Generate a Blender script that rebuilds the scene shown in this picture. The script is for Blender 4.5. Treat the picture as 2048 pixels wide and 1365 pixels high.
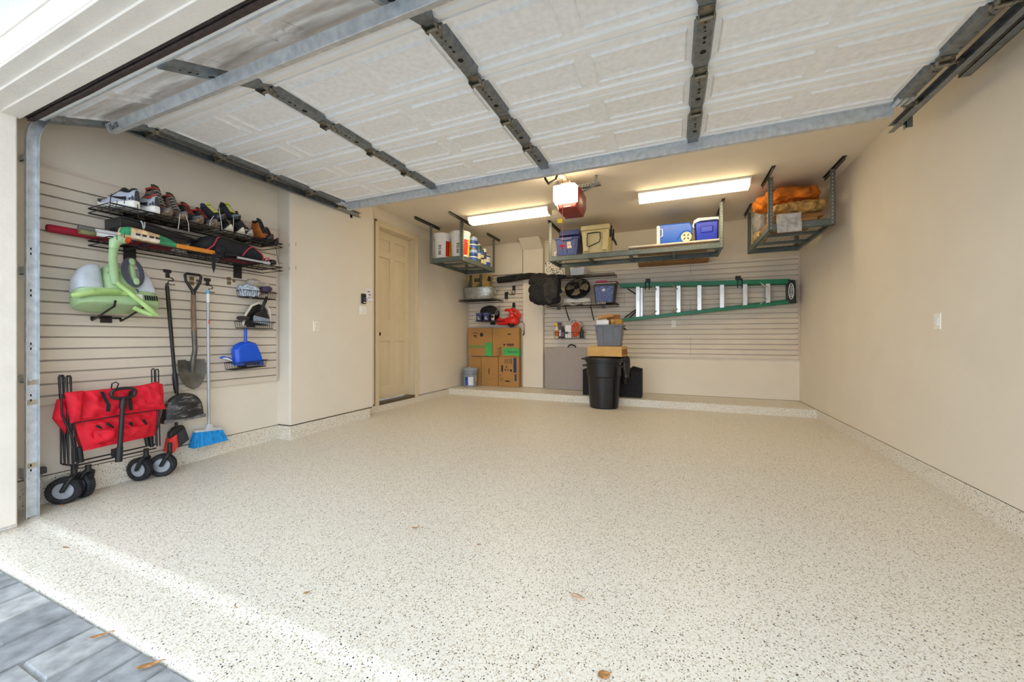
import bpy, math, random
from mathutils import Vector, Matrix, noise

for _o in list(bpy.data.objects):
    bpy.data.objects.remove(_o)
SC = bpy.context.scene
COL = SC.collection
R = math.radians
PI = math.pi

# ------------------------------------------------------------------ camera
FPX, HOR_U, HOR_V = 765.0, 1346.0, 677.0          # focal length and depth vanishing point, in 2048x1365 pixels
YAW = math.atan((HOR_U - 1024.0) / FPX)
EYE = 1.0
cam = bpy.data.cameras.new('camera')
cam.sensor_width = 36.0
cam.lens = FPX / 2048.0 * 36.0
cam.shift_y = -(682.5 - HOR_V) / 2048.0
cam.clip_start = 0.02
cam_o = bpy.data.objects.new('camera', cam)
cam_o.location = (0, 0, EYE)
cam_o.rotation_euler = (R(90), 0, YAW)
COL.objects.link(cam_o)
SC.camera = cam_o

# ------------------------------------------------------------------ world: bright overcast sky
world = bpy.data.worlds.new('overcast_sky')
SC.world = world
world.use_nodes = True
wn, wl = world.node_tree.nodes, world.node_tree.links
wn.clear()
w_out = wn.new('ShaderNodeOutputWorld')
w_bg = wn.new('ShaderNodeBackground')
w_tc = wn.new('ShaderNodeTexCoord')
w_sep = wn.new('ShaderNodeSeparateXYZ')
w_ramp = wn.new('ShaderNodeValToRGB')
w_ramp.color_ramp.elements[0].position = 0.0
w_ramp.color_ramp.elements[0].color = (0.80, 0.89, 1.0, 1)
w_ramp.color_ramp.elements[1].position = 0.8
w_ramp.color_ramp.elements[1].color = (0.70, 0.84, 1.0, 1)
wl.new(w_tc.outputs['Generated'], w_sep.inputs[0])
wl.new(w_sep.outputs['Z'], w_ramp.inputs[0])
wl.new(w_ramp.outputs[0], w_bg.inputs['Color'])
w_bg.inputs['Strength'].default_value = 1.95
wl.new(w_bg.outputs[0], w_out.inputs['Surface'])

# ------------------------------------------------------------------ view
SC.view_settings.view_transform = 'Standard'
SC.view_settings.look = 'None'
SC.view_settings.gamma = 1.0
SC.view_settings.use_curve_mapping = False
SC.view_settings.exposure = 1.0
SC.cycles.max_bounces = 10
SC.cycles.diffuse_bounces = 6
SHOP_LIGHT = 9.0        # radiance of the two shop light lenses
OPENER_LIGHT = 9.0

# ------------------------------------------------------------------ materials
def lin(c):
    c = c / 255.0
    return c / 12.92 if c <= 0.04045 else ((c + 0.055) / 1.055) ** 2.4
def rgb(r, g, b):
    return (lin(r), lin(g), lin(b), 1.0)

MATS = {}
def mat(name, col, rough=0.6, metal=0.0, var=0.06, scale=12.0, bump=0.0, bscale=60.0, spec=0.5, alpha=1.0, trans=0.0, stretch=None):
    """plain surface whose colour wanders a little with noise, optional bump"""
    if name in MATS:
        return MATS[name]
    m = bpy.data.materials.new(name)
    m.use_nodes = True
    nt = m.node_tree
    b = nt.nodes['Principled BSDF']
    tc = nt.nodes.new('ShaderNodeTexCoord')
    src = tc.outputs['Object']
    if stretch:
        mp = nt.nodes.new('ShaderNodeMapping')
        mp.inputs['Scale'].default_value = stretch
        nt.links.new(src, mp.inputs[0])
        src = mp.outputs[0]
    nz = nt.nodes.new('ShaderNodeTexNoise')
    nz.inputs['Scale'].default_value = scale
    nz.inputs['Detail'].default_value = 4
    nt.links.new(src, nz.inputs['Vector'])
    rp = nt.nodes.new('ShaderNodeValToRGB')
    lo = tuple(max(0, x * (1 - var * 2)) for x in col[:3]) + (1,)
    hi = tuple(min(1, x * (1 + var * 2)) for x in col[:3]) + (1,)
    rp.color_ramp.elements[0].position = 0.3
    rp.color_ramp.elements[0].color = lo
    rp.color_ramp.elements[1].position = 0.7
    rp.color_ramp.elements[1].color = hi
    nt.links.new(nz.outputs['Fac'], rp.inputs[0])
    nt.links.new(rp.outputs[0], b.inputs['Base Color'])
    b.inputs['Roughness'].default_value = rough
    b.inputs['Metallic'].default_value = metal
    b.inputs['Specular IOR Level'].default_value = spec
    if alpha < 1:
        b.inputs['Alpha'].default_value = alpha
    if trans > 0:
        b.inputs['Transmission Weight'].default_value = trans
    if bump > 0:
        n2 = nt.nodes.new('ShaderNodeTexNoise')
        n2.inputs['Scale'].default_value = bscale
        n2.inputs['Detail'].default_value = 3
        nt.links.new(src, n2.inputs['Vector'])
        bp = nt.nodes.new('ShaderNodeBump')
        bp.inputs['Strength'].default_value = bump
        bp.inputs['Distance'].default_value = 0.01
        nt.links.new(n2.outputs['Fac'], bp.inputs['Height'])
        nt.links.new(bp.outputs[0], b.inputs['Normal'])
    MATS[name] = m
    return m

def emit(name, col, strength):
    if name in MATS:
        return MATS[name]
    m = bpy.data.materials.new(name)
    m.use_nodes = True
    b = m.node_tree.nodes['Principled BSDF']
    b.inputs['Base Color'].default_value = (0.9, 0.9, 0.88, 1)
    b.inputs['Emission Color'].default_value = col
    b.inputs['Emission Strength'].default_value = strength
    MATS[name] = m
    return m

def flake_floor():
    """epoxy floor broadcast with vinyl flakes"""
    m = bpy.data.materials.new('flake_epoxy')
    m.use_nodes = True
    nt = m.node_tree
    L = nt.links.new
    b = nt.nodes['Principled BSDF']
    tc = nt.nodes.new('ShaderNodeTexCoord')
    def vor(scale):
        v = nt.nodes.new('ShaderNodeTexVoronoi')
        v.inputs['Scale'].default_value = scale
        v.inputs['Randomness'].default_value = 1.0
        L(tc.outputs['Object'], v.inputs['Vector'])
        s = nt.nodes.new('ShaderNodeSeparateColor')
        L(v.outputs['Color'], s.inputs[0])
        return v, s
    v1, s1 = vor(230)
    r1 = nt.nodes.new('ShaderNodeValToRGB')
    cr = r1.color_ramp
    cr.interpolation = 'CONSTANT'
    cr.elements[0].position = 0.0
    cr.elements[0].color = rgb(227, 220, 205)
    cr.elements[1].position = 0.30
    cr.elements[1].color = rgb(220, 211, 194)
    for p, c in ((0.50, rgb(231, 226, 213)), (0.70, rgb(208, 197, 178)), (0.78, rgb(223, 215, 200)), (0.92, rgb(186, 171, 146)), (0.97, rgb(164, 148, 124))):
        e = cr.elements.new(p)
        e.color = c
    L(s1.outputs[0], r1.inputs[0])
    # dark flakes
    col = r1.outputs[0]
    for sc_, thr, dist, dark in ((150, 0.915, 0.36, rgb(58, 58, 64)), (88, 0.925, 0.28, rgb(34, 37, 50)), (170, 0.90, 0.40, rgb(156, 140, 116))):
        v2, s2 = vor(sc_)
        gt = nt.nodes.new('ShaderNodeMath'); gt.operation = 'GREATER_THAN'; gt.inputs[1].default_value = thr
        L(s2.outputs[1], gt.inputs[0])
        lt = nt.nodes.new('ShaderNodeMath'); lt.operation = 'LESS_THAN'; lt.inputs[1].default_value = dist
        L(v2.outputs['Distance'], lt.inputs[0])
        mu = nt.nodes.new('ShaderNodeMath'); mu.operation = 'MULTIPLY'
        L(gt.outputs[0], mu.inputs[0]); L(lt.outputs[0], mu.inputs[1])
        mx = nt.nodes.new('ShaderNodeMix'); mx.data_type = 'RGBA'
        L(mu.outputs[0], mx.inputs['Factor']); L(col, mx.inputs['A'])
        mx.inputs['B'].default_value = dark
        col = mx.outputs['Result']
    L(col, b.inputs['Base Color'])
    b.inputs['Roughness'].default_value = 0.38
    b.inputs['Specular IOR Level'].default_value = 0.45
    n2 = nt.nodes.new('ShaderNodeTexNoise'); n2.inputs['Scale'].default_value = 90
    L(tc.outputs['Object'], n2.inputs['Vector'])
    bp = nt.nodes.new('ShaderNodeBump'); bp.inputs['Strength'].default_value = 0.25; bp.inputs['Distance'].default_value = 0.004
    L(n2.outputs['Fac'], bp.inputs['Height']); L(bp.outputs[0], b.inputs['Normal'])
    return m

def paver_mat():
    m = bpy.data.materials.new('paver_stone')
    m.use_nodes = True
    nt = m.node_tree
    L = nt.links.new
    b = nt.nodes['Principled BSDF']
    g = nt.nodes.new('ShaderNodeNewGeometry')
    r = nt.nodes.new('ShaderNodeValToRGB')
    r.color_ramp.elements[0].color = rgb(134, 136, 138)
    r.color_ramp.elements[1].color = rgb(176, 176, 174)
    L(g.outputs['Random Per Island'], r.inputs[0])
    tc = nt.nodes.new('ShaderNodeTexCoord')
    n = nt.nodes.new('ShaderNodeTexNoise'); n.inputs['Scale'].default_value = 18; n.inputs['Detail'].default_value = 8
    L(tc.outputs['Object'], n.inputs['Vector'])
    mx = nt.nodes.new('ShaderNodeMix'); mx.data_type = 'RGBA'; mx.blend_type = 'OVERLAY'
    mx.inputs['Factor'].default_value = 0.75
    L(r.outputs[0], mx.inputs['A']); L(n.outputs['Fac'], mx.inputs['B'])
    L(mx.outputs['Result'], b.inputs['Base Color'])
    b.inputs['Roughness'].default_value = 0.9
    bp = nt.nodes.new('ShaderNodeBump'); bp.inputs['Strength'].default_value = 0.5; bp.inputs['Distance'].default_value = 0.006
    L(n.outputs['Fac'], bp.inputs['Height']); L(bp.outputs[0], b.inputs['Normal'])
    return m

FLAKE = flake_floor()
PAVER = paver_mat()
WALL = mat('painted_drywall', rgb(226, 216, 199), 0.75, var=0.012, scale=3, bump=0.12, bscale=160)
CEIL = mat('ceiling_drywall', rgb(228, 217, 199), 0.8, var=0.012, scale=3, bump=0.2, bscale=110)
TRIMW = mat('cream_trim_paint', rgb(214, 198, 166), 0.45, var=0.01)
EXTW = mat('exterior_white_trim', rgb(234, 226, 214), 0.7, var=0.02, scale=6, bump=0.2, bscale=40)
STUCCO = mat('white_stucco', rgb(235, 235, 234), 0.9, var=0.03, scale=80, bump=0.6, bscale=120)
SLAT = mat('taupe_slat_plastic', rgb(216, 203, 185), 0.5, var=0.02, scale=4)
SLATB = mat('taupe_slat_plastic_back', rgb(208, 190, 175), 0.5, var=0.02, scale=4)
GALV = mat('galvanized_steel', rgb(206, 211, 215), 0.40, 0.55, var=0.08, scale=25)
GALVD = mat('weathered_galvanized_steel', rgb(128, 134, 138), 0.45, 0.7, var=0.12, scale=30)
ZINC = mat('zinc_hardware', rgb(142, 136, 122), 0.35, 0.8, var=0.1)
DOORW = mat('white_door_steel', rgb(245, 245, 245), 0.5, var=0.03, scale=30, bump=0.05)
DOORRAIL = mat('white_door_rail', rgb(249, 249, 248), 0.5, var=0.02)
HOLE = mat('hole_black', rgb(18, 18, 18), 0.9)
RUBBER = mat('brown_weather_seal_rubber', rgb(62, 48, 46), 0.65, var=0.25, scale=40)
BLACK = mat('black_plastic', rgb(26, 26, 28), 0.42, var=0.1)
BLACKM = mat('black_coated_wire', rgb(30, 27, 27), 0.45, 0.3)
BLACKF = mat('black_fabric', rgb(26, 25, 28), 0.85, var=0.25, scale=30, bump=0.5, bscale=35)
DKGREY = mat('dark_grey_plastic', rgb(70, 72, 76), 0.5)
RACKS = mat('grey_green_powder_coated_steel', rgb(104, 114, 112), 0.45, 0.3, var=0.08)
WHITEP = mat('white_plastic', rgb(236, 236, 234), 0.4, var=0.02)
IVORY = mat('ivory_wall_plate_plastic', rgb(240, 234, 218), 0.35, var=0.01)
CARD = mat('kraft_cardboard', rgb(176, 130, 74), 0.85, var=0.06, scale=20, stretch=(1, 1, 6))
CARDD = mat('kraft_cardboard_edge', rgb(140, 98, 52), 0.9, var=0.08)
INK = mat('printing_ink', rgb(52, 42, 48), 0.8)
GREENT = mat('green_tape', rgb(72, 172, 88), 0.5)
BLUE = mat('blue_plastic', rgb(16, 84, 208), 0.35, var=0.04)
BLUEC = mat('cooler_blue_plastic', rgb(22, 96, 206), 0.35, var=0.03)
BLUED = mat('deep_blue_plastic', rgb(20, 52, 190), 0.35, var=0.03)
NAVY = mat('dusty_blue_tote_plastic', rgb(74, 84, 138), 0.45, var=0.04)
TANC = mat('tan_rotomolded_plastic', rgb(200, 186, 142), 0.55, var=0.03)
RED = mat('red_canvas', rgb(214, 14, 40), 0.75, var=0.10, scale=14, bump=0.5, bscale=22)
REDP = mat('red_plastic', rgb(222, 34, 24), 0.35)
LGREEN = mat('pale_green_plastic', rgb(160, 188, 138), 0.4, var=0.03)
HOSEG = mat('yellow_green_hose', rgb(166, 194, 118), 0.45)
CLEARP = mat('frosted_clear_tank', rgb(206, 212, 220), 0.25, var=0.08, scale=9, alpha=0.82)
BRISTLEB = mat('blue_bristles', rgb(22, 136, 206), 0.8, var=0.2, scale=90, stretch=(1, 1, 0.1))
BRISTLER = mat('red_bristles', rgb(226, 62, 56), 0.8, var=0.2, scale=90, stretch=(1, 1, 0.1))
BRISTLEK = mat('dark_bristles', rgb(48, 48, 52), 0.8, var=0.3, scale=90, stretch=(1, 1, 0.1))
WOOD = mat('worn_wood', rgb(128, 104, 82), 0.7, var=0.2, scale=30, stretch=(6, 6, 0.5))
BOARD = mat('brown_board', rgb(150, 106, 58), 0.7, var=0.15, scale=10, stretch=(0.5, 6, 6))
SHOVEL = mat('dull_shovel_steel', rgb(104, 101, 94), 0.45, 0.6, var=0.15)
GREYM = mat('grey_tube', rgb(182, 184, 186), 0.35, 0.3, var=0.03)
FGREEN = mat('green_fiberglass', rgb(14, 116, 82), 0.4, var=0.05)
ALU = mat('aluminium', rgb(206, 206, 204), 0.32, 0.85, var=0.05)
GREYTUB = mat('grey_tote_plastic', rgb(104, 108, 116), 0.45, var=0.04)
TABLEG = mat('grey_molded_table_plastic', rgb(158, 148, 142), 0.6, var=0.04, scale=90)
ORANGEC = mat('orange_cord', rgb(232, 74, 24), 0.5)
LEAF = mat('dry_brown_leaf', rgb(176, 128, 78), 0.8, var=0.25, scale=60)
LEAFP = mat('pale_dry_leaf', rgb(206, 176, 152), 0.8, var=0.15, scale=60)
GALVT = mat('galvanized_tub_metal', rgb(176, 178, 172), 0.38, 0.6, var=0.14, scale=26)
KHAKI = mat('khaki_canvas', rgb(176, 146, 88), 0.8, var=0.08, bump=0.4)
OLIVE = mat('olive_webbing', rgb(92, 90, 68), 0.8)
PAPER = mat('white_paper', rgb(232, 230, 236), 0.8, var=0.03)
SIGNRED = mat('red_label', rgb(200, 36, 26), 0.5)
SIGNYEL = mat('yellow_label', rgb(246, 206, 12), 0.5)
LBLUE = mat('paint_label_blue', rgb(44, 86, 172), 0.4, var=0.3, scale=16)
LGRN = mat('dark_green_label', rgb(48, 92, 56), 0.5)
CREAM = mat('cream_label', rgb(222, 212, 176), 0.6)
ORANGEF = mat('orange_fabric', rgb(206, 116, 30), 0.85, var=0.22, scale=10, bump=0.6, bscale=14)
TANF = mat('tan_mesh_fabric', rgb(188, 146, 84), 0.9, var=0.25, scale=18, bump=0.6, bscale=20)
BAGC = mat('crinkled_clear_plastic', rgb(222, 220, 216), 0.18, var=0.12, scale=20, bump=0.9, bscale=50, alpha=0.5)
OPRED = mat('maroon_opener_plastic', rgb(128, 40, 34), 0.35)

def grimy_door():
    m = DOORW.copy()
    m.name = 'grimy_door_steel'
    nt = m.node_tree
    b = nt.nodes['Principled BSDF']
    L = nt.links.new
    src = b.inputs['Base Color'].links[0].from_socket
    tc = nt.nodes.new('ShaderNodeTexCoord')
    sep = nt.nodes.new('ShaderNodeSeparateXYZ'); L(tc.outputs['Object'], sep.inputs[0])
    mr = nt.nodes.new('ShaderNodeMapRange'); L(sep.outputs['Y'], mr.inputs[0])
    mr.inputs[1].default_value = -1.16; mr.inputs[2].default_value = -0.99
    mr2 = nt.nodes.new('ShaderNodeMapRange'); L(sep.outputs['Y'], mr2.inputs[0])
    mr2.inputs[1].default_value = -0.90; mr2.inputs[2].default_value = -0.985
    mu = nt.nodes.new('ShaderNodeMath'); mu.operation = 'MULTIPLY'
    L(mr.outputs[0], mu.inputs[0]); L(mr2.outputs[0], mu.inputs[1])
    mp = nt.nodes.new('ShaderNodeMapping'); mp.inputs['Scale'].default_value = (1.2, 7, 7)
    L(tc.outputs['Object'], mp.inputs[0])
    n = nt.nodes.new('ShaderNodeTexNoise'); n.inputs['Scale'].default_value = 2.2; n.inputs['Detail'].default_value = 9
    L(mp.outputs[0], n.inputs['Vector'])
    r = nt.nodes.new('ShaderNodeValToRGB')
    r.color_ramp.elements[0].position = 0.34; r.color_ramp.elements[0].color = (0, 0, 0, 1)
    r.color_ramp.elements[1].position = 0.72; r.color_ramp.elements[1].color = (1, 1, 1, 1)
    L(n.outputs['Fac'], r.inputs[0])
    m2 = nt.nodes.new('ShaderNodeMath'); m2.operation = 'MULTIPLY'
    L(mu.outputs[0], m2.inputs[0]); L(r.outputs[0], m2.inputs[1])
    m3 = nt.nodes.new('ShaderNodeMath'); m3.operation = 'MULTIPLY_ADD'
    L(m2.outputs[0], m3.inputs[0]); m3.inputs[1].default_value = 0.9; m3.inputs[2].default_value = 0.10
    mx = nt.nodes.new('ShaderNodeMix'); mx.data_type = 'RGBA'
    L(m3.outputs[0], mx.inputs['Factor']); L(src, mx.inputs['A']); mx.inputs['B'].default_value = rgb(112, 88, 58)
    L(mx.outputs['Result'], b.inputs['Base Color'])
    return m
GRIMY = grimy_door()

def scuffed():
    m = bpy.data.materials.new('paint_scuffed_black_plastic')
    m.use_nodes = True
    nt = m.node_tree
    L = nt.links.new
    b = nt.nodes['Principled BSDF']
    tc = nt.nodes.new('ShaderNodeTexCoord')
    mp = nt.nodes.new('ShaderNodeMapping'); mp.inputs['Scale'].default_value = (8, 8, 22); mp.inputs['Rotation'].default_value = (0.5, 0, 0)
    L(tc.outputs['Object'], mp.inputs[0])
    n = nt.nodes.new('ShaderNodeTexNoise'); n.inputs['Scale'].default_value = 1.6; n.inputs['Detail'].default_value = 12; n.inputs['Roughness'].default_value = 0.75
    L(mp.outputs[0], n.inputs['Vector'])
    r = nt.nodes.new('ShaderNodeValToRGB')
    r.color_ramp.elements[0].position = 0.52; r.color_ramp.elements[0].color = rgb(34, 34, 36)
    r.color_ramp.elements[1].position = 0.70; r.color_ramp.elements[1].color = rgb(168, 166, 162)
    L(n.outputs['Fac'], r.inputs[0]); L(r.outputs[0], b.inputs['Base Color'])
    b.inputs['Roughness'].default_value = 0.4
    return m
SCUF = scuffed()

# ------------------------------------------------------------------ mesh helpers
CY, SY = math.cos(YAW), math.sin(YAW)
def W(u, v, x=None, y=None, z=None):
    """the point of a wall (x= or y=) or level (z=) seen at a photo pixel: used to read positions off the photo"""
    a = (u - 1024.0) / FPX
    b = -(v - HOR_V) / FPX
    dx, dy = a * CY - SY, a * SY + CY
    t = x / dx if x is not None else (y / dy if y is not None else (z - EYE) / b)
    return Vector((t * dx, t * dy, EYE + t * b))

def floor_z(y):
    return -0.075 * max(0.0, 4.0 - y) / 3.05

OFF = Vector((0, 0, 0))      # slides everything built while it is set

class MB:
    def __init__(self):
        self.v, self.f, self.m = [], [], []
    def add(self, vs, fs, m=0, mx=None):
        o = len(self.v)
        for p in vs:
            p = Vector(p)
            self.v.append(mx @ p if mx is not None else p)
        for f in fs:
            self.f.append([i + o for i in f])
            self.m.append(m)
        return self
    def box(self, x0, y0, z0, x1, y1, z1, m=0, mx=None):
        vs = [(x, y, z) for z in (z0, z1) for y in (y0, y1) for x in (x0, x1)]
        return self.add(vs, [(0, 2, 3, 1), (4, 5, 7, 6), (0, 1, 5, 4), (2, 6, 7, 3), (0, 4, 6, 2), (1, 3, 7, 5)], m, mx)
    def frustum(self, b, t, m=0, mx=None):
        """b, t = (x0, y0, x1, y1, z)"""
        vs = [(b[0], b[1], b[4]), (b[2], b[1], b[4]), (b[2], b[3], b[4]), (b[0], b[3], b[4]),
              (t[0], t[1], t[4]), (t[2], t[1], t[4]), (t[2], t[3], t[4]), (t[0], t[3], t[4])]
        return self.add(vs, [(0, 3, 2, 1), (4, 5, 6, 7), (0, 1, 5, 4), (1, 2, 6, 5), (2, 3, 7, 6), (3, 0, 4, 7)], m, mx)
    def tube(self, pts, r, n=8, closed=False, m=0, mx=None, cap=True):
        pts = [Vector(p) for p in pts]
        k = len(pts)
        rs = r if isinstance(r, (list, tuple)) else [r] * k
        vs, fs = [], []
        up = None
        for i, p in enumerate(pts):
            if closed:
                d = pts[(i + 1) % k] - pts[i - 1]
            else:
                d = pts[min(i + 1, k - 1)] - pts[max(i - 1, 0)]
            if d.length < 1e-9:
                d = Vector((0, 0, 1))
            d.normalize()
            if up is None:
                up = Vector((0, 0, 1)) if abs(d.z) < 0.9 else Vector((1, 0, 0))
            a = d.cross(up)
            if a.length < 1e-6:
                a = d.cross(Vector((0, 1, 0.3)))
            a.normalize()
            b = a.cross(d)
            up = b
            for j in range(n):
                t = 2 * PI * j / n
                vs.append(p + a * (math.cos(t) * rs[i]) + b * (math.sin(t) * rs[i]))
        for i in range(k if closed else k - 1):
            for j in range(n):
                i2 = (i + 1) % k
                fs.append((i * n + j, i * n + (j + 1) % n, i2 * n + (j + 1) % n, i2 * n + j))
        if cap and not closed:
            fs.append(tuple(reversed(range(n))))
            fs.append(tuple(range((k - 1) * n, k * n)))
        return self.add(vs, fs, m, mx)
    def cyl(self, p0, p1, r0, r1=None, n=16, m=0, mx=None):
        return self.tube([p0, p1], [r0, r0 if r1 is None else r1], n, m=m, mx=mx)
    def lathe(self, prof, n=24, m=0, mx=None, ex=1.0, ey=1.0):
        """prof = [(r, z)...] about the z axis"""
        vs, fs = [], []
        for r, z in prof:
            for j in range(n):
                t = 2 * PI * j / n
                vs.append((r * math.cos(t) * ex, r * math.sin(t) * ey, z))
        for i in range(len(prof) - 1):
            for j in range(n):
                fs.append((i * n + j, i * n + (j + 1) % n, (i + 1) * n + (j + 1) % n, (i + 1) * n + j))
        if prof[0][0] > 1e-6:
            fs.append(tuple(reversed(range(n))))
        if prof[-1][0] > 1e-6:
            fs.append(tuple(range((len(prof) - 1) * n, len(prof) * n)))
        return self.add(vs, fs, m, mx)
    def prism(self, poly, fn, d0, d1, m=0):
        """poly of (a, b) swept from d0 to d1; fn(a, b, d) -> point"""
        n = len(poly)
        vs = [fn(a, b, d0) for a, b in poly] + [fn(a, b, d1) for a, b in poly]
        fs = [tuple(reversed(range(n))), tuple(range(n, 2 * n))]
        fs += [(i, (i + 1) % n, n + (i + 1) % n, n + i) for i in range(n)]
        return self.add(vs, fs, m)
    def loft(self, rings, m=0, cap=True, closed=True, mx=None):
        n = len(rings[0])
        vs = [p for r in rings for p in r]
        fs = []
        for i in range(len(rings) - 1):
            for j in range(n if closed else n - 1):
                fs.append((i * n + j, i * n + (j + 1) % n, (i + 1) * n + (j + 1) % n, (i + 1) * n + j))
        if cap and closed:
            fs.append(tuple(reversed(range(n))))
            fs.append(tuple(range((len(rings) - 1) * n, len(rings) * n)))
        return self.add(vs, fs, m, mx)
    def blob(self, c, size, e=0.7, amp=0.1, freq=6.0, seed=0, nu=40, nv=24, m=0, mx=None, fold=0.0, flat=None):
        """soft rounded-box lump with wrinkles; flat = lowest z kept"""
        c = Vector(c)
        vs, fs = [], []
        sg = lambda x, p: math.copysign(abs(x) ** p, x)
        for i in range(nv + 1):
            la = -PI / 2 + PI * i / nv
            for j in range(nu):
                lo = 2 * PI * j / nu
                d = Vector((sg(math.cos(la), e) * sg(math.cos(lo), e), sg(math.cos(la), e) * sg(math.sin(lo), e), sg(math.sin(la), e)))
                p = Vector((d.x * size[0] / 2, d.y * size[1] / 2, d.z * size[2] / 2))
                q = p * freq + Vector((seed * 7.3, seed * 3.1, seed * 1.7))
                k = 1 + amp * (noise.noise(q) + 0.5 * noise.noise(q * 2.3))
                if fold:
                    k += fold * (0.5 - abs(noise.noise(q * 1.6 + Vector((9, 4, 2))))) * 0.6
                p = c + p * k
                if flat is not None and p.z < flat:
                    p.z = flat
                vs.append(p)
        for i in range(nv):
            for j in range(nu):
                fs.append((i * nu + j, i * nu + (j + 1) % nu, (i + 1) * nu + (j + 1) % nu, (i + 1) * nu + j))
        return self.add(vs, fs, m, mx)
    def text(self, s, size, mx, m=0, depth=0.0006, cx=0.0):
        cu = bpy.data.curves.new('t', 'FONT')
        cu.body = s
        cu.size = size
        cu.extrude = depth
        cu.align_x = 'CENTER'
        cu.align_y = 'CENTER'
        cu.resolution_u = 3
        o = bpy.data.objects.new('t', cu)
        COL.objects.link(o)
        me = bpy.data.meshes.new_from_object(o.evaluated_get(bpy.context.evaluated_depsgraph_get()))
        self.add([v.co.copy() for v in me.vertices], [tuple(p.vertices) for p in me.polygons], m, mx)
        bpy.data.objects.remove(o)
        bpy.data.meshes.remove(me)
        bpy.data.curves.remove(cu)
        return self
    def to(self, name, mats, parent=None, bevel=0.0, angle=38, seg=2, label=None, sub=0):
        if not isinstance(mats, (list, tuple)):
            mats = [mats]
        if parent is not None:
            mx = MW[parent.name]
            inv = mx.inverted()
        else:
            xs = [p.x for p in self.v]; ys = [p.y for p in self.v]; zs = [p.z for p in self.v]
            mx = Matrix.Translation(Vector(((min(xs) + max(xs)) / 2, (min(ys) + max(ys)) / 2, min(zs))) + OFF)
            inv = mx.inverted()
        me = bpy.data.meshes.new(name)
        me.from_pydata([inv @ (p + OFF) for p in self.v], [], self.f)
        for q in mats:
            me.materials.append(q)
        me.polygons.foreach_set('material_index', self.m)
        me.polygons.foreach_set('use_smooth', [True] * len(self.f))
        me.update()
        me.set_sharp_from_angle(angle=R(angle))
        o = bpy.data.objects.new(name, me)
        COL.objects.link(o)
        if parent is not None:
            o.parent = parent
        else:
            o.location = mx.to_translation()
        MW[o.name] = mx
        if bevel > 0:
            b = o.modifiers.new('bevel', 'BEVEL')
            b.width = bevel
            b.segments = seg
            b.limit_method = 'ANGLE'
            b.angle_limit = R(40)
        if sub:
            s = o.modifiers.new('subdivision', 'SUBSURF')
            s.levels = s.render_levels = sub
        if label:
            o['label'] = label
        return o

MW = {}
def tag(o, label, cat, group=None):
    o['label'] = label
    o['category'] = cat
    if group:
        o['group'] = group
    return o
def thing(name, label, cat, loc=(0, 0, 0), rz=0.0, group=None):
    o = bpy.data.objects.new(name, None)
    o.empty_display_size = 0.05
    COL.objects.link(o)
    loc = Vector(loc) + OFF
    o.location = loc
    o.rotation_euler = (0, 0, rz)
    MW[o.name] = Matrix.Translation(loc) @ Matrix.Rotation(rz, 4, 'Z')
    return tag(o, label, cat, group)
def struct(o):
    o['kind'] = 'structure'
    return o
def dup(root, loc, rot, label):
    def cp(o, par):
        c = o.copy()
        COL.objects.link(c)
        c.parent = par
        for ch in list(o.children):
            cp(ch, c)
        return c
    r = cp(root, None)
    r.location = loc
    r.rotation_euler = rot
    r['label'] = label
    return r
def rmx(loc, rx=0, ry=0, rz=0):
    return Matrix.Translation(loc) @ Matrix.Rotation(rz, 4, 'Z') @ Matrix.Rotation(ry, 4, 'Y') @ Matrix.Rotation(rx, 4, 'X')
def arc(c, r, a0, a1, n, fn):
    return [fn(c[0] + r * math.cos(R(a0 + (a1 - a0) * i / n)), c[1] + r * math.sin(R(a0 + (a1 - a0) * i / n))) for i in range(n + 1)]
# text laid on a surface: columns are reading direction, up, outward
def face(loc, right, up):
    r = Vector(right).normalized(); u = Vector(up).normalized(); n = r.cross(u)
    m = Matrix((r, u, n)).transposed().to_4x4()
    m.translation = Vector(loc)
    return m

# ------------------------------------------------------------------ the room
XL, XP, XD, XR, YB, ZC = -3.75, -3.565, -3.69, 1.655, 6.59, 2.77
YF0, YF1 = 0.74, 0.93            # outer and inner face of the front wall
ZH = 2.30                        # underside of the header
ZCURB = 0.106

fl = MB()
ys = [1.015, 1.4, 1.9, 2.4, 2.9, 3.4, 4.0, 5.9]
fl.loft([[Vector((-3.9, y, floor_z(y))), Vector((1.8, y, floor_z(y)))] for y in ys], cap=False, closed=False)
n0 = len(fl.v)
prof = [(1.015, floor_z(1.015)), (1.0, -0.0752), (0.985, -0.0795), (0.968, -0.0845), (0.952, -0.0875), (0.935, -0.0890), (0.80, -0.096), (0.770, -0.0975), (0.758, -0.0995), (0.7525, -0.104), (0.7505, -0.110), (0.749, -0.2)]
fl.loft([[Vector((-5.0, y, z)), Vector((3.2, y, z))] for y, z in reversed(prof)], cap=False, closed=False)
struct(fl.to('floor', FLAKE, angle=60))
struct(MB().box(-3.9, 5.87, -0.1, 1.8, 6.72, ZCURB).to('floor_platform', FLAKE, bevel=0.008))

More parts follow.
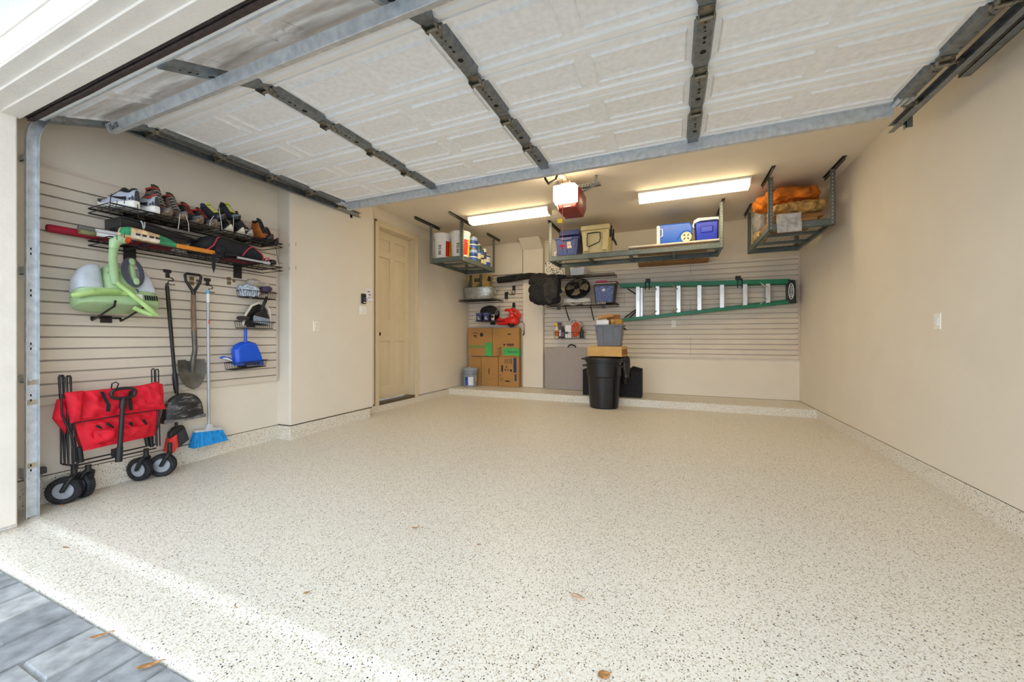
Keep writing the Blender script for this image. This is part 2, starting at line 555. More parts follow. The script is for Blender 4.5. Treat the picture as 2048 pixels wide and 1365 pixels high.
# driveway of laid pavers
random.seed(4)
pv = MB()
x = -6.0
while x < 4.0:
    w = random.choice((0.12, 0.15, 0.18, 0.15))
    y = 0.748
    far = -2.2 if -4.2 < x < 2.0 else -0.2
    while y > far:
        l = random.choice((0.13, 0.16, 0.19, 0.24))
        g = 0.0035
        z = -0.118 + random.uniform(-0.003, 0.002)
        x0, x1, y0, y1 = x + g, x + w - g, y - l + g, y - g
        b = 0.006
        pv.frustum((x0, y0, x1, y1, z - 0.012), (x0 + b, y0 + b, x1 - b, y1 - b, z))
        y -= l
    x += w
struct(pv.to('floor_driveway_pavers', PAVER))
struct(MB().box(-14, -14, -0.3, 14, 0.76, -0.129).to('ground', mat('joint_sand_and_drive', rgb(150, 148, 144), 0.95, var=0.15, scale=40)))

# walls
struct(MB().box(XL - 0.15, YF1, ZCURB + 0.006, XL, 2.70, ZC).to('wall_left', WALL))
struct(MB().box(XL - 0.15, 2.69, ZCURB + 0.006, XP, 3.86, ZC).to('wall_left_projection', WALL, bevel=0.018, seg=3))
dw = MB()
DY0, DY1, DZ0, DZ1 = 4.09, 4.87, 0.10, 2.525
dw.box(XD - 0.2, 3.84, ZCURB + 0.006, XD, DY0, ZC)
dw.box(XD - 0.2, DY1, ZCURB + 0.006, XD, YB + 0.12, ZC)
dw.box(XD - 0.2, DY0, DZ1, XD, DY1, ZC)
struct(dw.to('wall_left_rear', WALL))
struct(MB().box(XD - 0.2, YB, ZCURB + 0.004, XR + 0.15, YB + 0.13, ZC).to('wall_back', WALL))
struct(MB().box(XR, YF1, ZCURB + 0.006, XR + 0.15, YB + 0.13, ZC).to('wall_right', WALL))
struct(MB().box(XL - 0.15, YF0, ZC, XR + 0.15, YB + 0.13, ZC + 0.1).to('ceiling', CEIL))
fw = MB()
fw.box(-6, YF0 + 0.01, ZH, 4, YF1, 3.6)
fw.box(-6, YF0 + 0.01, -0.2, -3.50, YF1, ZH)
fw.box(1.45, YF0 + 0.01, -0.2, 4, YF1, ZH)
struct(fw.to('wall_front', STUCCO))
struct(MB().box(-6, -0.45, 2.80, 4, 0.75, 2.95).to('added_shade_eave', EXTW))  # out-of-view eave added to shade threshold and header from the sky
# trim round the garage opening
tr = MB()
tr.box(-3.62, YF0 - 0.014, ZH, 1.57, YF0 + 0.012, ZH + 0.14)
tr.box(-3.62, YF0 - 0.022, ZH + 0.115, 1.57, YF0 + 0.012, ZH + 0.14)
tr.box(-3.475, YF0 - 0.01, ZH - 0.012, 1.425, YF1 + 0.004, ZH + 0.002)
tr.box(-3.475, YF0 + 0.05, ZH - 0.024, 1.425, YF1 + 0.004, ZH - 0.010)
tr.box(-3.475, YF0 + 0.12, ZH - 0.034, 1.425, YF1 + 0.004, ZH - 0.022)
struct(tr.to('trim_1', EXTW, bevel=0.003))
for i, (xa, xb) in enumerate(((-3.505, -3.462), (1.412, 1.455))):
    struct(MB().box(xa, YF0 - 0.012, floor_z(1.0) + 0.008, xb, YF1 - 0.01, ZH - 0.03).to('trim_%d' % (i + 2), EXTW, bevel=0.006, seg=3))
# curbs (baseboards) of the same flake coating
cb = MB()
cb.box(XL - 0.14, YF1, -0.2, XL + 0.006, 2.70, ZCURB)
cb.box(XL - 0.14, 2.686, -0.2, XP + 0.006, 3.80, ZCURB)
cb.box(XD - 0.19, 3.78, -0.2, XD + 0.006, 5.9, ZCURB - 0.012)
struct(cb.to('baseboard_left', FLAKE, bevel=0.006))
struct(MB().box(XR - 0.006, YF1, -0.2, XR + 0.14, 5.9, ZCURB).to('baseboard_right', FLAKE, bevel=0.006))
# black strip painting the shadow line in the gap under the drywall
gp = MB()
gp.box(XL - 0.13, YF1, ZCURB - 0.002, XL - 0.012, 2.70, ZCURB + 0.008)
gp.box(XL - 0.13, 2.70, ZCURB - 0.002, XP - 0.012, 3.84, ZCURB + 0.008)
gp.box(XR + 0.012, YF1, ZCURB - 0.002, XR + 0.13, YB, ZCURB + 0.008)
gp.box(XD - 0.1, YB + 0.012, ZCURB - 0.002, XR + 0.1, YB + 0.1, ZCURB + 0.008)
struct(gp.to('trim_5', HOLE))

# six panel house door
dr = MB()
XS_ = XD - 0.095
dr.box(XS_ - 0.04, DY0 + 0.004, 0.135, XS_ - 0.014, DY1 - 0.004, DZ1 - 0.004)
def pz(v):
    return W(800, v, x=XS_).z
cy = (DY0 + DY1) / 2
cols = ((DY0 + 0.11, cy - 0.055), (cy + 0.055, DY1 - 0.11))
rows = ((1.885 + 0.36, 2.40), (1.27, 2.145), (0.33, 0.96))
# stiles and rails stand proud of the panel field
yy = [DY0 + 0.004, cols[0][0], cols[0][1], cols[1][0], cols[1][1], DY1 - 0.004]
zz = [0.135, rows[2][0], rows[2][1], rows[1][0], rows[1][1], rows[0][0], rows[0][1], DZ1 - 0.004]
for k in (0, 2, 4):
    dr.box(XS_ - 0.018, yy[k], zz[0], XS_, yy[k + 1], zz[7])
for k in (0, 2, 4, 6):
    for a in (1, 3):
        dr.box(XS_ - 0.018, yy[a], zz[k], XS_, yy[a + 1], zz[k + 1])
for y0, y1 in cols:
    for z0, z1 in rows:
        g, b = 0.012, 0.034
        dr.add([(XS_ - 0.0135, y0 + g, z0 + g), (XS_ - 0.0135, y1 - g, z0 + g), (XS_ - 0.0135, y1 - g, z1 - g), (XS_ - 0.0135, y0 + g, z1 - g),
                (XS_ - 0.001, y0 + g + b, z0 + g + b), (XS_ - 0.001, y1 - g - b, z0 + g + b), (XS_ - 0.001, y1 - g - b, z1 - g - b), (XS_ - 0.001, y0 + g + b, z1 - g - b)],
               [(0, 1, 5, 4), (1, 2, 6, 5), (2, 3, 7, 6), (3, 0, 4, 7), (4, 5, 6, 7)])
door = struct(dr.to('door_1', TRIMW, bevel=0.002))
kn = MB()
kn.lathe([(0.034, 0), (0.034, 0.006), (0.012, 0.010), (0.012, 0.03), (0.024, 0.036), (0.029, 0.05), (0.022, 0.062), (0, 0.066)], 20, mx=rmx((XS_, DY0 + 0.062, 1.06), ry=R(90)))
kn.to('door_knob', mat('dark_bronze', rgb(52, 42, 32), 0.35, 0.8), door, label='dark bronze round door knob')
cs = MB()
for y0, y1 in ((DY0 - 0.078, DY0), (DY1, DY1 + 0.078)):
    cs.box(XD - 0.001, y0, 0.09, XD + 0.014, y1, DZ1 + 0.078)
    a, b = (y0 + 0.05, y1 - 0.002) if y0 < 4.5 else (y0 + 0.002, y0 + 0.028)
    cs.box(XD - 0.001, (y0 if y0 < 4.5 else y1 - 0.03), 0.09, XD + 0.022, (y0 + 0.03 if y0 < 4.5 else y1), DZ1 + 0.078)
cs.box(XD - 0.001, DY0, DZ1, XD + 0.014, DY1, DZ1 + 0.078)
cs.box(XD - 0.001, DY0 - 0.078, DZ1 + 0.048, XD + 0.022, DY1 + 0.078, DZ1 + 0.078)
struct(cs.to('trim_6', TRIMW, bevel=0.004))
jb = MB()
jb.box(XD - 0.19, DY0 - 0.012, 0.10, XD, DY0 + 0.004, DZ1)
jb.box(XD - 0.19, DY1 - 0.004, 0.10, XD, DY1 + 0.012, DZ1)
jb.box(XD - 0.19, DY0, DZ1 - 0.004, XD, DY1, DZ1 + 0.012)
jb.box(XS_ + 0.002, DY1 - 0.016, 0.12, XS_ + 0.022, DY1 - 0.003, DZ1)
jb.box(XS_ + 0.002, DY0 + 0.003, 0.12, XS_ + 0.022, DY0 + 0.016, DZ1)
jb.box(XS_ + 0.002, DY0, DZ1 - 0.016, XS_ + 0.022, DY1, DZ1 - 0.003)
struct(jb.to('trim_7', TRIMW))
struct(MB().box(XD - 0.19, DY0, 0.085, XD + 0.012, DY1, 0.125).to('trim_8', mat('dull_metal_sill', rgb(96, 84, 70), 0.5, 0.3), bevel=0.004))

# boxed chase on the back wall, its top leaning out into the room
ch = MB()
ch.prism([(YB, ZCURB + 0.004), (6.50, ZCURB + 0.004), (6.50, 2.60), (6.27, ZC - 0.002), (YB, ZC - 0.002)], lambda a, b, d: (d, a, b), -2.52, -2.135)
struct(ch.to('wall_back_chase', WALL, bevel=0.006))
# upper left of the back wall stands slightly proud of the slats
struct(MB().box(XD + 0.002, 6.53, 2.19, -2.54, YB + 0.01, ZC - 0.002).to('wall_back_furring', WALL, bevel=0.004))

# ------------------------------------------------------------------ slat wall panels
PITCH = 0.0762
def slat_profile(z0, z1, d=0.026):
    lip = 0.005
    p = [(0.0, z0), (d, z0)]
    z = z0 + 0.05
    while z < z1 - 0.03:
        p += [(d, z), (d - lip, z), (d - lip, z - 0.012), (0.0015, z - 0.012), (0.0015, z + 0.028), (d - lip, z + 0.028), (d - lip, z + 0.012), (d, z + 0.012)]
        z += PITCH
    p += [(d, z1), (0.0, z1)]
    return p
ZS0, ZS1 = 0.57, 2.095
XS = XL + 0.0285
sp = thing('slatwall_panel', 'taupe grooved slat wall panel on the left wall behind the shoes', 'wall panel', (XL, 1.8, ZS0))
MB().prism(slat_profile(ZS0, ZS1), lambda a, b, d: (XL + 0.002 + a, d, b), 1.06, 2.655).to('slats', SLAT, sp)
e = MB().box(XL + 0.002, 2.655, ZS0, XL + 0.029, 2.683, ZS1).to('edge_trim', SLATB, sp)
e = MB().box(XL + 0.002, 1.06, ZS1, XL + 0.031, 2.683, ZS1 + 0.014)
e.to('edge_trim', SLATB, sp)
YS = YB - 0.0285
sp = thing('slatwall_panel', 'large taupe slat wall panel on the back wall behind the green ladder', 'wall panel', (-0.2, YB, 0.70))
MB().prism(slat_profile(0.70, 2.175), lambda a, b, d: (d, YB - 0.002 - a, b), -2.12, 1.628).to('slats', SLAT, sp)
e = MB().box(1.628, YB - 0.029, 0.70, XR - 0.002, YB - 0.002, 2.175).to('edge_trim', SLATB, sp)
e = MB().box(-2.132, YB - 0.029, 0.70, -2.12, YB - 0.002, 2.175)
e.to('edge_trim', SLATB, sp)
e = MB()
for u, z0, z1 in ((1381, 2.0, 2.17), (1381, 0.72, 1.02), (1249, 1.55, 1.75), (1381, 1.3, 1.6)):
    X = W(u, 700, y=YS).x
    MB().box(X - 0.0012, YS - 0.0006, z0, X + 0.0012, YS + 0.002, z1).to('seam', HOLE, sp)
sp = thing('slatwall_panel', 'narrow taupe slat wall panel in the back left corner above the cartons', 'wall panel', (-3.1, YB, 0.70))
MB().prism(slat_profile(0.70, 2.175), lambda a, b, d: (d, YB - 0.002 - a, b), XD + 0.03, -2.54).to('slats', SLAT, sp)
MB().box(XD + 0.004, YB - 0.029, 0.70, XD + 0.03, YB - 0.002, 2.175).to('edge_trim', SLATB, sp)

# ------------------------------------------------------------------ wall plates
def plate(name, label, cat, c, right, gangs, kind):
    """wall plate centred at c; right = reading direction along the wall"""
    m = face(c, right, (0, 0, 1))
    t = thing(name, label, cat, c)
    b = MB()
    w = 0.035 + 0.023 * (gangs - 1)
    b.frustum((-w, -0.057, w, 0.057, 0.0), (-w + 0.004, -0.053, w - 0.004, 0.053, 0.006), mx=m)
    b.to('cover_plate', IVORY, t)
    for g in range(gangs):
        ox = (g - (gangs - 1) / 2) * 0.046
        if kind == 'outlet':
            for oy in (0.02, -0.02):
                q = MB()
                q.lathe([(0.0165, 0.005), (0.0165, 0.008), (0.015, 0.009), (0, 0.009)], 16, mx=m @ Matrix.Translation((ox, oy, 0)))
                for sx in (-0.006, 0.006):
                    q.box(ox + sx - 0.0012, oy - 0.001, 0.0088, ox + sx + 0.0012, oy + 0.008, 0.0094, m=1, mx=m)
                q.box(ox - 0.002, oy - 0.010, 0.0088, ox + 0.002, oy - 0.006, 0.0094, m=1, mx=m)
                q.to('socket', [IVORY, HOLE], t)
        else:
            q = MB().box(ox - 0.0165, -0.033, 0.005, ox + 0.0165, 0.033, 0.0075, mx=m)
            q.frustum((ox - 0.014, -0.030, ox + 0.014, 0.030, 0.0075), (ox - 0.014, -0.030, ox + 0.014, 0.0, 0.0125), mx=m)
            q.to('rocker', WHITEP, t)
    return t
plate('wall_outlet', 'cream duplex outlet on the projecting left wall', 'outlet', W(632, 653, x=XP + 0.001), (0, 1, 0), 1, 'outlet')
plate('light_switch', 'white double rocker light switch left of the house door', 'switch', W(726, 621, x=XP + 0.001), (0, 1, 0), 2, 'switch')
plate('light_switch', 'white single rocker light switch alone on the right wall', 'switch', W(1876, 643, x=XR - 0.001), (0, -1, 0), 1, 'switch')
plate('wall_outlet', 'white duplex outlet on the back slat panel under the ladder', 'outlet', W(1347, 648, y=YS - 0.001), (1, 0, 0), 1, 'outlet')
t = thing('door_control_console', 'black wall console for the garage door beside the white sticker', 'control', W(726, 598, x=XP))
c = W(726, 598, x=XP)
MB().box(XP, c.y - 0.034, c.z - 0.062, XP + 0.022, c.y + 0.034, c.z + 0.062).to('housing', BLACK, t, bevel=0.006)
MB().box(XP + 0.0215, c.y - 0.014, c.z - 0.028, XP + 0.025, c.y + 0.03, c.z + 0.016).to('push_bar', DKGREY, t, bevel=0.002)
MB().box(XP + 0.0215, c.y - 0.014, c.z - 0.05, XP + 0.0235, c.y + 0.022, c.z - 0.042).to('small_button', WHITEP, t)
c = W(738, 591, x=XP)
t = thing('instruction_sticker', 'white peeling paper sticker right of the black wall console', 'sticker', c)
MB().box(XP, c.y - 0.05, c.z - 0.075, XP + 0.002, c.y + 0.042, c.z + 0.08).to('sheet', PAPER, t)
q = MB()
for k, (a, b, z0, z1) in enumerate(((-0.03, 0.02, 0.04, 0.05), (-0.01, 0.008, 0.0, 0.015), (0.018, 0.026, -0.01, 0.02), (-0.02, 0.025, -0.035, -0.028))):
    q.box(XP + 0.002, c.y + a, c.z + z0, XP + 0.0026, c.y + b, c.z + z1)
q.to('print', INK, t)
MB().box(XP + 0.002, c.y - 0.04, c.z - 0.078, XP + 0.014, c.y + 0.06, c.z - 0.04).to('peeled_corner', PAPER, t, bevel=0.001)
c = W(850, 605, x=XD)
tag(MB().box(XD, c.y - 0.006, c.z - 0.02, XD + 0.012, c.y + 0.006, c.z + 0.02).frustum((XD + 0.008, c.y - 0.005, XD + 0.02, c.y + 0.005, c.z - 0.022), (XD + 0.014, c.y - 0.005, XD + 0.022, c.y + 0.005, c.z - 0.004)).to('wall_hook', WHITEP, bevel=0.002), 'tiny white stick on hook on the wall right of the house door', 'hook')

# ------------------------------------------------------------------ overhead garage door, open
JP = [(0.995, 2.312), (1.54, 2.525), (1.99, 2.535), (2.43, 2.540), (2.85, 2.545), (3.31, 2.550)]   # section joints (y, z) of the inside face
DX0, DX1 = -3.485, 1.395
STX = [DX0 + 0.035, -2.245, -1.06, 0.142, DX1 - 0.035]
gd = thing('garage_door', 'white sectional garage door rolled up open overhead with grey steel stiles', 'garage door', (-1.05, 2.2, 2.4))
def sec(i):
    (ya, za), (yb, zb) = JP[i], JP[i + 1]
    L = math.hypot(yb - ya, zb - za)
    ey = Vector((0, (yb - ya) / L, (zb - za) / L))
    ez = Vector((0, ey.z, -ey.y))         # points down, into the room
    m = Matrix((Vector((1, 0, 0)), ey, ez)).transposed().to_4x4()
    m.translation = Vector((0, ya, za))
    return m, L
for i in range(5):
    m, L = sec(i)
    b = MB()
    b.box(DX0, 0.004, -0.045, DX1, L - 0.004, 0.0, mx=m)
    # joint rails: a rounded lip at each edge
    for y0, y1 in ((0.004, 0.034), (L - 0.060, L - 0.004)):
        b.prism([(y0, 0), (y0 + 0.006, 0.014), (y1 - 0.006, 0.014), (y1, 0)], lambda a, d, x: m @ Vector((x, a, d)), DX0, DX1, m=1)
    # inside of the stamped panels
    for k in range(4):
        xa, xb = STX[k] + 0.055, STX[k + 1] - 0.055
        mid = (xa + xb) / 2
        for x0, x1 in ((xa + 0.02, mid - 0.045), (mid + 0.045, xb - 0.02)):
            y0, y1 = 0.085, L - 0.115
            w, h = 0.014, 0.013
            def ring(g, d):
                return [m @ Vector(p) for p in ((x0 + g, y0 + g, d), (x1 - g, y0 + g, d), (x1 - g, y1 - g, d), (x0 + g, y1 - g, d))]
            b.loft([ring(0, -0.001), ring(w * 0.5, h), ring(w, 0.003), ring(w + 0.045, 0.001)], cap=False)
    b.to('door_section', [GRIMY if i == 0 else DOORW, DOORRAIL], gd, angle=30)
    for s, X in enumerate(STX):
        b = MB()
        hw = 0.036
        b.prism([(-hw - 0.012, -0.001), (-hw, 0.030), (hw, 0.030), (hw + 0.012, -0.001)], lambda a, d, y: m @ Vector((X + a, y, d)), 0.012 if i else 0.03, L - 0.075)
        b.prism([(-hw, 0.0), (-hw, 0.030), (hw, 0.030), (hw, 0.0)], lambda a, d, y: m @ Vector((X + a, y, d)), L - 0.075, L - 0.018)
        for yy_, r in ((0.105, 0.005), (0.15, 0.009), (0.165, 0.003), (0.185, 0.008), (0.255, 0.016)):
            if s in (1, 2, 3):
                b.lathe([(r, 0.0), (r, 0.0306)], 12, m=1, mx=m @ Matrix.Translation((X + 0.004, yy_, 0)))
        for yy_ in ((0.09, 0.2, 0.31) if s in (0, 4) else ()):
            b.lathe([(0.006, 0.0), (0.006, 0.036), (0, 0.037)], 8, m=2, mx=m @ Matrix.Translation((X + 0.02, yy_, 0)))
        b.to('stile', [GALVD, HOLE, ZINC], gd)
# hinges at the joints; the outer ones carry rollers
for i in range(1, 5):
    m, L = sec(i)
    for s, X in enumerate(STX):
        h = MB()
        h.add([(X - 0.034, -0.062, 0.031), (X + 0.034, -0.062, 0.031), (X + 0.034, 0.012, 0.031), (X + 0.012, 0.055, 0.031), (X - 0.012, 0.055, 0.031), (X - 0.034, 0.012, 0.031),
               (X - 0.034, -0.062, 0.036), (X + 0.034, -0.062, 0.036), (X + 0.034, 0.012, 0.036), (X + 0.012, 0.055, 0.036), (X - 0.012, 0.055, 0.036), (X - 0.034, 0.012, 0.036)],
              [(0, 5, 4, 3, 2, 1), (6, 7, 8, 9, 10, 11)] + [(k, (k + 1) % 6, 6 + (k + 1) % 6, 6 + k) for k in range(6)], mx=m)
        h.cyl(m @ Vector((X - 0.04, 0.0, 0.046)), m @ Vector((X + 0.04, 0.0, 0.046)), 0.010, n=10)
        for sx in (-0.034, 0.030):
            h.box(X + sx, -0.045, 0.034, X + sx + 0.004, 0.012, 0.058, mx=m)
        for bx, by in ((-0.02, -0.048), (0.02, -0.048), (0.0, 0.04), (0, 0.075)):
            h.lathe([(0.007, 0.034), (0.007, 0.042), (0, 0.043)], 6, mx=m @ Matrix.Translation((X + bx, by, 0)))
        ho = h.to('hinge', ZINC, gd)
        if s in (0, 4):
            sg = -1 if s == 0 else 1
            r = MB()
            r.cyl(m @ Vector((X, 0, 0.046)), m @ Vector((X + sg * 0.075, 0, 0.046)), 0.0055, n=8)
            r.lathe([(0.006, -0.008), (0.021, -0.007), (0.021, 0.007), (0.006, 0.008)], 16, mx=m @ Matrix.Translation((X + sg * 0.075, 0, 0.046)) @ Matrix.Rotation(R(90), 4, 'Y'))
            r.to('roller', ZINC, ho)
# bottom weather seal in its retainer (front edge of the lifted door)
m, L = sec(0)
b = MB()
b.box(DX0, -0.012, -0.046, DX1, 0.03, 0.012, mx=m)
b.box(DX0, 0.026, -0.002, DX1, 0.034, 0.020, mx=m)
b.to('seal_retainer', GALV, gd, label='bright aluminium retainer strip')
b = MB()
pr = [(-0.012, -0.05), (-0.012, 0.010)]
for k in range(5):
    d0 = 0.010 - k * 0.012
    pr += []
prof = [(-0.010, 0.024)]
for k in range(5):
    d = 0.022 - k * 0.0145
    prof += [(-0.034 - 0.006 * math.sin(k * 0.8), d), (-0.040 - 0.006 * math.sin(k * 0.8), d - 0.006), (-0.029 - 0.005 * math.sin(k * 0.8), d - 0.012)]
prof += [(-0.010, -0.052)]
NX = 60
rings = []
for q in range(NX + 1):
    X = DX0 - 0.012 + (DX1 - DX0 + 0.024) * q / NX
    s = 0.004 * noise.noise(Vector((X * 3, 0, 0)))
    rings.append([m @ Vector((X, a + s, d + s * 0.5)) for a, d in prof])
b.loft(rings)
b.to('bottom_seal', RUBBER, gd, angle=20, label='ridged dark brown rubber weather seal')
# stiffening struts
y = 0.27
b = MB()
for (a0, d0, a1, d1) in ((y, 0.030, y + 0.004, 0.082), (y, 0.078, y + 0.045, 0.083), (y + 0.041, 0.056, y + 0.045, 0.083)):
    b.box(DX0 + 0.10, a0, d0, DX1 - 0.16, a1, d1, mx=m)
b.box(DX0 + 0.10, y + 0.0, 0.028, DX1 - 0.16, y + 0.03, 0.033, mx=m)
so = b.to('strut', GALV, gd, bevel=0.002, label='bright galvanized strut near the bottom seal')
b = MB()
b.text('15x10', 0.044, face(m @ Vector((DX0 + 0.185, y - 0.001, 0.057)), (1, 0, 0), -(m.to_3x3() @ Vector((0, 0, 1)))))
b.to('handwriting', INK, so)
m, L = sec(4)
b = MB()
b.box(DX0 + 0.06, L - 0.03, 0.012, DX1 - 0.06, L - 0.026, 0.086, mx=m)
b.box(DX0 + 0.06, L - 0.03, 0.082, DX1 - 0.06, L + 0.012, 0.087, mx=m)
b.box(DX0 + 0.06, L - 0.06, 0.010, DX1 - 0.06, L - 0.026, 0.016, mx=m)
b.box(DX0 + 0.06, L + 0.008, 0.064, DX1 - 0.06, L + 0.012, 0.087, mx=m)
b.to('strut', GALV, gd, bevel=0.002, label='galvanized strut along the rear edge')
for sg, X in ((-1, DX0 + 0.03), (1, DX1 - 0.03)):
    b = MB()
    b.box(X - 0.045, L - 0.12, 0.020, X + 0.045, L - 0.02, 0.028, mx=m)
    for k in (-0.032, 0.0, 0.032):
        b.prism([(k - 0.012, 0.028), (k - 0.005, 0.04), (k + 0.005, 0.04), (k + 0.012, 0.028)], lambda a, d, yy_: m @ Vector((X + a, yy_, d)), L - 0.12, L - 0.02)
    bo = b.to('top_bracket', GALV, gd)
    r = MB()
    r.cyl(m @ Vector((X, L - 0.04, 0.045)), m @ Vector((X + sg * 0.085, L - 0.04, 0.045)), 0.0055, n=8)
    r.lathe([(0.006, -0.008), (0.021, -0.007), (0.021, 0.007), (0.006, 0.008)], 16, mx=m @ Matrix.Translation((X + sg * 0.08, L - 0.04, 0.045)) @ Matrix.Rotation(R(90), 4, 'Y'))
    r.to('roller', ZINC, bo)

# ------------------------------------------------------------------ tracks
def channel(b, pts, X, sg, mi=0, hw=0.026, dp=0.034):
    """C section, open toward the door, along pts (y, z)"""
    t = 0.003
    prof = [(0, -hw), (dp, -hw), (dp, -hw + t), (t, -hw + t), (t, hw - t), (dp, hw - t), (dp, hw), (0, hw)]
    rings = []
    for i, (yy_, zz_) in enumerate(pts):
        a = pts[max(i - 1, 0)]; c = pts[min(i + 1, len(pts) - 1)]
        d = Vector((0, c[0] - a[0], c[1] - a[1])).normalized()
        n = Vector((0, -d.z, d.y))
        rings.append([Vector((X + sg * px, yy_, zz_)) + n * q for px, q in prof])
    b.loft(rings, m=mi)
def track(label, X, sg, wallx, name='door_track'):
    z0 = floor_z(1.0) + 0.002
    t = thing(name, label, 'track', (X, 1.0, z0))
    zt, r = 2.477, 0.30
    ye = 3.60
    b = MB()
    channel(b, [(0.995, z0), (0.995, 1.0), (0.995, zt - r - 0.06)], X, sg)
    for k, z in enumerate((0.20, 0.23, 0.62, 0.65, 0.93, 0.96, 1.25, 1.28, 1.5, 1.53)):
        b.box(X + sg * 0.003, 0.992, z, X + sg * 0.0036, 0.998, z + 0.014, m=1)
    for z in (0.60, 0.72, 0.22):
        b.box(X + sg * 0.003, 0.973, z, X + sg * 0.0036, 1.017, z + 0.03, m=2)
    b.to('vertical_track', [GALV, HOLE, mat('tan_tape_residue', rgb(176, 160, 134), 0.8)], t, angle=50)
    b = MB()
    pts = [(0.995, zt - r - 0.06)] + [(0.995 + r - r * math.cos(R(a)), zt - r + r * math.sin(R(a))) for a in range(0, 91, 6)]
    channel(b, pts, X, sg)
    b.to('curved_track', GALV, t, angle=50)
    b = MB()
    channel(b, [(0.995 + r, zt), (1.54, zt + 0.002), (1.99, zt + 0.012), (2.43, zt + 0.017), (2.85, zt + 0.022), (3.27, zt + 0.027), (ye, zt + 0.030)], X, sg)
    # reinforcing angle along the outside
    ax = X - sg * 0.004
    b.box(min(ax, ax - sg * 0.03), 1.35, zt + 0.03, max(ax, ax - sg * 0.03), ye - 0.02, zt + 0.034)
    b.to('horizontal_track', GALVD, t, angle=50)
    b = MB()
    for yj, z, w in ((0.995, 2.12, 0.04), (0.995, 1.42, 0.05), (0.995, 0.75, 0.05), (0.995, 0.16, 0.06)):
        xa, xb = sorted((X, wallx))
        b.box(xa, yj + 0.010, z - w / 2, xb, yj + 0.014, z + w / 2)
        b.box(xa, yj + 0.010, z - w / 2, xb, yj + 0.03, z - w / 2 + 0.004)
        b.to('jamb_bracket', GALV, t)
        b = MB()
    for z in (2.14, 1.42, 0.75, 0.16):
        b.lathe([(0.006, 0), (0.006, 0.008), (0, 0.009)], 6, mx=rmx((X + sg * 0.003, 0.99, z), ry=R(90 * sg)))
        b.to('bolt', GALV, t)
        b = MB()
    b = MB()
    xa = X - sg * 0.012
    b.box(min(xa, xa - sg * 0.004), ye - 0.13, zt - 0.03, max(xa, xa - sg * 0.004), ye - 0.095, ZC - 0.002)
    b.box(min(xa, xa - sg * 0.035), ye - 0.13, zt - 0.03, max(xa, xa - sg * 0.035), ye - 0.126, ZC - 0.002)
    for k in range(8):
        b.box(xa + sg * 0.001, ye - 0.118, zt + k * 0.03, xa + sg * 0.002, ye - 0.106, zt + 0.012 + k * 0.03, m=1)
    b.to('hanger_angle', [GALVD, HOLE], t)
    return t
track('grey steel roller track standing left of the opening and running back along the left wall', -3.553, 1, XL + 0.001)
rt = track('grey steel roller track high along the right wall', 1.463, -1, XR - 0.001)
b = MB()
b.box(1.55, 0.96, 2.535, 1.60, 3.10, 2.539).box(1.596, 0.96, 2.535, 1.60, 3.10, 2.575).box(1.55, 0.96, 2.535, 1.553, 3.10, 2.56)
b.tube([(1.572, 0.96, 2.56), (1.572, 3.06, 2.56)], 0.010, 8)
b.to('spring_rail', GALVD, rt)
t = thing('safety_sensor', 'small dark photo eye bracket low behind the standing steel track', 'sensor', (XL + 0.03, 1.08, 0.13))
MB().box(XL + 0.005, 1.03, 0.135, XL + 0.05, 1.105, 0.175).to('housing', DKGREY, t, bevel=0.005)
MB().box(XL + 0.0, 1.03, 0.115, XL + 0.04, 1.09, 0.135).to('bracket', GALVD, t)

# ------------------------------------------------------------------ door opener
OX, OY = -1.047, 4.0
op = thing('garage_door_opener', 'maroon garage door opener with a glowing lens hung from the ceiling', 'opener', (OX, OY + 0.2, 2.40))
b = MB()
def oring(y, hw, zb, zt):
    return [Vector((OX + sx * hw * k, y, z)) for sx, k, z in ((-1, 0.78, zb), (1, 0.78, zb), (1, 1, zb + 0.08), (1, 1, zt - 0.03), (1, 0.92, zt), (-1, 0.92, zt), (-1, 1, zt - 0.03), (-1, 1, zb + 0.08))]
b.loft([oring(OY + 0.02, 0.115, 2.405, 2.62), oring(OY + 0.06, 0.135, 2.385, 2.63), oring(OY + 0.34, 0.135, 2.385, 2.63), oring(OY + 0.42, 0.11, 2.42, 2.60)])
b.to('motor_housing', OPRED, op, bevel=0.008)
b = MB()
def lring(y, hw, zb, zt):
    return [Vector((OX - 0.012 + sx * hw, y, z)) for sx, z in ((-1, zb), (1, zb), (1, zt), (-1, zt))]
b.loft([lring(OY - 0.10, 0.10, 2.475, 2.60), lring(OY - 0.07, 0.118, 2.458, 2.625), lring(OY + 0.05, 0.126, 2.450, 2.635)])
b.to('light_lens', emit('opener_lens', (1.0, 0.80, 0.52, 1), OPENER_LIGHT), op, bevel=0.012, seg=3, label='glowing warm white lens')
MB().box(OX - 0.035, OY + 0.012, 2.412, OX + 0.04, OY + 0.019, 2.422).to('name_strip', mat('pale_strip', rgb(214, 170, 160), 0.4), op)
b = MB().box(OX - 0.02, 1.0, 2.66, OX + 0.02, OY + 0.2, 2.695)
b.box(OX - 0.045, OY - 0.08, 2.63, OX + 0.045, OY + 0.2, 2.665)
b.to('rail', mat('warm_rail_steel', rgb(190, 176, 150), 0.4, 0.6), op)
b = MB()
yb = OY + 0.16
b.box(OX - 0.19, yb, 2.650, OX + 0.33, yb + 0.004, 2.690).box(OX - 0.19, yb, 2.650, OX + 0.33, yb + 0.035, 2.654)
for k in range(16):
    b.box(OX - 0.17 + k * 0.031, yb - 0.0006, 2.666, OX - 0.158 + k * 0.031, yb, 2.676, m=1)
b.tube([(OX + 0.30, yb, 2.672), (OX + 0.13, yb, 2.60)], 0.011, 4)
for sx in (-0.12, 0.12):
    b.box(OX + sx - 0.015, yb + 0.004, 2.60, OX + sx + 0.015, yb + 0.008, 2.69)
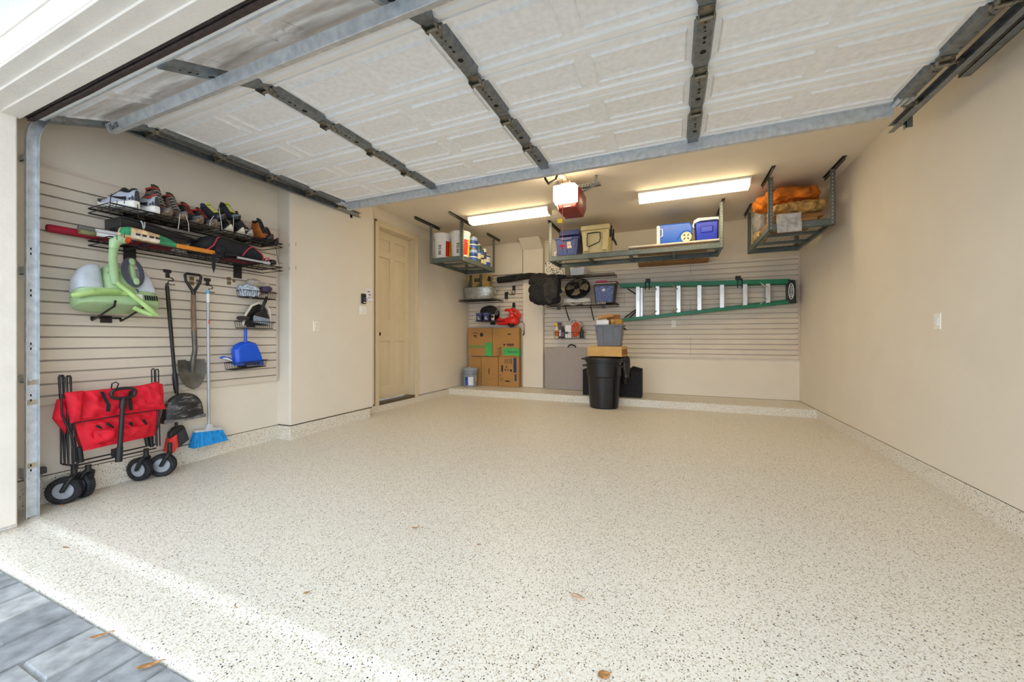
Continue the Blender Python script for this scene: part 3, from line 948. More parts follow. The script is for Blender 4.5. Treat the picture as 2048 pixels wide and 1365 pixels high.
for sx in (-0.15, 0.28):
    b.box(OX + sx - 0.015, yb + 0.006, 2.66, OX + sx + 0.015, yb + 0.01, ZC)
b.to('mounting_bracket', [GALVD, HOLE], op)
b = MB()
b.tube([(OX - 0.04, 3.318, 2.535), (OX - 0.038, 3.37, 2.47), (OX - 0.03, 3.44, 2.452), (OX - 0.01, 3.60, 2.545), (OX, 3.68, 2.655)], 0.012, 6)
b.box(OX - 0.03, 3.62, 2.64, OX + 0.03, 3.74, 2.665)
b.to('door_arm', BLACK, op)
cx_, cy_ = OX + 0.055, 3.62
b = MB()
b.tube([(cx_ - 0.02, cy_ + 0.03, 2.645), (cx_, cy_, 2.58), (cx_ + 0.003, cy_, 2.2), (cx_, cy_, 1.90)], 0.0028, 6)
co = b.to('release_cord', mat('red_cord', rgb(226, 96, 96), 0.6), op, label='thin red emergency release cord')
MB().box(cx_ - 0.05, cy_ - 0.001, 2.125, cx_ - 0.002, cy_ + 0.001, 2.165).to('cord_tag', SIGNYEL, co)
b = MB()
b.tube([(cx_ - 0.03, cy_, 1.902), (cx_ + 0.03, cy_, 1.898)], 0.009, 8).tube([(cx_, cy_, 1.91), (cx_ + 0.006, cy_, 1.872)], [0.010, 0.012], 8)
b.to('cord_handle', mat('red_handle', rgb(206, 36, 46), 0.4), co)

# ------------------------------------------------------------------ left wall: wire shelves
XF = -3.42                                  # front edge of the shelves
SY0, SY1 = 1.295, 2.505
def shelf_z(base, y):
    return base
def wire_shelf(label, base, brackets):
    t = thing('wire_shelf', label, 'shelf', (XS, (SY0 + SY1) / 2, base))
    b = MB()
    for dz in (0.0, -0.032):
        z0, z1 = shelf_z(base + dz, SY0), shelf_z(base + dz, SY1)
        b.tube([(XF, SY0, z0), (XF, SY1, z1), (XS + 0.012, SY1, z1), (XS + 0.012, SY0, z0)], 0.0042, 6, closed=True)
    b.to('rim', BLACKM, t)
    b = MB()
    n = 7
    for k in range(n):
        x = XF + (XS + 0.012 - XF) * k / (n - 1)
        b.tube([(x, SY0, shelf_z(base - 0.004, SY0)), (x, SY1, shelf_z(base - 0.004, SY1))], 0.0019, 4)
    k = 0
    y = SY0 + 0.03
    while y < SY1:
        z = shelf_z(base, y)
        b.tube([(XS + 0.012, y, z), (XF, y, z), (XF, y, z - 0.032)] if k % 3 == 0 else [(XS + 0.012, y, z), (XF, y, z)], 0.0020, 4)
        y += 0.055
        k += 1
    for x in (XF + 0.09, XF + 0.18):
        for y in (SY0, SY1):
            b.tube([(x, y, shelf_z(base, y)), (x, y, shelf_z(base - 0.032, y))], 0.0022, 4)
    b.to('wire_deck', BLACKM, t)
    for y in brackets:
        z = shelf_z(base, y)
        q = MB()
        q.box(XS, y - 0.035, z - 0.115, XS + 0.008, y + 0.035, z + 0.03)
        for k in range(7):
            q.box(XS + 0.008, y - 0.030, z - 0.108 + k * 0.012, XS + 0.010, y + 0.030, z - 0.102 + k * 0.012)
        q.prism([(XS + 0.006, z - 0.035), (XS + 0.006, z - 0.008), (XF + 0.02, z - 0.008), (XF + 0.02, z - 0.016)], lambda a, c, d: (a, d, c), y - 0.032, y - 0.026)
        q.to('bracket', BLACK, t)
    return t
BU, BL_ = 1.895, 1.672
wire_shelf('black wire shelf holding the row of shoes, upper of the two on the left wall', BU, (1.516, 2.28))
wire_shelf('black wire shelf under the shoe shelf, carrying the black bags', BL_, (1.516, 2.28))

# ------------------------------------------------------------------ shoes
def shoe(label, cat, loc, rz, L, colors, boot=0.0, sole_h=0.030, tilt=(0, 0), lace=True, laces_hang=None, thick=False, group='shoes on the upper wire shelf', band=False, name='shoe'):
    """toe along +x from the heel at x=0; colors = sole, upper, lining, accent, laces, toe"""
    cs, cu, cl, ca, cll, ct = colors
    t = thing(name, label, cat, loc, 0.0, group)
    t.rotation_euler = (tilt[0], tilt[1], rz)
    MW[t.name] = Matrix.Identity(4)
    N = 18
    def hw(u):     # half width of the sole
        return L * (0.115 + 0.030 * math.sin(PI * min(1, u * 1.15)) + 0.028 * math.exp(-((u - 0.68) / 0.17) ** 2)) * (1 - max(0, (u - 0.80) / 0.2) ** 2.2 * 0.72) * (1 - max(0, (0.09 - u) / 0.09) ** 2 * 0.45)
    def ring(u, z0, z1, k0, k1, n=20, e=0.75):
        r = []
        for j in range(n):
            a = 2 * PI * j / n
            c, s = math.cos(a), math.sin(a)
            zz_ = (z0 + z1) / 2 + math.copysign(abs(s) ** e, s) * (z1 - z0) / 2
            f = min(1.0, max(0.0, (zz_ - z0) / max(1e-6, z1 - z0)))
            w = hw(u) * (k0 + (k1 - k0) * f ** 1.3)
            r.append(Vector((u * L, math.copysign(abs(c) ** e, c) * w, zz_)))
        return r
    toe_up = lambda u: 0.030 * max(0, (u - 0.7) / 0.3) ** 2
    sh = (lambda u: sole_h * (1.5 - 0.75 * u)) if thick else (lambda u: sole_h)
    b = MB()
    b.loft([ring(min(max(u, 0.004), 0.996), toe_up(u), toe_up(u) + sh(u), 1.0, 1.0, e=0.45) for u in [i / N for i in range(N + 1)]])
    b.to('sole', cs, t, angle=50)
    hb = 0.108 + boot
    def top(u):
        if u < 0.36:
            return hb - 0.012 * math.sin(PI * u / 0.36) + (0.010 if u < 0.08 else 0)
        if u < 0.72:
            q = (u - 0.36) / 0.36
            return hb * (1 - q) ** (1.25 if boot > 0.03 else 0.9) + (0.062) * (1 - (1 - q) ** (1.25 if boot > 0.03 else 0.9))
        q = (u - 0.72) / 0.28
        return 0.062 - 0.022 * q ** 1.6
    b = MB()
    rg = []
    for i in range(N + 1):
        u = 0.012 + 0.97 * i / N
        tt = toe_up(u) + top(u) * (L / 0.28)
        k = (0.98 if boot > 0.05 else 0.80) if u < 0.40 else max(0.62, (0.98 if boot > 0.05 else 0.80) - 1.2 * (u - 0.4))
        rg.append(ring(u, toe_up(u) + sh(u) * 0.7, max(tt, toe_up(u) + sh(u) + 0.01), 0.96, k, e=0.7))
    b.loft(rg)
    up = b.to('upper', cu, t, angle=60)
    z = lambda u: (toe_up(u) + top(u) * (L / 0.28))
    # dark mouth with a padded collar
    b = MB()
    m_ = []
    for j in range(20):
        a = 2 * PI * j / 20
        u = 0.20 + 0.165 * math.cos(a)
        m_.append(Vector((u * L, math.sin(a) * hw(u) * (0.86 if boot > 0.05 else 0.72), z(u) + 0.004)))
    b.tube(m_, 0.0075, 6, closed=True)
    b.to('collar', cl, t)
    b = MB()
    b.add([(p.x * 0.96 + 0.008, p.y * 0.92, p.z - 0.001) for p in m_], [tuple(range(20))])
    b.to('mouth', HOLE, t)
    b = MB()
    u0_, u1_ = 0.33, 0.64
    tl = []
    for i in range(7):
        u = u0_ + (u1_ - u0_) * i / 6
        lift = 0.006 + (0.018 + boot * 0.10) * max(0, 1 - i / 1.8) ** 1.5
        w = hw(u) * (0.62 if boot > 0.05 else 0.48)
        tl.append([Vector((u * L - lift * 0.35, -w, z(u) + lift - 0.004)), Vector((u * L - lift * 0.35, 0, z(u) + lift + 0.003)), Vector((u * L - lift * 0.35, w, z(u) + lift - 0.004)),
                   Vector((u * L, w * 0.9, z(u) - 0.010)), Vector((u * L, -w * 0.9, z(u) - 0.010))])
    b.loft(tl)
    b.to('tongue', ca, t)
    if lace:
        b = MB()
        for i in range(5):
            u = 0.40 + 0.05 * i
            w = hw(u) * 0.55
            b.tube([(u * L, -w, z(u) - 0.002), (u * L + 0.004, 0, z(u) + 0.009), (u * L, w, z(u) - 0.002)], 0.0028, 5)
        b.to('laces', cll, t)
        for pts in laces_hang or ():
            MB().tube(pts, 0.0022, 5).to('loose_lace', LACEK if cll is LACEK else LACEG, t)
    # toe cap and heel counter
    b = MB()
    rg = []
    for i in range(6):
        u = 0.80 + 0.186 * i / 5
        rg.append(ring(u, toe_up(u) + sh(u) * 0.8, z(u) + 0.003, 0.99, 0.72, e=0.7))
    b.loft(rg)
    b.to('toe_cap', ct, t, angle=60)
    b = MB()
    rg = []
    for i in range(5):
        u = 0.006 + 0.13 * i / 4
        rg.append(ring(u, toe_up(u) + sh(u) * 0.8, z(u) - 0.006, 1.0, 0.68, e=0.7))
    b.loft(rg)
    b.to('heel_counter', ca if band else ct, t, angle=60)
    if band:
        for sg in (-1, 1):
            b = MB()
            rr = []
            for i in range(9):
                q = i / 8
                u = 0.15 + 0.45 * q
                zz_ = sh(u) + 0.012 + 0.030 * q ** 1.5
                f = 1.03 - 0.16 * ((zz_ - sh(u)) / 0.08)
                rr.append((Vector((u * L, sg * hw(u) * f, zz_)), 0.012 * (1 - q) + 0.001))
            vs, fs = [], []
            for p, w in rr:
                vs += [p + Vector((0, 0, -w)), p + Vector((0, sg * 0.004, 0)), p + Vector((0, 0, w))]
            for i in range(8):
                for j in range(2):
                    fs.append((i * 3 + j, i * 3 + 3 + j, i * 3 + 4 + j, i * 3 + 1 + j))
            b.add(vs, fs)
            b.to('side_stripe', BLACKF, t)
    MW[t.name] = Matrix.Translation(loc) @ t.rotation_euler.to_matrix().to_4x4()
    return t
GSN = mat('grey_mesh_sneaker_fabric', rgb(176, 182, 194), 0.8, var=0.05, scale=60)
WSOLE = mat('white_foam_sole', rgb(238, 236, 228), 0.7, var=0.03)
CHAR = mat('charcoal_shoe_fabric', rgb(66, 64, 72), 0.8, var=0.1)
BRN = mat('muddy_brown_suede', rgb(116, 92, 80), 0.9, var=0.2, scale=40, bump=0.4)
MUD = mat('dried_mud_rubber', rgb(128, 110, 92), 0.95, var=0.3, scale=70, bump=0.6)
TOEG = mat('scuffed_grey_toe_rubber', rgb(92, 92, 96), 0.7, var=0.15)
RUST = mat('rust_red_lining', rgb(166, 64, 42), 0.8, var=0.1)
TRED = mat('bright_red_webbing', rgb(206, 66, 46), 0.7, var=0.1)
LACEG = mat('grey_lace', rgb(186, 184, 178), 0.8)
LACEK = mat('black_lace', rgb(34, 30, 34), 0.8)
YEL = mat('bright_yellow_tab', rgb(226, 220, 30), 0.6)
BKS = mat('black_shoe_mesh', rgb(40, 42, 48), 0.75, var=0.2, scale=50)
BLG = mat('blue_grey_toe_rubber', rgb(104, 122, 130), 0.6, var=0.12)
ORL = mat('orange_leather', rgb(196, 112, 46), 0.65, var=0.12, scale=30, bump=0.3)
OFFW = mat('off_white_midsole', rgb(222, 210, 186), 0.7, var=0.05)
DKB = mat('dark_brown_mesh', rgb(64, 56, 54), 0.8, var=0.2, scale=50)
def on(y):
    return shelf_z(BU, y) + 0.006
def shoe2(label, cat, heel, toe, lift=0.0, group=None, **k):
    """heel, toe = (photo column, x): where the two ends stand on the shelf"""
    h, t = W(heel[0], 420, x=heel[1]), W(toe[0], 420, x=toe[1])
    L = math.hypot(t.x - h.x, t.y - h.y)
    L2 = k.pop('L', L)
    return shoe(label, cat, (h.x, h.y, on(0) + lift), math.atan2(t.y - h.y, t.x - h.x), L2, k.pop('colors'), **k)
shoe2('grey sneaker with thick white sole, nearest the opening on the shoe shelf', 'shoe', (275, -3.42), (197, -3.68), colors=(WSOLE, GSN, BLACKF, CHAR, LACEK, CHAR), boot=0.012, sole_h=0.033, thick=True, band=True, name='sneaker')
shoe2('second grey sneaker, heel showing beside the first white soled one', 'shoe', (315, -3.42), (252, -3.68), colors=(WSOLE, GSN, RUST, CHAR, LACEK, CHAR), boot=0.012, sole_h=0.033, thick=True, band=True, name='sneaker')
shoe2('muddy brown hiking boot with tall red lined shaft, right beside the grey sneakers', 'boot', (296, -3.70), (342, -3.425), colors=(MUD, BRN, RUST, DKB, LACEG, TOEG), boot=0.125, name='hiking_boot')
shoe2('muddy brown hiking boot with pale laces, second from the grey sneakers', 'boot', (325, -3.70), (373, -3.425), colors=(MUD, BRN, RUST, DKB, LACEG, TOEG), boot=0.10, name='hiking_boot')
shoe2('black trail shoe with red webbing, left one of the red strapped pair', 'shoe', (352, -3.71), (405, -3.425), colors=(MUD, BKS, TRED, BKS, TRED, TOEG), boot=0.055, name='trail_shoe')
shoe2('black trail shoe with red webbing, right one of the red strapped pair', 'shoe', (381, -3.71), (433, -3.425), colors=(MUD, BKS, TRED, BKS, TRED, TOEG), boot=0.045, name='trail_shoe')
shoe2('dark grey running shoe with a yellow tab, its mouth open toward the room', 'shoe', (409, -3.67), (450, -3.43), lift=0.105, L=0.26, colors=(BLACK, BKS, mat('slate_blue_lining', rgb(62, 74, 98), 0.8), YEL, LACEG, TOEG), boot=0.02, name='running_shoe', tilt=(R(18), R(10)))
shoe2('dark running shoe with yellow tongue, perched on top of the small black shoes', 'shoe', (437, -3.69), (476, -3.45), lift=0.165, L=0.26, colors=(BLACK, BKS, BKS, YEL, LACEG, BLG), boot=0.02, name='running_shoe', tilt=(0, R(16)))
shoe2('small black shoe with cream midsole under the perched running shoe', 'shoe', (446, -3.64), (462, -3.43), colors=(OFFW, BKS, BKS, CHAR, LACEK, BKS), boot=0.02, name='shoe')
shoe2('small black shoe with cream midsole, next to its twin, toward the orange boots', 'shoe', (468, -3.64), (486, -3.43), colors=(OFFW, BKS, BKS, CHAR, LACEK, BKS), boot=0.02, name='shoe')
shoe('dark brown mesh shoe standing upright against the wall behind the small black shoes', 'shoe', (-3.675, 2.27, on(2.3) + 0.022), R(-90), 0.235, (CHAR, DKB, BKS, DKB, LACEG, DKB), name='shoe', tilt=(0, R(-70)))
shoe2('small patterned black shoe with pale speckled sole beside the orange boots', 'shoe', (486, -3.63), (503, -3.43), colors=(mat('speckled_pale_sole', rgb(176, 170, 160), 0.8, var=0.4, scale=90), BKS, BKS, CHAR, LACEG, CHAR), name='shoe')
shoe2('orange leather ankle boot with black collar, nearer of the orange pair', 'boot', (506, -3.69), (546, -3.43), colors=(BLACK, ORL, BKS, BKS, LACEK, BLACK), boot=0.11, sole_h=0.034, name='ankle_boot')
shoe2('orange leather ankle boot mostly hidden behind its mate at the shelf end', 'boot', (525, -3.70), (556, -3.50), colors=(BLACK, ORL, BKS, BKS, LACEK, BLACK), boot=0.10, sole_h=0.034, name='ankle_boot')

def lace(shoe_, pts, m_):
    b = MB()
    P_ = [W(u, v, x=-3.408) for i, (u, v) in enumerate(pts)]
    b.tube(P_, 0.0024, 5)
    b.to('loose_lace', m_, shoe_)
B_ = bpy.data.objects
lace(B_['sneaker'], ((223, 388), (221, 398), (220, 414), (221, 431)), LACEK)
lace(B_['sneaker.001'], ((275, 409), (276, 420), (277, 434)), LACEK)
lace(B_['trail_shoe'], ((360, 428), (359, 436), (358, 448), (356, 459)), LACEG)
lace(B_['trail_shoe'], ((371, 430), (374, 438), (377, 448), (378, 464)), LACEG)
lace(B_['running_shoe'], ((428, 432), (421, 441), (419, 452)), LACEG)
lace(B_['running_shoe.001'], ((438, 415), (440, 430), (443, 446), (444, 460)), LACEG)
lace(B_['running_shoe.001'], ((467, 434), (467, 445), (466, 462)), LACEG)

# ------------------------------------------------------------------ on the lower shelf
def onl(y):
    return shelf_z(BL_, y) + 0.004
tray = thing('boot_tray', 'long black plastic trough tilted on the lower wire shelf', 'tray', (-3.58, 1.68, onl(1.6)))
b = MB()
def tr_ring(y, z0, z1, wb, wt, x=-3.585):
    z0 += onl(y); z1 += onl(y)
    return [Vector((x - wb, y, z0)), Vector((x + wb, y, z0)), Vector((x + wt, y, z1)), Vector((x + wt + 0.014, y, z1)), Vector((x + wt + 0.014, y, z1 + 0.012)), Vector((x + wt - 0.008, y, z1 + 0.012)), Vector((x + wb - 0.008, y, z0 + 0.01)), Vector((x - wb + 0.008, y, z0 + 0.01)), Vector((x - wt + 0.008, y, z1 + 0.012)), Vector((x - wt - 0.014, y, z1 + 0.012)), Vector((x - wt - 0.014, y, z1)), Vector((x - wt, y, z1))]
b.loft([tr_ring(1.375, 0.092, 0.148, 0.085, 0.105), tr_ring(1.40, 0.084, 0.148, 0.09, 0.108), tr_ring(1.50, 0.084, 0.142, 0.09, 0.108), tr_ring(1.78, 0.084, 0.104, 0.09, 0.108), tr_ring(1.83, 0.084, 0.096, 0.07, 0.09)])
b.box(-3.69, 1.370, onl(1.41) + 0.092, -3.48, 1.38, onl(1.41) + 0.158)
b.to('trough', BLACK, tray, bevel=0.002)
b = MB()
yc = 1.47
b.tube([(-3.455, yc, onl(yc) + 0.152), (-3.450, yc + 0.008, onl(yc) + 0.13), (-3.458, yc + 0.012, onl(yc) + 0.11), (-3.462, yc + 0.02, onl(yc) + 0.10)], 0.005, 6)
b.tube([(-3.452, yc + 0.02, onl(yc) + 0.148), (-3.452, yc + 0.018, onl(yc) + 0.108)], 0.004, 6)
b.to('clip', GREYM, tray)
bg = thing('seed_bag', 'half empty paper bag of seed with green corners on the lower wire shelf', 'bag', (-3.46, 1.56, onl(1.5)))
SEED = mat('printed_seed_bag_paper', rgb(206, 170, 130), 0.7, var=0.35, scale=14, bump=0.3)
b = MB()
rg = []
ys_ = [1.35, 1.362, 1.40, 1.48, 1.56, 1.63, 1.685, 1.705]
for i, y in enumerate(ys_):
    q = i / (len(ys_) - 1)
    h = (0.03, 0.075, 0.088, 0.082, 0.070, 0.052, 0.022, 0.006)[i]
    w = (0.050, 0.066, 0.070, 0.070, 0.068, 0.06, 0.05, 0.045)[i]
    r_ = []
    for j in range(16):
        a = 2 * PI * j / 16
        c_, s_ = math.cos(a), math.sin(a)
        p = Vector((-3.452 + math.copysign(abs(c_) ** 0.6, c_) * w * 0.5, y, onl(y) + 0.004 + h / 2 + math.copysign(abs(s_) ** 0.7, s_) * h / 2))
        p += Vector((0, 0, 0.006 * noise.noise(p * 18)))
        r_.append(p)
    rg.append(r_)
b.loft(rg)
b.to('bag', SEED, bg)
b = MB()
for i0, i1, k0, k1 in ((0, 2, 15, 20), (4, 6, 13, 19)):
    for j in range(k0, k1):
        for i in range(i0, i1):
            q = [rg[i][j % 16], rg[i][(j + 1) % 16], rg[i + 1][(j + 1) % 16], rg[i + 1][j % 16]]
            b.add([p + Vector((0.003, 0, 0.001)) for p in q], [(0, 1, 2, 3)])
b.to('green_corner', mat('green_print', rgb(48, 138, 92), 0.6, var=0.2, scale=30), bg)
b = MB()
for j in range(14, 16):
    for i in range(2, 4):
        q = [rg[i][j % 16], rg[i][(j + 1) % 16], rg[i + 1][(j + 1) % 16], rg[i + 1][j % 16]]
        b.add([p + Vector((0.0025, 0, 0.0005)) for p in q], [(0, 1, 2, 3)])
b.to('white_panel', mat('pale_print', rgb(222, 208, 186), 0.7, var=0.12, scale=30), bg)
b = MB()
for k, y in enumerate((1.425, 1.46, 1.50, 1.535)):
    b.box(-3.4165, y, onl(y) + 0.036, -3.4125, y + 0.024, onl(y) + 0.05)
b.to('print', INK, bg)
OFF = Vector((0, -0.135, 0))
t = thing('racket_bag', 'black sports bag with red piping lying on the lower wire shelf', 'bag', (-3.56, 2.1, onl(2.1)))
b = MB()
rg = []
for i in range(19):
    q = i / 18
    y = 1.972 + 0.513 * q
    h = 0.095 + 0.075 * math.sin(PI * min(1, q * 1.1 + 0.05)) ** 0.6 + 0.03 * q
    if q > 0.9:
        h *= 1 - ((q - 0.9) / 0.1) ** 2 * 0.55
    if q < 0.08:
        h *= 0.72 + 3.5 * q
    r_ = []
    for j in range(22):
        a = 2 * PI * j / 22
        c_, s_ = math.cos(a), math.sin(a)
        p = Vector((-3.535 + math.copysign(abs(c_) ** 0.75, c_) * 0.098, y, onl(y) + h / 2 + math.copysign(abs(s_) ** 0.75, s_) * h / 2))
        p += Vector((1, 0, 1)) * 0.014 * noise.noise(p * 9)
        p.z = max(p.z, onl(y) + 0.006)
        r_.append(p)
    rg.append(r_)
b.loft(rg)
b.to('body', BLACKF, t, angle=60)
for (a0, a1, j0, j1) in ((1, 5, 21, 4), (11, 17, 20, 4)):
    b = MB()
    pts = []
    for i in range(a0, a1 + 1):
        f = (i - a0) / (a1 - a0)
        j = 20 + (5 * math.sin(PI / 2 * min(1, f * 1.25)) if a0 > 5 else 5 * f)
        pts.append(rg[i][int(round(j)) % 22] + Vector((0.004, 0, 0.003)))
    if a0 > 5:
        pts += [rg[17][k % 22] + Vector((0.004, 0.004, 0)) for k in (23, 22, 21, 20, 19)]
    b.tube(pts, 0.004, 6)
    b.to('piping', mat('red_piping', rgb(214, 62, 84), 0.6), t)
b = MB()
for k in range(26):
    q = k / 25
    i = 5 + 8 * q
    p = rg[int(i)][3].lerp(rg[min(18, int(i) + 1)][3], i - int(i))
    b.box(p.x - 0.004, p.y - 0.004, p.z - 0.004, p.x + 0.010, p.y + 0.004, p.z + 0.008)
b.to('zipper', BLACK, t)
b = MB()
b.tube([(-3.45, 2.475, onl(2.47) + 0.05), (-3.44, 2.52, onl(2.5) + 0.065), (-3.45, 2.53, onl(2.5) + 0.04), (-3.47, 2.49, onl(2.5) + 0.02)], 0.006, 6)
b.to('pull_loop', mat('red_piping', rgb(214, 62, 84), 0.6), t)
t = tag(MB().box(-3.405 - 0.03, 1.80, onl(1.8), -3.405 - 0.012, 2.06, onl(1.8) + 0.034).box(-3.437, 1.86, onl(1.8) + 0.003, -3.415, 1.90, onl(1.8) + 0.03).to('spirit_level', mat('orange_tool_plastic', rgb(206, 124, 34), 0.5), bevel=0.004), 'orange spirit level lying at the front of the lower wire shelf', 'tool')
TR2 = mat('dark_red_cloth', rgb(150, 14, 42), 0.75, var=0.1)
b = MB()
z_ = shelf_z(BL_, 1.0) + 0.030
b.tube([(-3.66, 1.225, z_ + 0.0), (-3.66, 1.24, z_ + 0.0), (-3.655, 1.5, z_), (-3.655, 1.80, z_), (-3.655, 1.87, z_)], [0.022, 0.025, 0.025, 0.024, 0.018], 14)
tag(b.to('umbrella_sleeve', TR2), 'long dark red fabric sleeve poking left off the lower wire shelf', 'umbrella')
for k, (dx, dz, lab) in enumerate(((0.0, 0.056, 'white extension pole with grey end cap, upper of the two beside the red sleeve'), (0.05, 0.024, 'white extension pole with greenish end cap, lower of the two beside the red sleeve'))):
    X = -3.615 + dx
    t = thing('extension_pole', lab, 'pole', (X, 1.4, onl(1.3)), group='white poles on the lower wire shelf')
    z0 = onl(1.2) + (0.056 if k == 0 else 0.022)
    ys0 = 1.350 - k * 0.012
    MB().cyl((X, ys0 + 0.06, z0), (X, 1.60, z0 + 0.006), 0.0135, n=14).to('tube', WHITEP, t)
    MB().cyl((X, ys0, z0), (X, ys0 + 0.075, z0), 0.0175, n=14).to('end_cap', mat('grey_rubber_cap', rgb(112, 114, 112), 0.7) if k == 0 else mat('mossy_rubber_cap', rgb(118, 116, 78), 0.8, var=0.2), t)
b = MB()
b.blob((-3.62, 1.80, onl(1.8) + 0.136), (0.09, 0.11, 0.10), 1.0, 0.03)
tag(b.to('cap', mat('off_white_cloth', rgb(214, 206, 190), 0.85)), 'off white cap showing over the back of the black trough', 'cap')
t = thing('work_gloves', 'black glove and strap bunched at the front of the lower wire shelf', 'glove', (-3.43, 2.06, onl(2.06) - 0.01))
b = MB()
b.blob((-3.408, 2.09, onl(2.09) + 0.046), (0.042, 0.07, 0.06), 0.9, 0.2, 16, 3, 20, 12)
for k in range(4):
    b.tube([(-3.42, 2.07 + k * 0.014, onl(2.07) + 0.018), (-3.398, 2.06 + k * 0.014, onl(2.07) + 0.004), (-3.395, 2.055 + k * 0.014, onl(2.07) - 0.022)], [0.009, 0.008, 0.006], 6)
b.to('glove', BLACKF, t)
b = MB()
b.tube([(-3.405, 2.12, onl(2.1) + 0.020), (-3.40, 2.17, onl(2.1) + 0.02), (-3.40, 2.225, onl(2.2) + 0.03)], 0.009, 6)
b.to('strap', BLACKF, t)
b = MB()
zt = onl(2.04) - 0.02
b.prism([(2.025, zt), (2.036, zt + 0.03), (2.047, zt), (2.049, zt - 0.08), (2.036, zt - 0.13), (2.024, zt - 0.08)], lambda a, c, d: (d, a, c), -3.402, -3.396)
b.to('hanging_strap', BLACKF, t)
tag(MB().box(-3.60, 2.20, onl(2.2), -3.43, 2.44, onl(2.3) + 0.004).to('folded_cloth', TR2, bevel=0.004), 'dark red folded cloth lying flat under the black sports bag', 'cloth')
t = tag(MB().cyl((-3.405, 2.22, onl(2.2) + 0.010), (-3.405, 2.47, onl(2.45) + 0.010), 0.010, n=10).cyl((-3.405, 2.45, onl(2.45) + 0.010), (-3.405, 2.50, onl(2.5) + 0.010), 0.015, n=10).to('paint_stick', GREYM), 'thin grey rod lying along the front right of the lower wire shelf', 'rod')
t = tag(MB().blob((-3.475, 2.565, onl(2.49) + 0.036), (0.10, 0.06, 0.05), 0.6, 0.08, 12, 5).to('pouch', BLACK), 'small black pouch at the right end of the lower wire shelf', 'pouch')
b = MB()
b.tube([(-3.409, 2.56, onl(2.46) + 0.23), (-3.405, 2.575, onl(2.46) + 0.1), (-3.405, 2.59, onl(2.46) + 0.02), (-3.40, 2.62, onl(2.46) + 0.035)], 0.0025, 5)
tag(b.to('cord', BLACKM), 'thin black cord hanging between the two wire shelves at the right end', 'cord')

OFF = Vector((0, -0.012, 0))
# ------------------------------------------------------------------ green carpet cleaner on its hook
gc = thing('carpet_cleaner', 'pale green portable carpet cleaner with clear tanks hanging on the slat wall', 'cleaner', (-3.6, 1.38, 1.235))
gx = -3.60
def gring(z, y0, y1, hx, e=0.55, n=32, x=gx):
    r = []
    for j in range(n):
        a = 2 * PI * j / n
        c_, s_ = math.cos(a), math.sin(a)
        r.append(Vector((x + math.copysign(abs(c_) ** e, c_) * hx, (y0 + y1) / 2 + math.copysign(abs(s_) ** e, s_) * (y1 - y0) / 2, z)))
    return r
b = MB()
b.loft([gring(1.225, 1.20, 1.585, 0.10), gring(1.235, 1.178, 1.60, 0.112), gring(1.275, 1.172, 1.606, 0.115), gring(1.30, 1.176, 1.602, 0.112)])
b.loft([gring(1.300, 1.172, 1.600, 0.108), gring(1.335, 1.178, 1.590, 0.106)])
b.to('base', LGREEN, gc, bevel=0.004)
b = MB()
b.loft([gring(1.335, 1.30, 1.48, 0.100, 0.6), gring(1.42, 1.305, 1.475, 0.098, 0.6), gring(1.50, 1.32, 1.46, 0.085, 0.7), gring(1.535, 1.345, 1.435, 0.05, 0.8)])
b.to('body', LGREEN, gc)
for k, (ya, yb, lab) in enumerate(((1.178, 1.312, 'clear domed tank on the left'), (1.46, 1.592, 'clear domed tank on the right'))):
    b = MB()
    rg = []
    for i in range(9):
        q = i / 8
        h = 1.335 + 0.185 * math.sin(q * PI / 2)
        w = math.cos(q * PI / 2) ** 0.55
        if k == 0:
            y0, y1 = yb - (yb - ya) * max(w, 0.05), yb
        else:
            y0, y1 = ya, ya + (yb - ya) * max(w, 0.05)
        rg.append(gring(h, y0, y1, 0.088 * max(0.35, w ** 0.5), 0.6, 24))
    b.loft(rg)
    b.to('tank', CLEARP, gc, label=lab)
b = MB()
b.tube([(-3.505, 1.355, 1.37), (-3.485, 1.345, 1.42), (-3.42, 1.325, 1.52), (-3.360, 1.315, 1.575)], [0.022, 0.024, 0.021, 0.022], 12)
b.tube([(-3.364, 1.313, 1.56), (-3.350, 1.318, 1.60), (-3.332, 1.345, 1.622), (-3.32, 1.365, 1.612)], [0.023, 0.030, 0.030, 0.024], 12)
b.box(-3.50, 1.345, 1.45, -3.468, 1.375, 1.46).box(-3.495, 1.315, 1.44, -3.470, 1.335, 1.47)
ho = b.to('spray_handle', LGREEN, gc)
b = MB()
b.box(-3.342, 1.338, 1.604, -3.305, 1.384, 1.630)
for k in range(5):
    b.box(-3.344 + k * 0.008, 1.336, 1.626, -3.340 + k * 0.008, 1.386, 1.635)
b.to('trigger', mat('orange_red_trigger', rgb(238, 74, 34), 0.4), ho, bevel=0.003, label='orange red trigger grip')
b = MB()
b.tube([(-3.495, 1.36, 1.375), (-3.478, 1.368, 1.345), (-3.465, 1.40, 1.30), (-3.45, 1.45, 1.23), (-3.445, 1.50, 1.165), (-3.45, 1.52, 1.145), (-3.475, 1.51, 1.15), (-3.50, 1.47, 1.18), (-3.51, 1.43, 1.21)], 0.0165, 12)
pts = [(-3.478, 1.395, 1.295), (-3.474, 1.34, 1.300), (-3.473, 1.27, 1.295), (-3.474, 1.20, 1.277), (-3.485, 1.165, 1.266), (-3.52, 1.155, 1.272)]
b.tube(pts, [0.016, 0.018, 0.019, 0.0175, 0.017, 0.016], 12)
for k in range(26):
    b.cyl((-3.4735, 1.225 + k * 0.0052, 1.2865 + k * 0.0005), (-3.4735, 1.2275 + k * 0.0052, 1.2868 + k * 0.0005), 0.0206, n=12)
b.to('hose', HOSEG, gc)
b = MB()
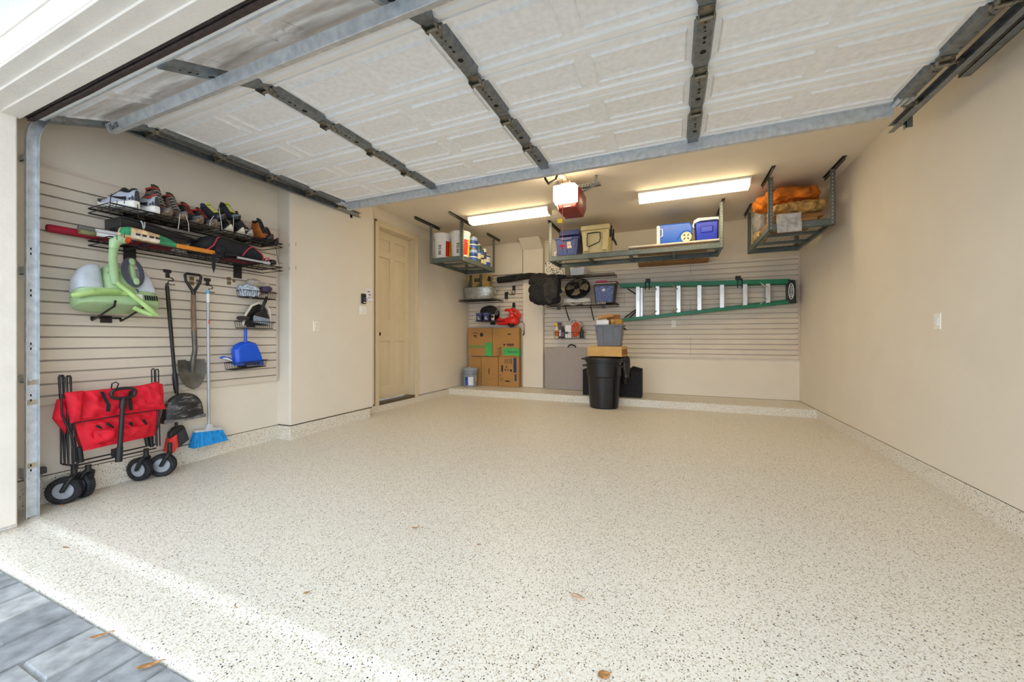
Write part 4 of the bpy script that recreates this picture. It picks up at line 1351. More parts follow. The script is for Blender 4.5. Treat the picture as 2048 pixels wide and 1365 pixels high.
for k in range(4):
    rr, rz = 0.033 + 0.008 * k, 0.080 + 0.008 * k
    b.tube([(-3.487 + 0.002 * (k % 2) - 0.003 * k, 1.452 + rr * math.cos(a_) , 1.468 + rz * math.sin(a_)) for a_ in [2 * PI * i / 28 for i in range(28)]], 0.0055, 6, closed=True)
b.tube([(-3.483, 1.452, 1.335), (-3.478, 1.455, 1.315)], 0.006, 6)
b.to('power_cord', mat('dark_grey_cord', rgb(78, 78, 92), 0.5), gc)
b = MB()
b.tube([(-3.505, 1.452, 1.40), (-3.505, 1.452, 1.53)], 0.018, 8)
b.blob((-3.480, 1.450, 1.54), (0.02, 0.034, 0.05), 0.8, 0).blob((-3.480, 1.456, 1.395), (0.02, 0.034, 0.055), 0.8, 0)
b.to('cord_wrap', LGREEN, gc)
b = MB().box(-3.489, 1.425, 1.255, -3.4805, 1.475, 1.298)
b.to('rating_label', PAPER, gc)
b = MB()
for k in range(6):
    b.box(-3.49, 1.49 + k * 0.013, 1.262, -3.4808, 1.495 + k * 0.013, 1.296)
b.to('vent', HOLE, gc)
gc.rotation_euler = (0, R(-17), 0)      # hangs with its underside swung out from the wall
gc.location.x += 0.080
gc.location.z -= 0.025
t = thing('double_hook', 'black wire hook under the pale green carpet cleaner', 'hook', (XS, 1.40, 1.20))
b = MB()
for y in (1.325, 1.475):
    b.tube([(XS + 0.006, y, 1.15), (XS + 0.012, y, 1.125), (-3.60, y, 1.154), (-3.50, y, 1.185), (-3.408, y, 1.213), (-3.396, y, 1.25)], 0.0065, 8)
b.tube([(XS + 0.009, 1.325, 1.145), (XS + 0.009, 1.475, 1.145)], 0.0065, 8)
b.to('wire', BLACKM, t)
MB().box(XS, 1.37, 1.11, XS + 0.008, 1.43, 1.16).to('backplate', BLACK, t)
OFF = Vector((0, 0, 0))

# ------------------------------------------------------------------ long tools hanging on the slat wall
def tool_hook(c, label):
    t = thing('tool_hook', label, 'hook', c, group=None)
    y, z = c.y, c.z
    b = MB()
    b.box(XS, y - 0.026, z - 0.012, XS + 0.008, y + 0.026, z + 0.014).box(XS, y - 0.012, z - 0.052, XS + 0.014, y + 0.012, z)
    b.to('clip', BLACK, t, bevel=0.003)
    b = MB()
    b.tube([(XS + 0.012, y, z - 0.045), (XS + 0.03, y + 0.018, z - 0.052), (XS + 0.04, y + 0.024, z - 0.068), (XS + 0.05, y + 0.012, z - 0.080), (XS + 0.055, y - 0.014, z - 0.082), (XS + 0.06, y - 0.024, z - 0.098), (XS + 0.065, y - 0.012, z - 0.112), (XS + 0.07, y + 0.02, z - 0.110)], 0.0038, 6)
    b.to('wire_hook', BLACKM, t)
    return t
HX = XS + 0.055
tool_hook(W(334, 543, x=XS), 'black wire tool hook holding the long handled dustpan')
tool_hook(W(414, 560, x=XS), 'black wire tool hook holding the white handled blue broom')
def q3(u, v, x):
    return W(u, v, x=x)
# lobby dustpan with its broom
t = thing('lobby_dustpan', 'long handled black dustpan scuffed with white paint, hanging beside the shovel', 'dustpan', q3(352, 820, HX))
a, b_ = q3(334, 572, HX), q3(349, 745, HX)
b = MB()
b.tube([a, a.lerp(b_, 0.2), b_], [0.0125, 0.0135, 0.0115], 12).cyl(a + Vector((0, 0, 0.02)), a, 0.009, n=8)
b.to('handle', BLACK, t)
c_ = q3(353, 788, HX)
b = MB()
b.tube([b_, b_.lerp(c_, 0.25), b_.lerp(c_, 0.75), c_], [0.013, 0.019, 0.017, 0.012], 12)
b.to('grip_joint', BLACK, t)
l_, r_, tp = q3(320, 848, HX), q3(405, 833, HX), q3(352, 785, HX)
b = MB()
N = 14
rings = []
for i in range(N + 1):
    q = i / N
    a_ = PI * q
    e = Vector((HX, l_.y + (r_.y - l_.y) * q, l_.z + (r_.z - l_.z) * q))
    top = Vector((HX + 0.025, (l_.y + r_.y) / 2 - math.cos(a_) * (r_.y - l_.y) * 0.46, l_.z + 0.02 + math.sin(a_) ** 0.75 * (tp.z - l_.z - 0.03)))
    mid = (e + top) / 2 + Vector((0.045 * math.sin(a_), 0, 0))
    rings.append([e + Vector((0.05, 0, 0)), mid + Vector((0.022, 0, 0)), top + Vector((0.012, 0, 0)), top - Vector((0.03, 0, 0)), mid - Vector((0.045, 0, 0)), e - Vector((0.01, 0, 0))])
b.loft(rings)
b.to('pan', SCUF, t, bevel=0.002)
b = MB()
b.prism([(l_.y, l_.z), (r_.y, r_.z), (r_.y - 0.004, r_.z + 0.028), (l_.y + 0.004, l_.z + 0.028)], lambda y, z, d: (d, y, z), HX + 0.046, HX + 0.054)
b.to('lip', mat('worn_grey_lip', rgb(112, 110, 108), 0.6, var=0.3, scale=40), t)
t = thing('angle_broom', 'black headed broom with red and black bristles behind the long handled dustpan', 'broom', q3(355, 915, HX))
y0, z0 = q3(357, 850, HX).y, q3(357, 850, HX).z
b = MB()
b.cyl((HX - 0.03, y0, z0 + 0.14), (HX - 0.03, y0, z0 - 0.02), 0.011, n=10)
b.to('handle', BLACK, t)
b = MB()
b.prism([(y0 - 0.055, z0 - 0.10), (y0 - 0.052, z0 - 0.055), (y0 - 0.02, z0 - 0.02), (y0 + 0.04, z0 - 0.012), (y0 + 0.044, z0 - 0.03), (y0 + 0.0, z0 - 0.065), (y0 - 0.03, z0 - 0.105)], lambda y, z, d: (d, y, z), HX - 0.05, HX - 0.005)
b.to('head', BLACK, t, bevel=0.006)
b = MB()
b.prism([(y0 - 0.058, z0 - 0.102), (y0 - 0.01, z0 - 0.075), (y0 - 0.002, z0 - 0.17), (y0 - 0.03, z0 - 0.218), (y0 - 0.075, z0 - 0.20)], lambda y, z, d: (d, y, z), HX - 0.055, HX + 0.002)
b.to('red_bristles', BRISTLER, t, label='red bristles')
b = MB()
b.prism([(y0 - 0.008, z0 - 0.07), (y0 + 0.045, z0 - 0.03), (y0 + 0.075, z0 - 0.135), (y0 + 0.005, z0 - 0.185)], lambda y, z, d: (d, y, z), HX - 0.055, HX - 0.002)
b.to('dark_bristles', BRISTLEK, t, label='dark bristles')

# shovel
t = thing('shovel', 'round point shovel with worn wooden shaft and black grip on the left wall', 'shovel', q3(388, 660, HX))
g0, g1, gt = q3(370, 547, HX), q3(402, 548, HX), q3(387, 585, HX)
b = MB()
b.tube([gt + Vector((0, 0, -0.03)), gt, Vector((HX, g0.y + 0.006, g0.z - 0.06)), Vector((HX, g0.y, g0.z - 0.012)), Vector((HX, g0.y + 0.012, g0.z)), Vector((HX, g1.y - 0.012, g0.z)), Vector((HX, g1.y, g0.z - 0.012)), Vector((HX, g1.y - 0.006, g0.z - 0.06)), gt + Vector((0, 0.002, 0.002))], [0.013, 0.012, 0.010, 0.010, 0.011, 0.011, 0.010, 0.010, 0.012], 10)
b.cyl(gt + Vector((0, 0, 0.01)), q3(387, 592, HX), 0.016, n=12)
b.to('grip', BLACK, t)
s1 = q3(388, 663, HX)
MB().tube([q3(387, 590, HX), q3(387, 630, HX), s1], [0.0165, 0.018, 0.018], 14).to('shaft', WOOD, t)
k1, k2 = q3(390, 700, HX), q3(386, 724, HX)
MB().tube([s1 + Vector((0, 0, 0.01)), s1, k1, k1.lerp(k2, 0.5), k2, q3(385, 745, HX - 0.012)], [0.017, 0.0185, 0.0175, 0.018, 0.020, 0.010], 14).to('socket', SHOVEL, t)
L_, R_, T_ = q3(359, 721, HX), q3(413, 719, HX), q3(394, 779, HX)
b = MB()
cy_ = (L_.y + R_.y) / 2
hw_ = (R_.y - L_.y) / 2
H_ = L_.z - T_.z
nu, nv = 16, 12
rows_ = []
for i in range(nv + 1):
    q = i / nv
    w = hw_ * (1.0 + 0.04 * math.sin(q * PI)) * (1 - q ** 3.2) ** 0.62
    rows_.append([Vector((HX - 0.02 - 0.022 * (1 - (2 * j / nu - 1) ** 2) * (1 - q * 0.7) + 0.02 * q, cy_ + w * (2 * j / nu - 1) + 0.004 * q, L_.z - q * H_ - (0.012 * (abs(2 * j / nu - 1) < 0.35) if i == 0 else 0))) for j in range(nu + 1)])
back = [[p - Vector((0.004, 0, 0)) for p in r] for r in rows_]
for i in range(nv):
    for j in range(nu):
        b.add([rows_[i][j], rows_[i][j + 1], rows_[i + 1][j + 1], rows_[i + 1][j]], [(0, 3, 2, 1)])
        b.add([back[i][j], back[i][j + 1], back[i + 1][j + 1], back[i + 1][j]], [(0, 1, 2, 3)])
b.to('blade', SHOVEL, t, angle=60)

# push broom with blue bristles
t = thing('broom', 'white handled broom with blue bristles leaning beside the shovel', 'broom', q3(417, 890, HX))
a0, a1, a2, a3 = q3(415.5, 580, HX), q3(416, 588, HX), q3(416, 605, HX), q3(418, 862, HX)
MB().cyl(a0, a1, 0.0125, n=12).to('end_cap', mat('light_blue_cap', rgb(110, 178, 222), 0.4), t)
MB().cyl(a1, a2, 0.0122, n=12).to('white_sleeve', WHITEP, t)
b = MB().cyl(a2, a3, 0.0118, n=12)
b.to('handle', GREYM, t)
MB().cyl(q3(416.5, 640, HX), q3(416.5, 649, HX), 0.0122, n=12).to('red_sticker', mat('faded_red_sticker', rgb(200, 110, 100), 0.6), t)
c0, c1 = q3(388, 864, HX), q3(444, 858, HX)
b = MB()
b.prism([(c0.y, c0.z - 0.008), (c1.y, c1.z - 0.008), (c1.y - 0.012, c1.z + 0.022), (a3.y + 0.03, a3.z + 0.022), (a3.y + 0.014, a3.z + 0.06), (a3.y - 0.014, a3.z + 0.06), (a3.y - 0.03, a3.z + 0.016), (c0.y + 0.012, c0.z + 0.012)], lambda y, z, d: (d, y, z), HX - 0.025, HX + 0.02)
b.to('head', mat('pale_grey_head', rgb(196, 198, 200), 0.5), t, bevel=0.006)
e0, e1 = q3(382, 897, HX), q3(451, 880, HX)
b = MB()
b.loft([[Vector((HX - 0.022, c0.y + 0.004, c0.z - 0.006)), Vector((HX - 0.022, c1.y - 0.004, c1.z - 0.006)), Vector((HX + 0.017, c1.y - 0.004, c1.z - 0.006)), Vector((HX + 0.017, c0.y + 0.004, c0.z - 0.006))],
        [Vector((HX - 0.04, e0.y, e0.z)), Vector((HX - 0.04, e1.y, e1.z)), Vector((HX + 0.04, e1.y, e1.z)), Vector((HX + 0.04, e0.y, e0.z))]])
b.to('bristles', BRISTLEB, t)
for u, v, lab in ((460, 563, 'brown adhesive tab with a round end right of the broom hook'), (386, 563, 'brown adhesive tab with a round end inside the shovel grip')):
    c = W(u, v, x=XS)
    t = thing('adhesive_tab', lab, 'sticker', c)
    TB = mat('brown_foam_tape', rgb(112, 94, 62), 0.8, var=0.1)
    MB().box(XS, c.y - 0.026, c.z - 0.032, XS + 0.004, c.y + 0.006, c.z - 0.002).box(XS, c.y - 0.026, c.z + 0.004, XS + 0.004, c.y + 0.006, c.z + 0.036).to('tab', TB, t)
    MB().lathe([(0.013, 0), (0.013, 0.004), (0, 0.004)], 16, mx=rmx((XS, c.y + 0.034, c.z + 0.008), ry=R(90))).to('round_end', TB, t)

# ------------------------------------------------------------------ wire baskets and what they hold
def basket(label, y0, y1, z0, z1, dep, slope=0.0, name='wire_basket'):
    t = thing(name, label, 'basket', (XS, (y0 + y1) / 2, z0))
    x0, x1 = XS + 0.006, XS + dep
    b = MB()
    for z, g in ((z1, 0.0), (z0, 0.012)):
        b.tube([(x0, y0 + g, z), (x1 - g, y0 + g, z), (x1 - g, y1 - g, z + slope), (x0, y1 - g, z + slope)], 0.0032, 6, closed=True)
    b.to('rim', BLACKM, t)
    b = MB()
    n = 15
    for k in range(n):
        y = y0 + 0.014 + (y1 - y0 - 0.028) * k / (n - 1)
        dz = slope * k / (n - 1)
        b.tube([(x1, y, z1 + dz), (x1 - 0.012, y, z0 + dz), (x0, y, z0 + dz)], 0.0019, 4)
    for k in range(4):
        x = x0 + (x1 - x0) * k / 4
        for y, g in ((y0, 0.012), (y1, -0.012)):
            s_ = 0 if y == y0 else slope
            b.tube([(x, y, z1 + s_), (x, y + g, z0 + s_)], 0.0019, 4)
    b.to('wires', BLACKM, t)
    MB().box(XS, (y0 + y1) / 2 - 0.04, (z0 + z1) / 2 - 0.02, XS + 0.012, (y0 + y1) / 2 + 0.04, z1 + 0.02).to('hanger', BLACK, t)
    return t
BX = XS + 0.135
A0, A1 = q3(491, 577, BX), q3(555, 598, BX)
basket('black wire basket stuffed with cloths, top of the three wall baskets', A0.y, A1.y, A1.z - 0.006, A0.z - 0.012, 0.135)
yb0, yb1, zb = A0.y, A1.y, A1.z
tag(MB().blob((XS + 0.066, yb0 + 0.075, zb + 0.055), (0.105, 0.125, 0.10), 0.6, 0.22, 22, 1, fold=0.7).to('folded_rag', mat('white_blue_rag', rgb(196, 206, 228), 0.9, var=0.25, scale=40)), 'white and blue rag at the left end of the top wall basket', 'rag')
b = MB()
b.blob((XS + 0.085, yb0 + 0.10, zb + 0.135), (0.08, 0.10, 0.055), 0.9, 0.5, 26, 2, fold=0.9).blob((XS + 0.10, yb0 + 0.17, zb + 0.125), (0.055, 0.13, 0.032), 0.8, 0.45, 24, 3, fold=0.9)
tag(b.to('work_glove', mat('dusty_grey_glove', rgb(174, 164, 152), 0.9, var=0.15)), 'dusty grey glove lying on top of the rags in the top wall basket', 'glove')
tag(MB().blob((XS + 0.08, yb0 + 0.225, zb + 0.085), (0.08, 0.09, 0.06), 0.8, 0.3, 20, 4, fold=0.6).to('knee_pad', mat('dark_purple_pad', rgb(72, 58, 84), 0.8, var=0.15)), 'dark purple pad at the right end of the top wall basket', 'pad')
tag(MB().blob((XS + 0.05, yb0 + 0.175, zb + 0.056), (0.075, 0.07, 0.06), 0.7, 0.15, 14, 5).to('camouflage_cloth', mat('brown_camo_cloth', rgb(112, 94, 80), 0.9, var=0.6, scale=30)), 'brown camouflage cloth low in the middle of the top wall basket', 'cloth')

A0, A1 = q3(487, 642, BX), q3(550, 657, BX)
basket('black wire basket holding the black and white dustpan, middle of the three wall baskets', A0.y, A1.y, A1.z - 0.004, A0.z, 0.135)
y0, y1, z0 = A0.y, A1.y, A1.z + 0.005
t = thing('dustpan', 'black dustpan with white rim standing in the middle wall basket', 'dustpan', (XS + 0.05, (y0 + y1) / 2, z0))
b = MB()
yc, zc = y0 + 0.19, z0 + 0.016
outer = [(-0.150, 0.0), (-0.125, 0.10), (-0.07, 0.19), (0.0, 0.222), (0.06, 0.208), (0.10, 0.16), (0.112, 0.07), (0.106, 0.0)]
b.prism([(yc + a * 0.86, zc + c * 0.93 + 0.004) for a, c in outer], lambda a, c, d: (d, a, c), XS + 0.040, XS + 0.052)
b.to('pan', BLACK, t)
b = MB()
b.tube([(XS + 0.062, yc + a, zc + c) for a, c in outer], 0.011, 8)
b.to('rim', mat('cream_rubber_rim', rgb(222, 214, 200), 0.6), t)
t = thing('hand_brush', 'black hand brush with grey bristles clipped upside down in the white rimmed dustpan', 'brush', (XS + 0.089, yc, z0))
b = MB()
b.tube([(XS + 0.094, yc + 0.052, zc + 0.285), (XS + 0.094, yc + 0.040, zc + 0.24), (XS + 0.092, yc + 0.012, zc + 0.175), (XS + 0.089, yc + 0.002, zc + 0.14)], [0.012, 0.015, 0.012, 0.010], 10)
b.prism([(-0.012, 0.16), (0.016, 0.16), (0.062, 0.115), (0.07, 0.085), (-0.072, 0.11), (-0.06, 0.13)], lambda a, c, d: (d, yc + a + 0.004, zc + c - 0.012), XS + 0.080, XS + 0.102)
b.to('handle', BLACK, t, bevel=0.003)
b = MB()
for k in range(18):
    q = k / 17
    a = -0.070 + 0.138 * q
    zt_ = 0.103 - 0.026 * q
    b.prism([(a, zt_), (a + 0.0068, zt_ - 0.001), (a * 1.1 + 0.0062, zt_ - 0.062), (a * 1.1, zt_ - 0.061)], lambda y, c, d: (d, yc + y + 0.004, zc + c - 0.008), XS + 0.082, XS + 0.100)
b.to('bristles', mat('grey_bristles', rgb(150, 160, 172), 0.8, var=0.2, scale=80), t)
t = tag(MB().blob((XS + 0.075, y0 + 0.035, z0 + 0.083), (0.10, 0.08, 0.035), 0.6, 0.1, 10, 6).to('sponge_block', mat('dark_brown_sponge', rgb(56, 48, 46), 0.9)), 'dark brown block at the left end of the middle wall basket', 'block')

A0, A1 = q3(467, 727, BX), q3(536, 732, BX)
basket('black wire basket carrying the blue dustpan, lowest of the three wall baskets', A0.y, A1.y, A1.z - 0.018, A0.z, 0.135, slope=0.014)
zb3 = A1.z
P0 = q3(490, 655, BX - 0.05)
t = thing('dustpan', 'bright blue dustpan standing handle up in the lowest wall basket', 'dustpan', (BX - 0.06, P0.y, zb3))
def bl(u, v, x=BX - 0.045):
    return q3(u, v, x)
b = MB()
pl_ = [bl(471, 732), bl(468, 700), bl(474, 690), bl(486, 684), bl(498, 683), bl(512, 687), bl(519, 702), bl(528, 728), bl(528, 731)]
ctr = sum(pl_, Vector()) / len(pl_)
r0 = [p + Vector((-0.045, 0, 0)) for p in pl_]
r1 = [p for p in pl_]
r2 = [ctr + (p - ctr) * 0.82 + Vector((0.028, 0, 0)) for p in pl_]
b.loft([r0, r1, r2])
b.to('pan', BLUE, t, bevel=0.006)
b = MB()
h0 = bl(491, 657); h1 = bl(491, 687)
b.tube([h0, h0.lerp(h1, 0.15), h0.lerp(h1, 0.7), h1], [0.009, 0.0135, 0.0125, 0.016], 12)
b.to('handle', BLUE, t)
t = thing('hand_brush', 'blue and white brush handle sticking out left of the blue dustpan', 'brush', bl(455, 720))
b = MB()
b.tube([bl(440, 716), bl(446, 715.5), bl(458, 718), bl(466, 722.5)], [0.006, 0.012, 0.013, 0.009], 10)
b.to('handle', BLUE, t)
MB().tube([bl(446, 716.5, BX - 0.034), bl(455, 718, BX - 0.033), bl(464, 722, BX - 0.034)], [0.004, 0.008, 0.004], 8).to('white_inlay', WHITEP, t)
b = MB()
p_ = bl(488, 729, BX - 0.02)
b.box(BX - 0.014, p_.y, p_.z - 0.008, BX - 0.005, p_.y + 0.14, p_.z + 0.01)
b.to('bristles', BRISTLEK, t)

# ------------------------------------------------------------------ folded red wagon
WX = -3.60
def wp(u, v, x=WX):
    return W(u, v, x=x)
wg = thing('folding_wagon', 'folded red canvas wagon with black frame and wheels against the left wall', 'wagon', (WX, 1.38, floor_z(1.38)))
b = MB()
def flat_loop(p0, p1, w=0.0085, r=0.0045):
    """hairpin frame strut from top p0 to bottom p1"""
    d = Vector((0, w, 0))
    b = MB()
    b.tube([p1 - d, p0 - d - Vector((0, 0, 0.012)), p0 - d * 0.5, p0 + d * 0.5, p0 + d - Vector((0, 0, 0.012)), p1 + d], r, 8)
    b.to('frame_strut', BLACK, wg)
for u, v, u2, v2, dx in ((124, 751, 126, 928, -0.02), (138, 752, 141, 930, 0.03), (121, 751, 133, 930, -0.03), (136, 752, 152, 938, 0.035), (306, 738, 309, 890, -0.02), (314, 739, 317, 893, 0.03)):
    flat_loop(wp(u, v, WX + dx), wp(u2, v2, WX + dx))
b = MB()
b.tube([wp(122, 790, WX + 0.045), wp(124, 830, WX + 0.045), wp(147, 880, WX + 0.045), wp(150, 925, WX + 0.045)], 0.006, 8)
b.tube([wp(320, 805, WX + 0.045), wp(319, 840, WX + 0.045), wp(312, 868, WX + 0.045), wp(312, 890, WX + 0.045)], 0.006, 8)
b.to('frame_side', BLACK, wg)
b = MB()
b.tube([wp(125, 929, WX - 0.02), wp(141, 931, WX + 0.03)], 0.006, 8)
b.cyl(wp(157, 895, WX + 0.02), wp(161, 925, WX + 0.02), 0.018, n=10).cyl(wp(292, 874, WX), wp(296, 893, WX), 0.014, n=10).cyl(wp(301, 872, WX), wp(304, 894, WX), 0.013, n=10)
b.to('frame', BLACK, wg)
b = MB()
for (ua, va, ub, vb, dx) in ((152, 932, 312, 897, 0.045), (158, 923, 312, 889, -0.01)):
    b.cyl(wp(ua, va, WX + dx), wp(ub, vb, WX + dx), 0.0055, n=8)
b.to('cross_bar', BLACK, wg)
def cloth(pl, x, thick, name, amp, seed, n=34, mat_=RED, bulge=0.02, hem=None):
    """pl = four corners in photo order: top left, top right, bottom right, bottom left"""
    c = [wp(u, v, x) for u, v in pl]
    f, k = [], []
    for i in range(n + 1):
        for j in range(n + 1):
            s_, t_ = j / n, i / n
            p = c[0].lerp(c[1], s_).lerp(c[3].lerp(c[2], s_), t_)
            e = min(1, 6 * min(s_, 1 - s_)) * min(1, 6 * min(t_, 1 - t_))
            fold = noise.noise(Vector((p.y * 12 + p.z * 9 + seed * 3, p.z * 4, seed))) + 0.5 * noise.noise(Vector((p.y * 22, p.z * 16 + seed, 3)))
            ridge = 1 - abs(noise.noise(Vector((p.y * 16 + p.z * 12, p.z * 9 - p.y * 7, seed + 5.5)))) * 3.0
            off = amp * (fold * 0.7 + ridge * 0.5) + bulge * math.sin(PI * s_) ** 0.5 * math.sin(PI * t_) ** 0.5
            p2 = p + Vector((thick * 0.5 + off * max(e, 0.25), 0, 0))
            if hem and i in (0, n):
                p2.z += hem * noise.noise(Vector((p.y * 14, seed, i)))
            f.append(p2)
            k.append(p - Vector((thick * 0.5, 0, 0)))
    b = MB()
    m_ = n + 1
    vs = f + k
    fs = []
    o = m_ * m_
    for i in range(n):
        for j in range(n):
            a = i * m_ + j
            fs.append((a, a + m_, a + m_ + 1, a + 1))
            fs.append((o + a, o + a + 1, o + a + m_ + 1, o + a + m_))
    for j in range(n):
        fs.append((j, j + 1, o + j + 1, o + j))
        a = n * m_ + j
        fs.append((a, o + a, o + a + 1, a + 1))
        a = j * m_
        fs.append((a, o + a, o + a + m_, a + m_))
        a = j * m_ + n
        fs.append((a, a + m_, o + a + m_, o + a))
    b.add(vs, fs)
    return b.to(name, mat_, wg, angle=80)
cloth([(144, 845), (316, 818), (310, 870), (163, 902)], WX + 0.005, 0.05, 'canvas_body', 0.034, 1)
cloth([(134, 787), (321, 768), (327, 817), (142, 847)], WX + 0.02, 0.05, 'canvas_cover', 0.038, 2, hem=0.012)
cloth([(115, 800), (136, 796), (131, 868), (106, 838)], WX - 0.01, 0.03, 'canvas_side', 0.02, 3, n=12)
cloth([(130, 786), (166, 782), (160, 845), (142, 848)], WX + 0.048, 0.024, 'canvas_corner', 0.024, 4, n=14)
cloth([(281, 772), (316, 764), (329, 819), (291, 812)], WX + 0.05, 0.024, 'canvas_corner', 0.026, 5, n=14)
b = MB()
b.tube([wp(144, 848, WX + 0.062), wp(200, 838, WX + 0.074), wp(260, 828, WX + 0.074), wp(318, 820, WX + 0.062)], 0.0035, 6)
b.to('hem_cord', BLACKF, wg)
for pts in (((204, 784), (209, 796), (217, 810), (216, 824)), ((262, 782), (259, 796), (261, 808), (262, 821))):
    b = MB()
    rings = [[wp(u - 4, v, WX + 0.082), wp(u + 4, v, WX + 0.082), wp(u + 4, v, WX + 0.088), wp(u - 4, v, WX + 0.088)] for u, v in pts]
    b.loft(rings)
    b.to('strap', BLACKF, wg)
for (ua, va), (ub, vb) in (((192, 852), (203, 857)), ((213, 847), (227, 856)), ((260, 845), (264, 853)), ((286, 840), (293, 850))):
    b = MB()
    p, q = wp(ua, va, WX + 0.07), wp(ub, vb, WX + 0.07)
    b.tube([p, p.lerp(q, 0.5) + Vector((0.006, 0, 0)), q], [0.009, 0.008, 0.005], 6)
    b.to('pocket_tab', BLACKF, wg)
for pl in ([(188, 862), (232, 853), (229, 882), (186, 888)], [(256, 853), (298, 848), (296, 868), (258, 874)]):
    cloth(pl, WX + 0.045, 0.022, 'pocket', 0.02, pl[0][0], n=12)
b = MB()
b.tube([wp(222, 780, WX), wp(224, 768, WX), wp(232, 764.5, WX), wp(237, 768, WX), (wp(233, 780, WX))], 0.004, 6)
b.to('carry_loop', BLACKF, wg)
hx = WX + 0.115
b = MB()
b.tube([wp(246, 802, hx), wp(243, 850, hx), wp(238, 921, hx)], [0.0125, 0.0135, 0.0145], 12)
b.cyl(wp(247, 800, hx), wp(245, 816, hx), 0.019, n=12).cyl(wp(239, 895, hx), wp(237.5, 924, hx), 0.019, n=12)
b.box(hx - 0.055, wp(238, 905, hx).y - 0.02, wp(238, 905, hx).z - 0.03, hx - 0.005, wp(238, 905, hx).y + 0.02, wp(238, 905, hx).z + 0.02)
hd = b.to('pull_handle', BLACK, wg)
b = MB()
c = wp(247, 787, hx)
b.tube([(c.x, c.y + 0.062 * math.copysign(abs(math.cos(a)) ** 0.7, math.cos(a)), c.z + 0.034 * math.copysign(abs(math.sin(a)) ** 0.8, math.sin(a))) for a in [2 * PI * i / 28 for i in range(28)]], 0.0105, 10, closed=True)
b.cyl(wp(247, 802, hx), wp(247, 796, hx), 0.013, n=10)
b.to('grip', BLACK, hd)
TREAD = mat('black_tread_rubber', rgb(30, 30, 34), 0.7, var=0.3, scale=30)
HUBG = mat('grey_hub_plastic', rgb(158, 162, 168), 0.45)
def wheel(u, v, X, yaw, stem):
    """wheel standing on the floor, axle turned by yaw about the vertical; stem = photo pixel of the stem top"""
    c = W(u, v, x=X)
    r = 0.083
    c.z = floor_z(c.y) + r + 0.002
    m = rmx(c, rz=yaw) @ Matrix.Rotation(R(90), 4, 'Y')
    b = MB()
    b.lathe([(0.052, -0.020), (r - 0.008, -0.022), (r, -0.014), (r, 0.014), (r - 0.008, 0.022), (0.052, 0.020), (0.052, -0.020)], 36, mx=m)
    for k in range(30):
        a = 2 * PI * k / 30
        for s_, o in ((0.011, 0), (-0.011, 0.5)):
            a2 = a + o * 2 * PI / 30
            mm = m @ Matrix.Rotation(a2, 4, 'Z') @ Matrix.Translation((r - 0.001, 0, s_)) @ Matrix.Rotation(R(45), 4, 'X')
            b.box(-0.003, -0.0055, -0.0055, 0.0035, 0.0055, 0.0055, mx=mm)
    w = b.to('tire', TREAD, wg, angle=30)
    b = MB()
    b.lathe([(0, 0.017), (0.012, 0.019), (0.014, 0.012), (0.050, 0.010), (0.054, 0.018), (0.056, 0.018), (0.056, -0.018), (0.054, -0.018), (0.05, -0.010), (0.014, -0.012), (0.012, -0.019), (0, -0.017)], 30, mx=m)
    for k in range(3):
        b.box(0.0, -0.0025, -0.013, 0.052, 0.0025, 0.013, mx=m @ Matrix.Rotation(2 * PI * k / 3 + 0.5, 4, 'Z'))
    b.to('hub', HUBG, w)
    b = MB()
    ax = (m.to_3x3() @ Vector((0, 0, 1)))
    s0 = Vector((c.x, c.y, c.z))
    side = ax if ax.x > 0 else -ax
    rear = Vector((-side.y, side.x, 0))
    if rear.y < 0:
        rear = -rear
    top = c + rear * 0.045 + Vector((0, 0, r + 0.02))
    for sg in (1, -1):
        pts = [c + side * 0.030 * sg, c + side * 0.032 * sg + rear * 0.022 + Vector((0, 0, 0.045)), c + side * 0.026 * sg + rear * 0.04 + Vector((0, 0, r)), top]
        b.tube(pts, [0.013, 0.014, 0.014, 0.012], 8)
    b.cyl(top - Vector((0, 0, 0.012)), top + Vector((0, 0, stem)), 0.0155, n=12)
    b.cyl(c - side * 0.034, c + side * 0.036, 0.007, n=8)
    b.to('caster_fork', BLACK, wg)
wheel(129, 975, WX - 0.03, R(-42), 0.06)
wheel(166, 955, WX - 0.06, R(-78), 0.03)
wheel(280, 930, WX - 0.06, R(-66), 0.05)
wheel(325, 928, WX - 0.01, R(-44), 0.06)

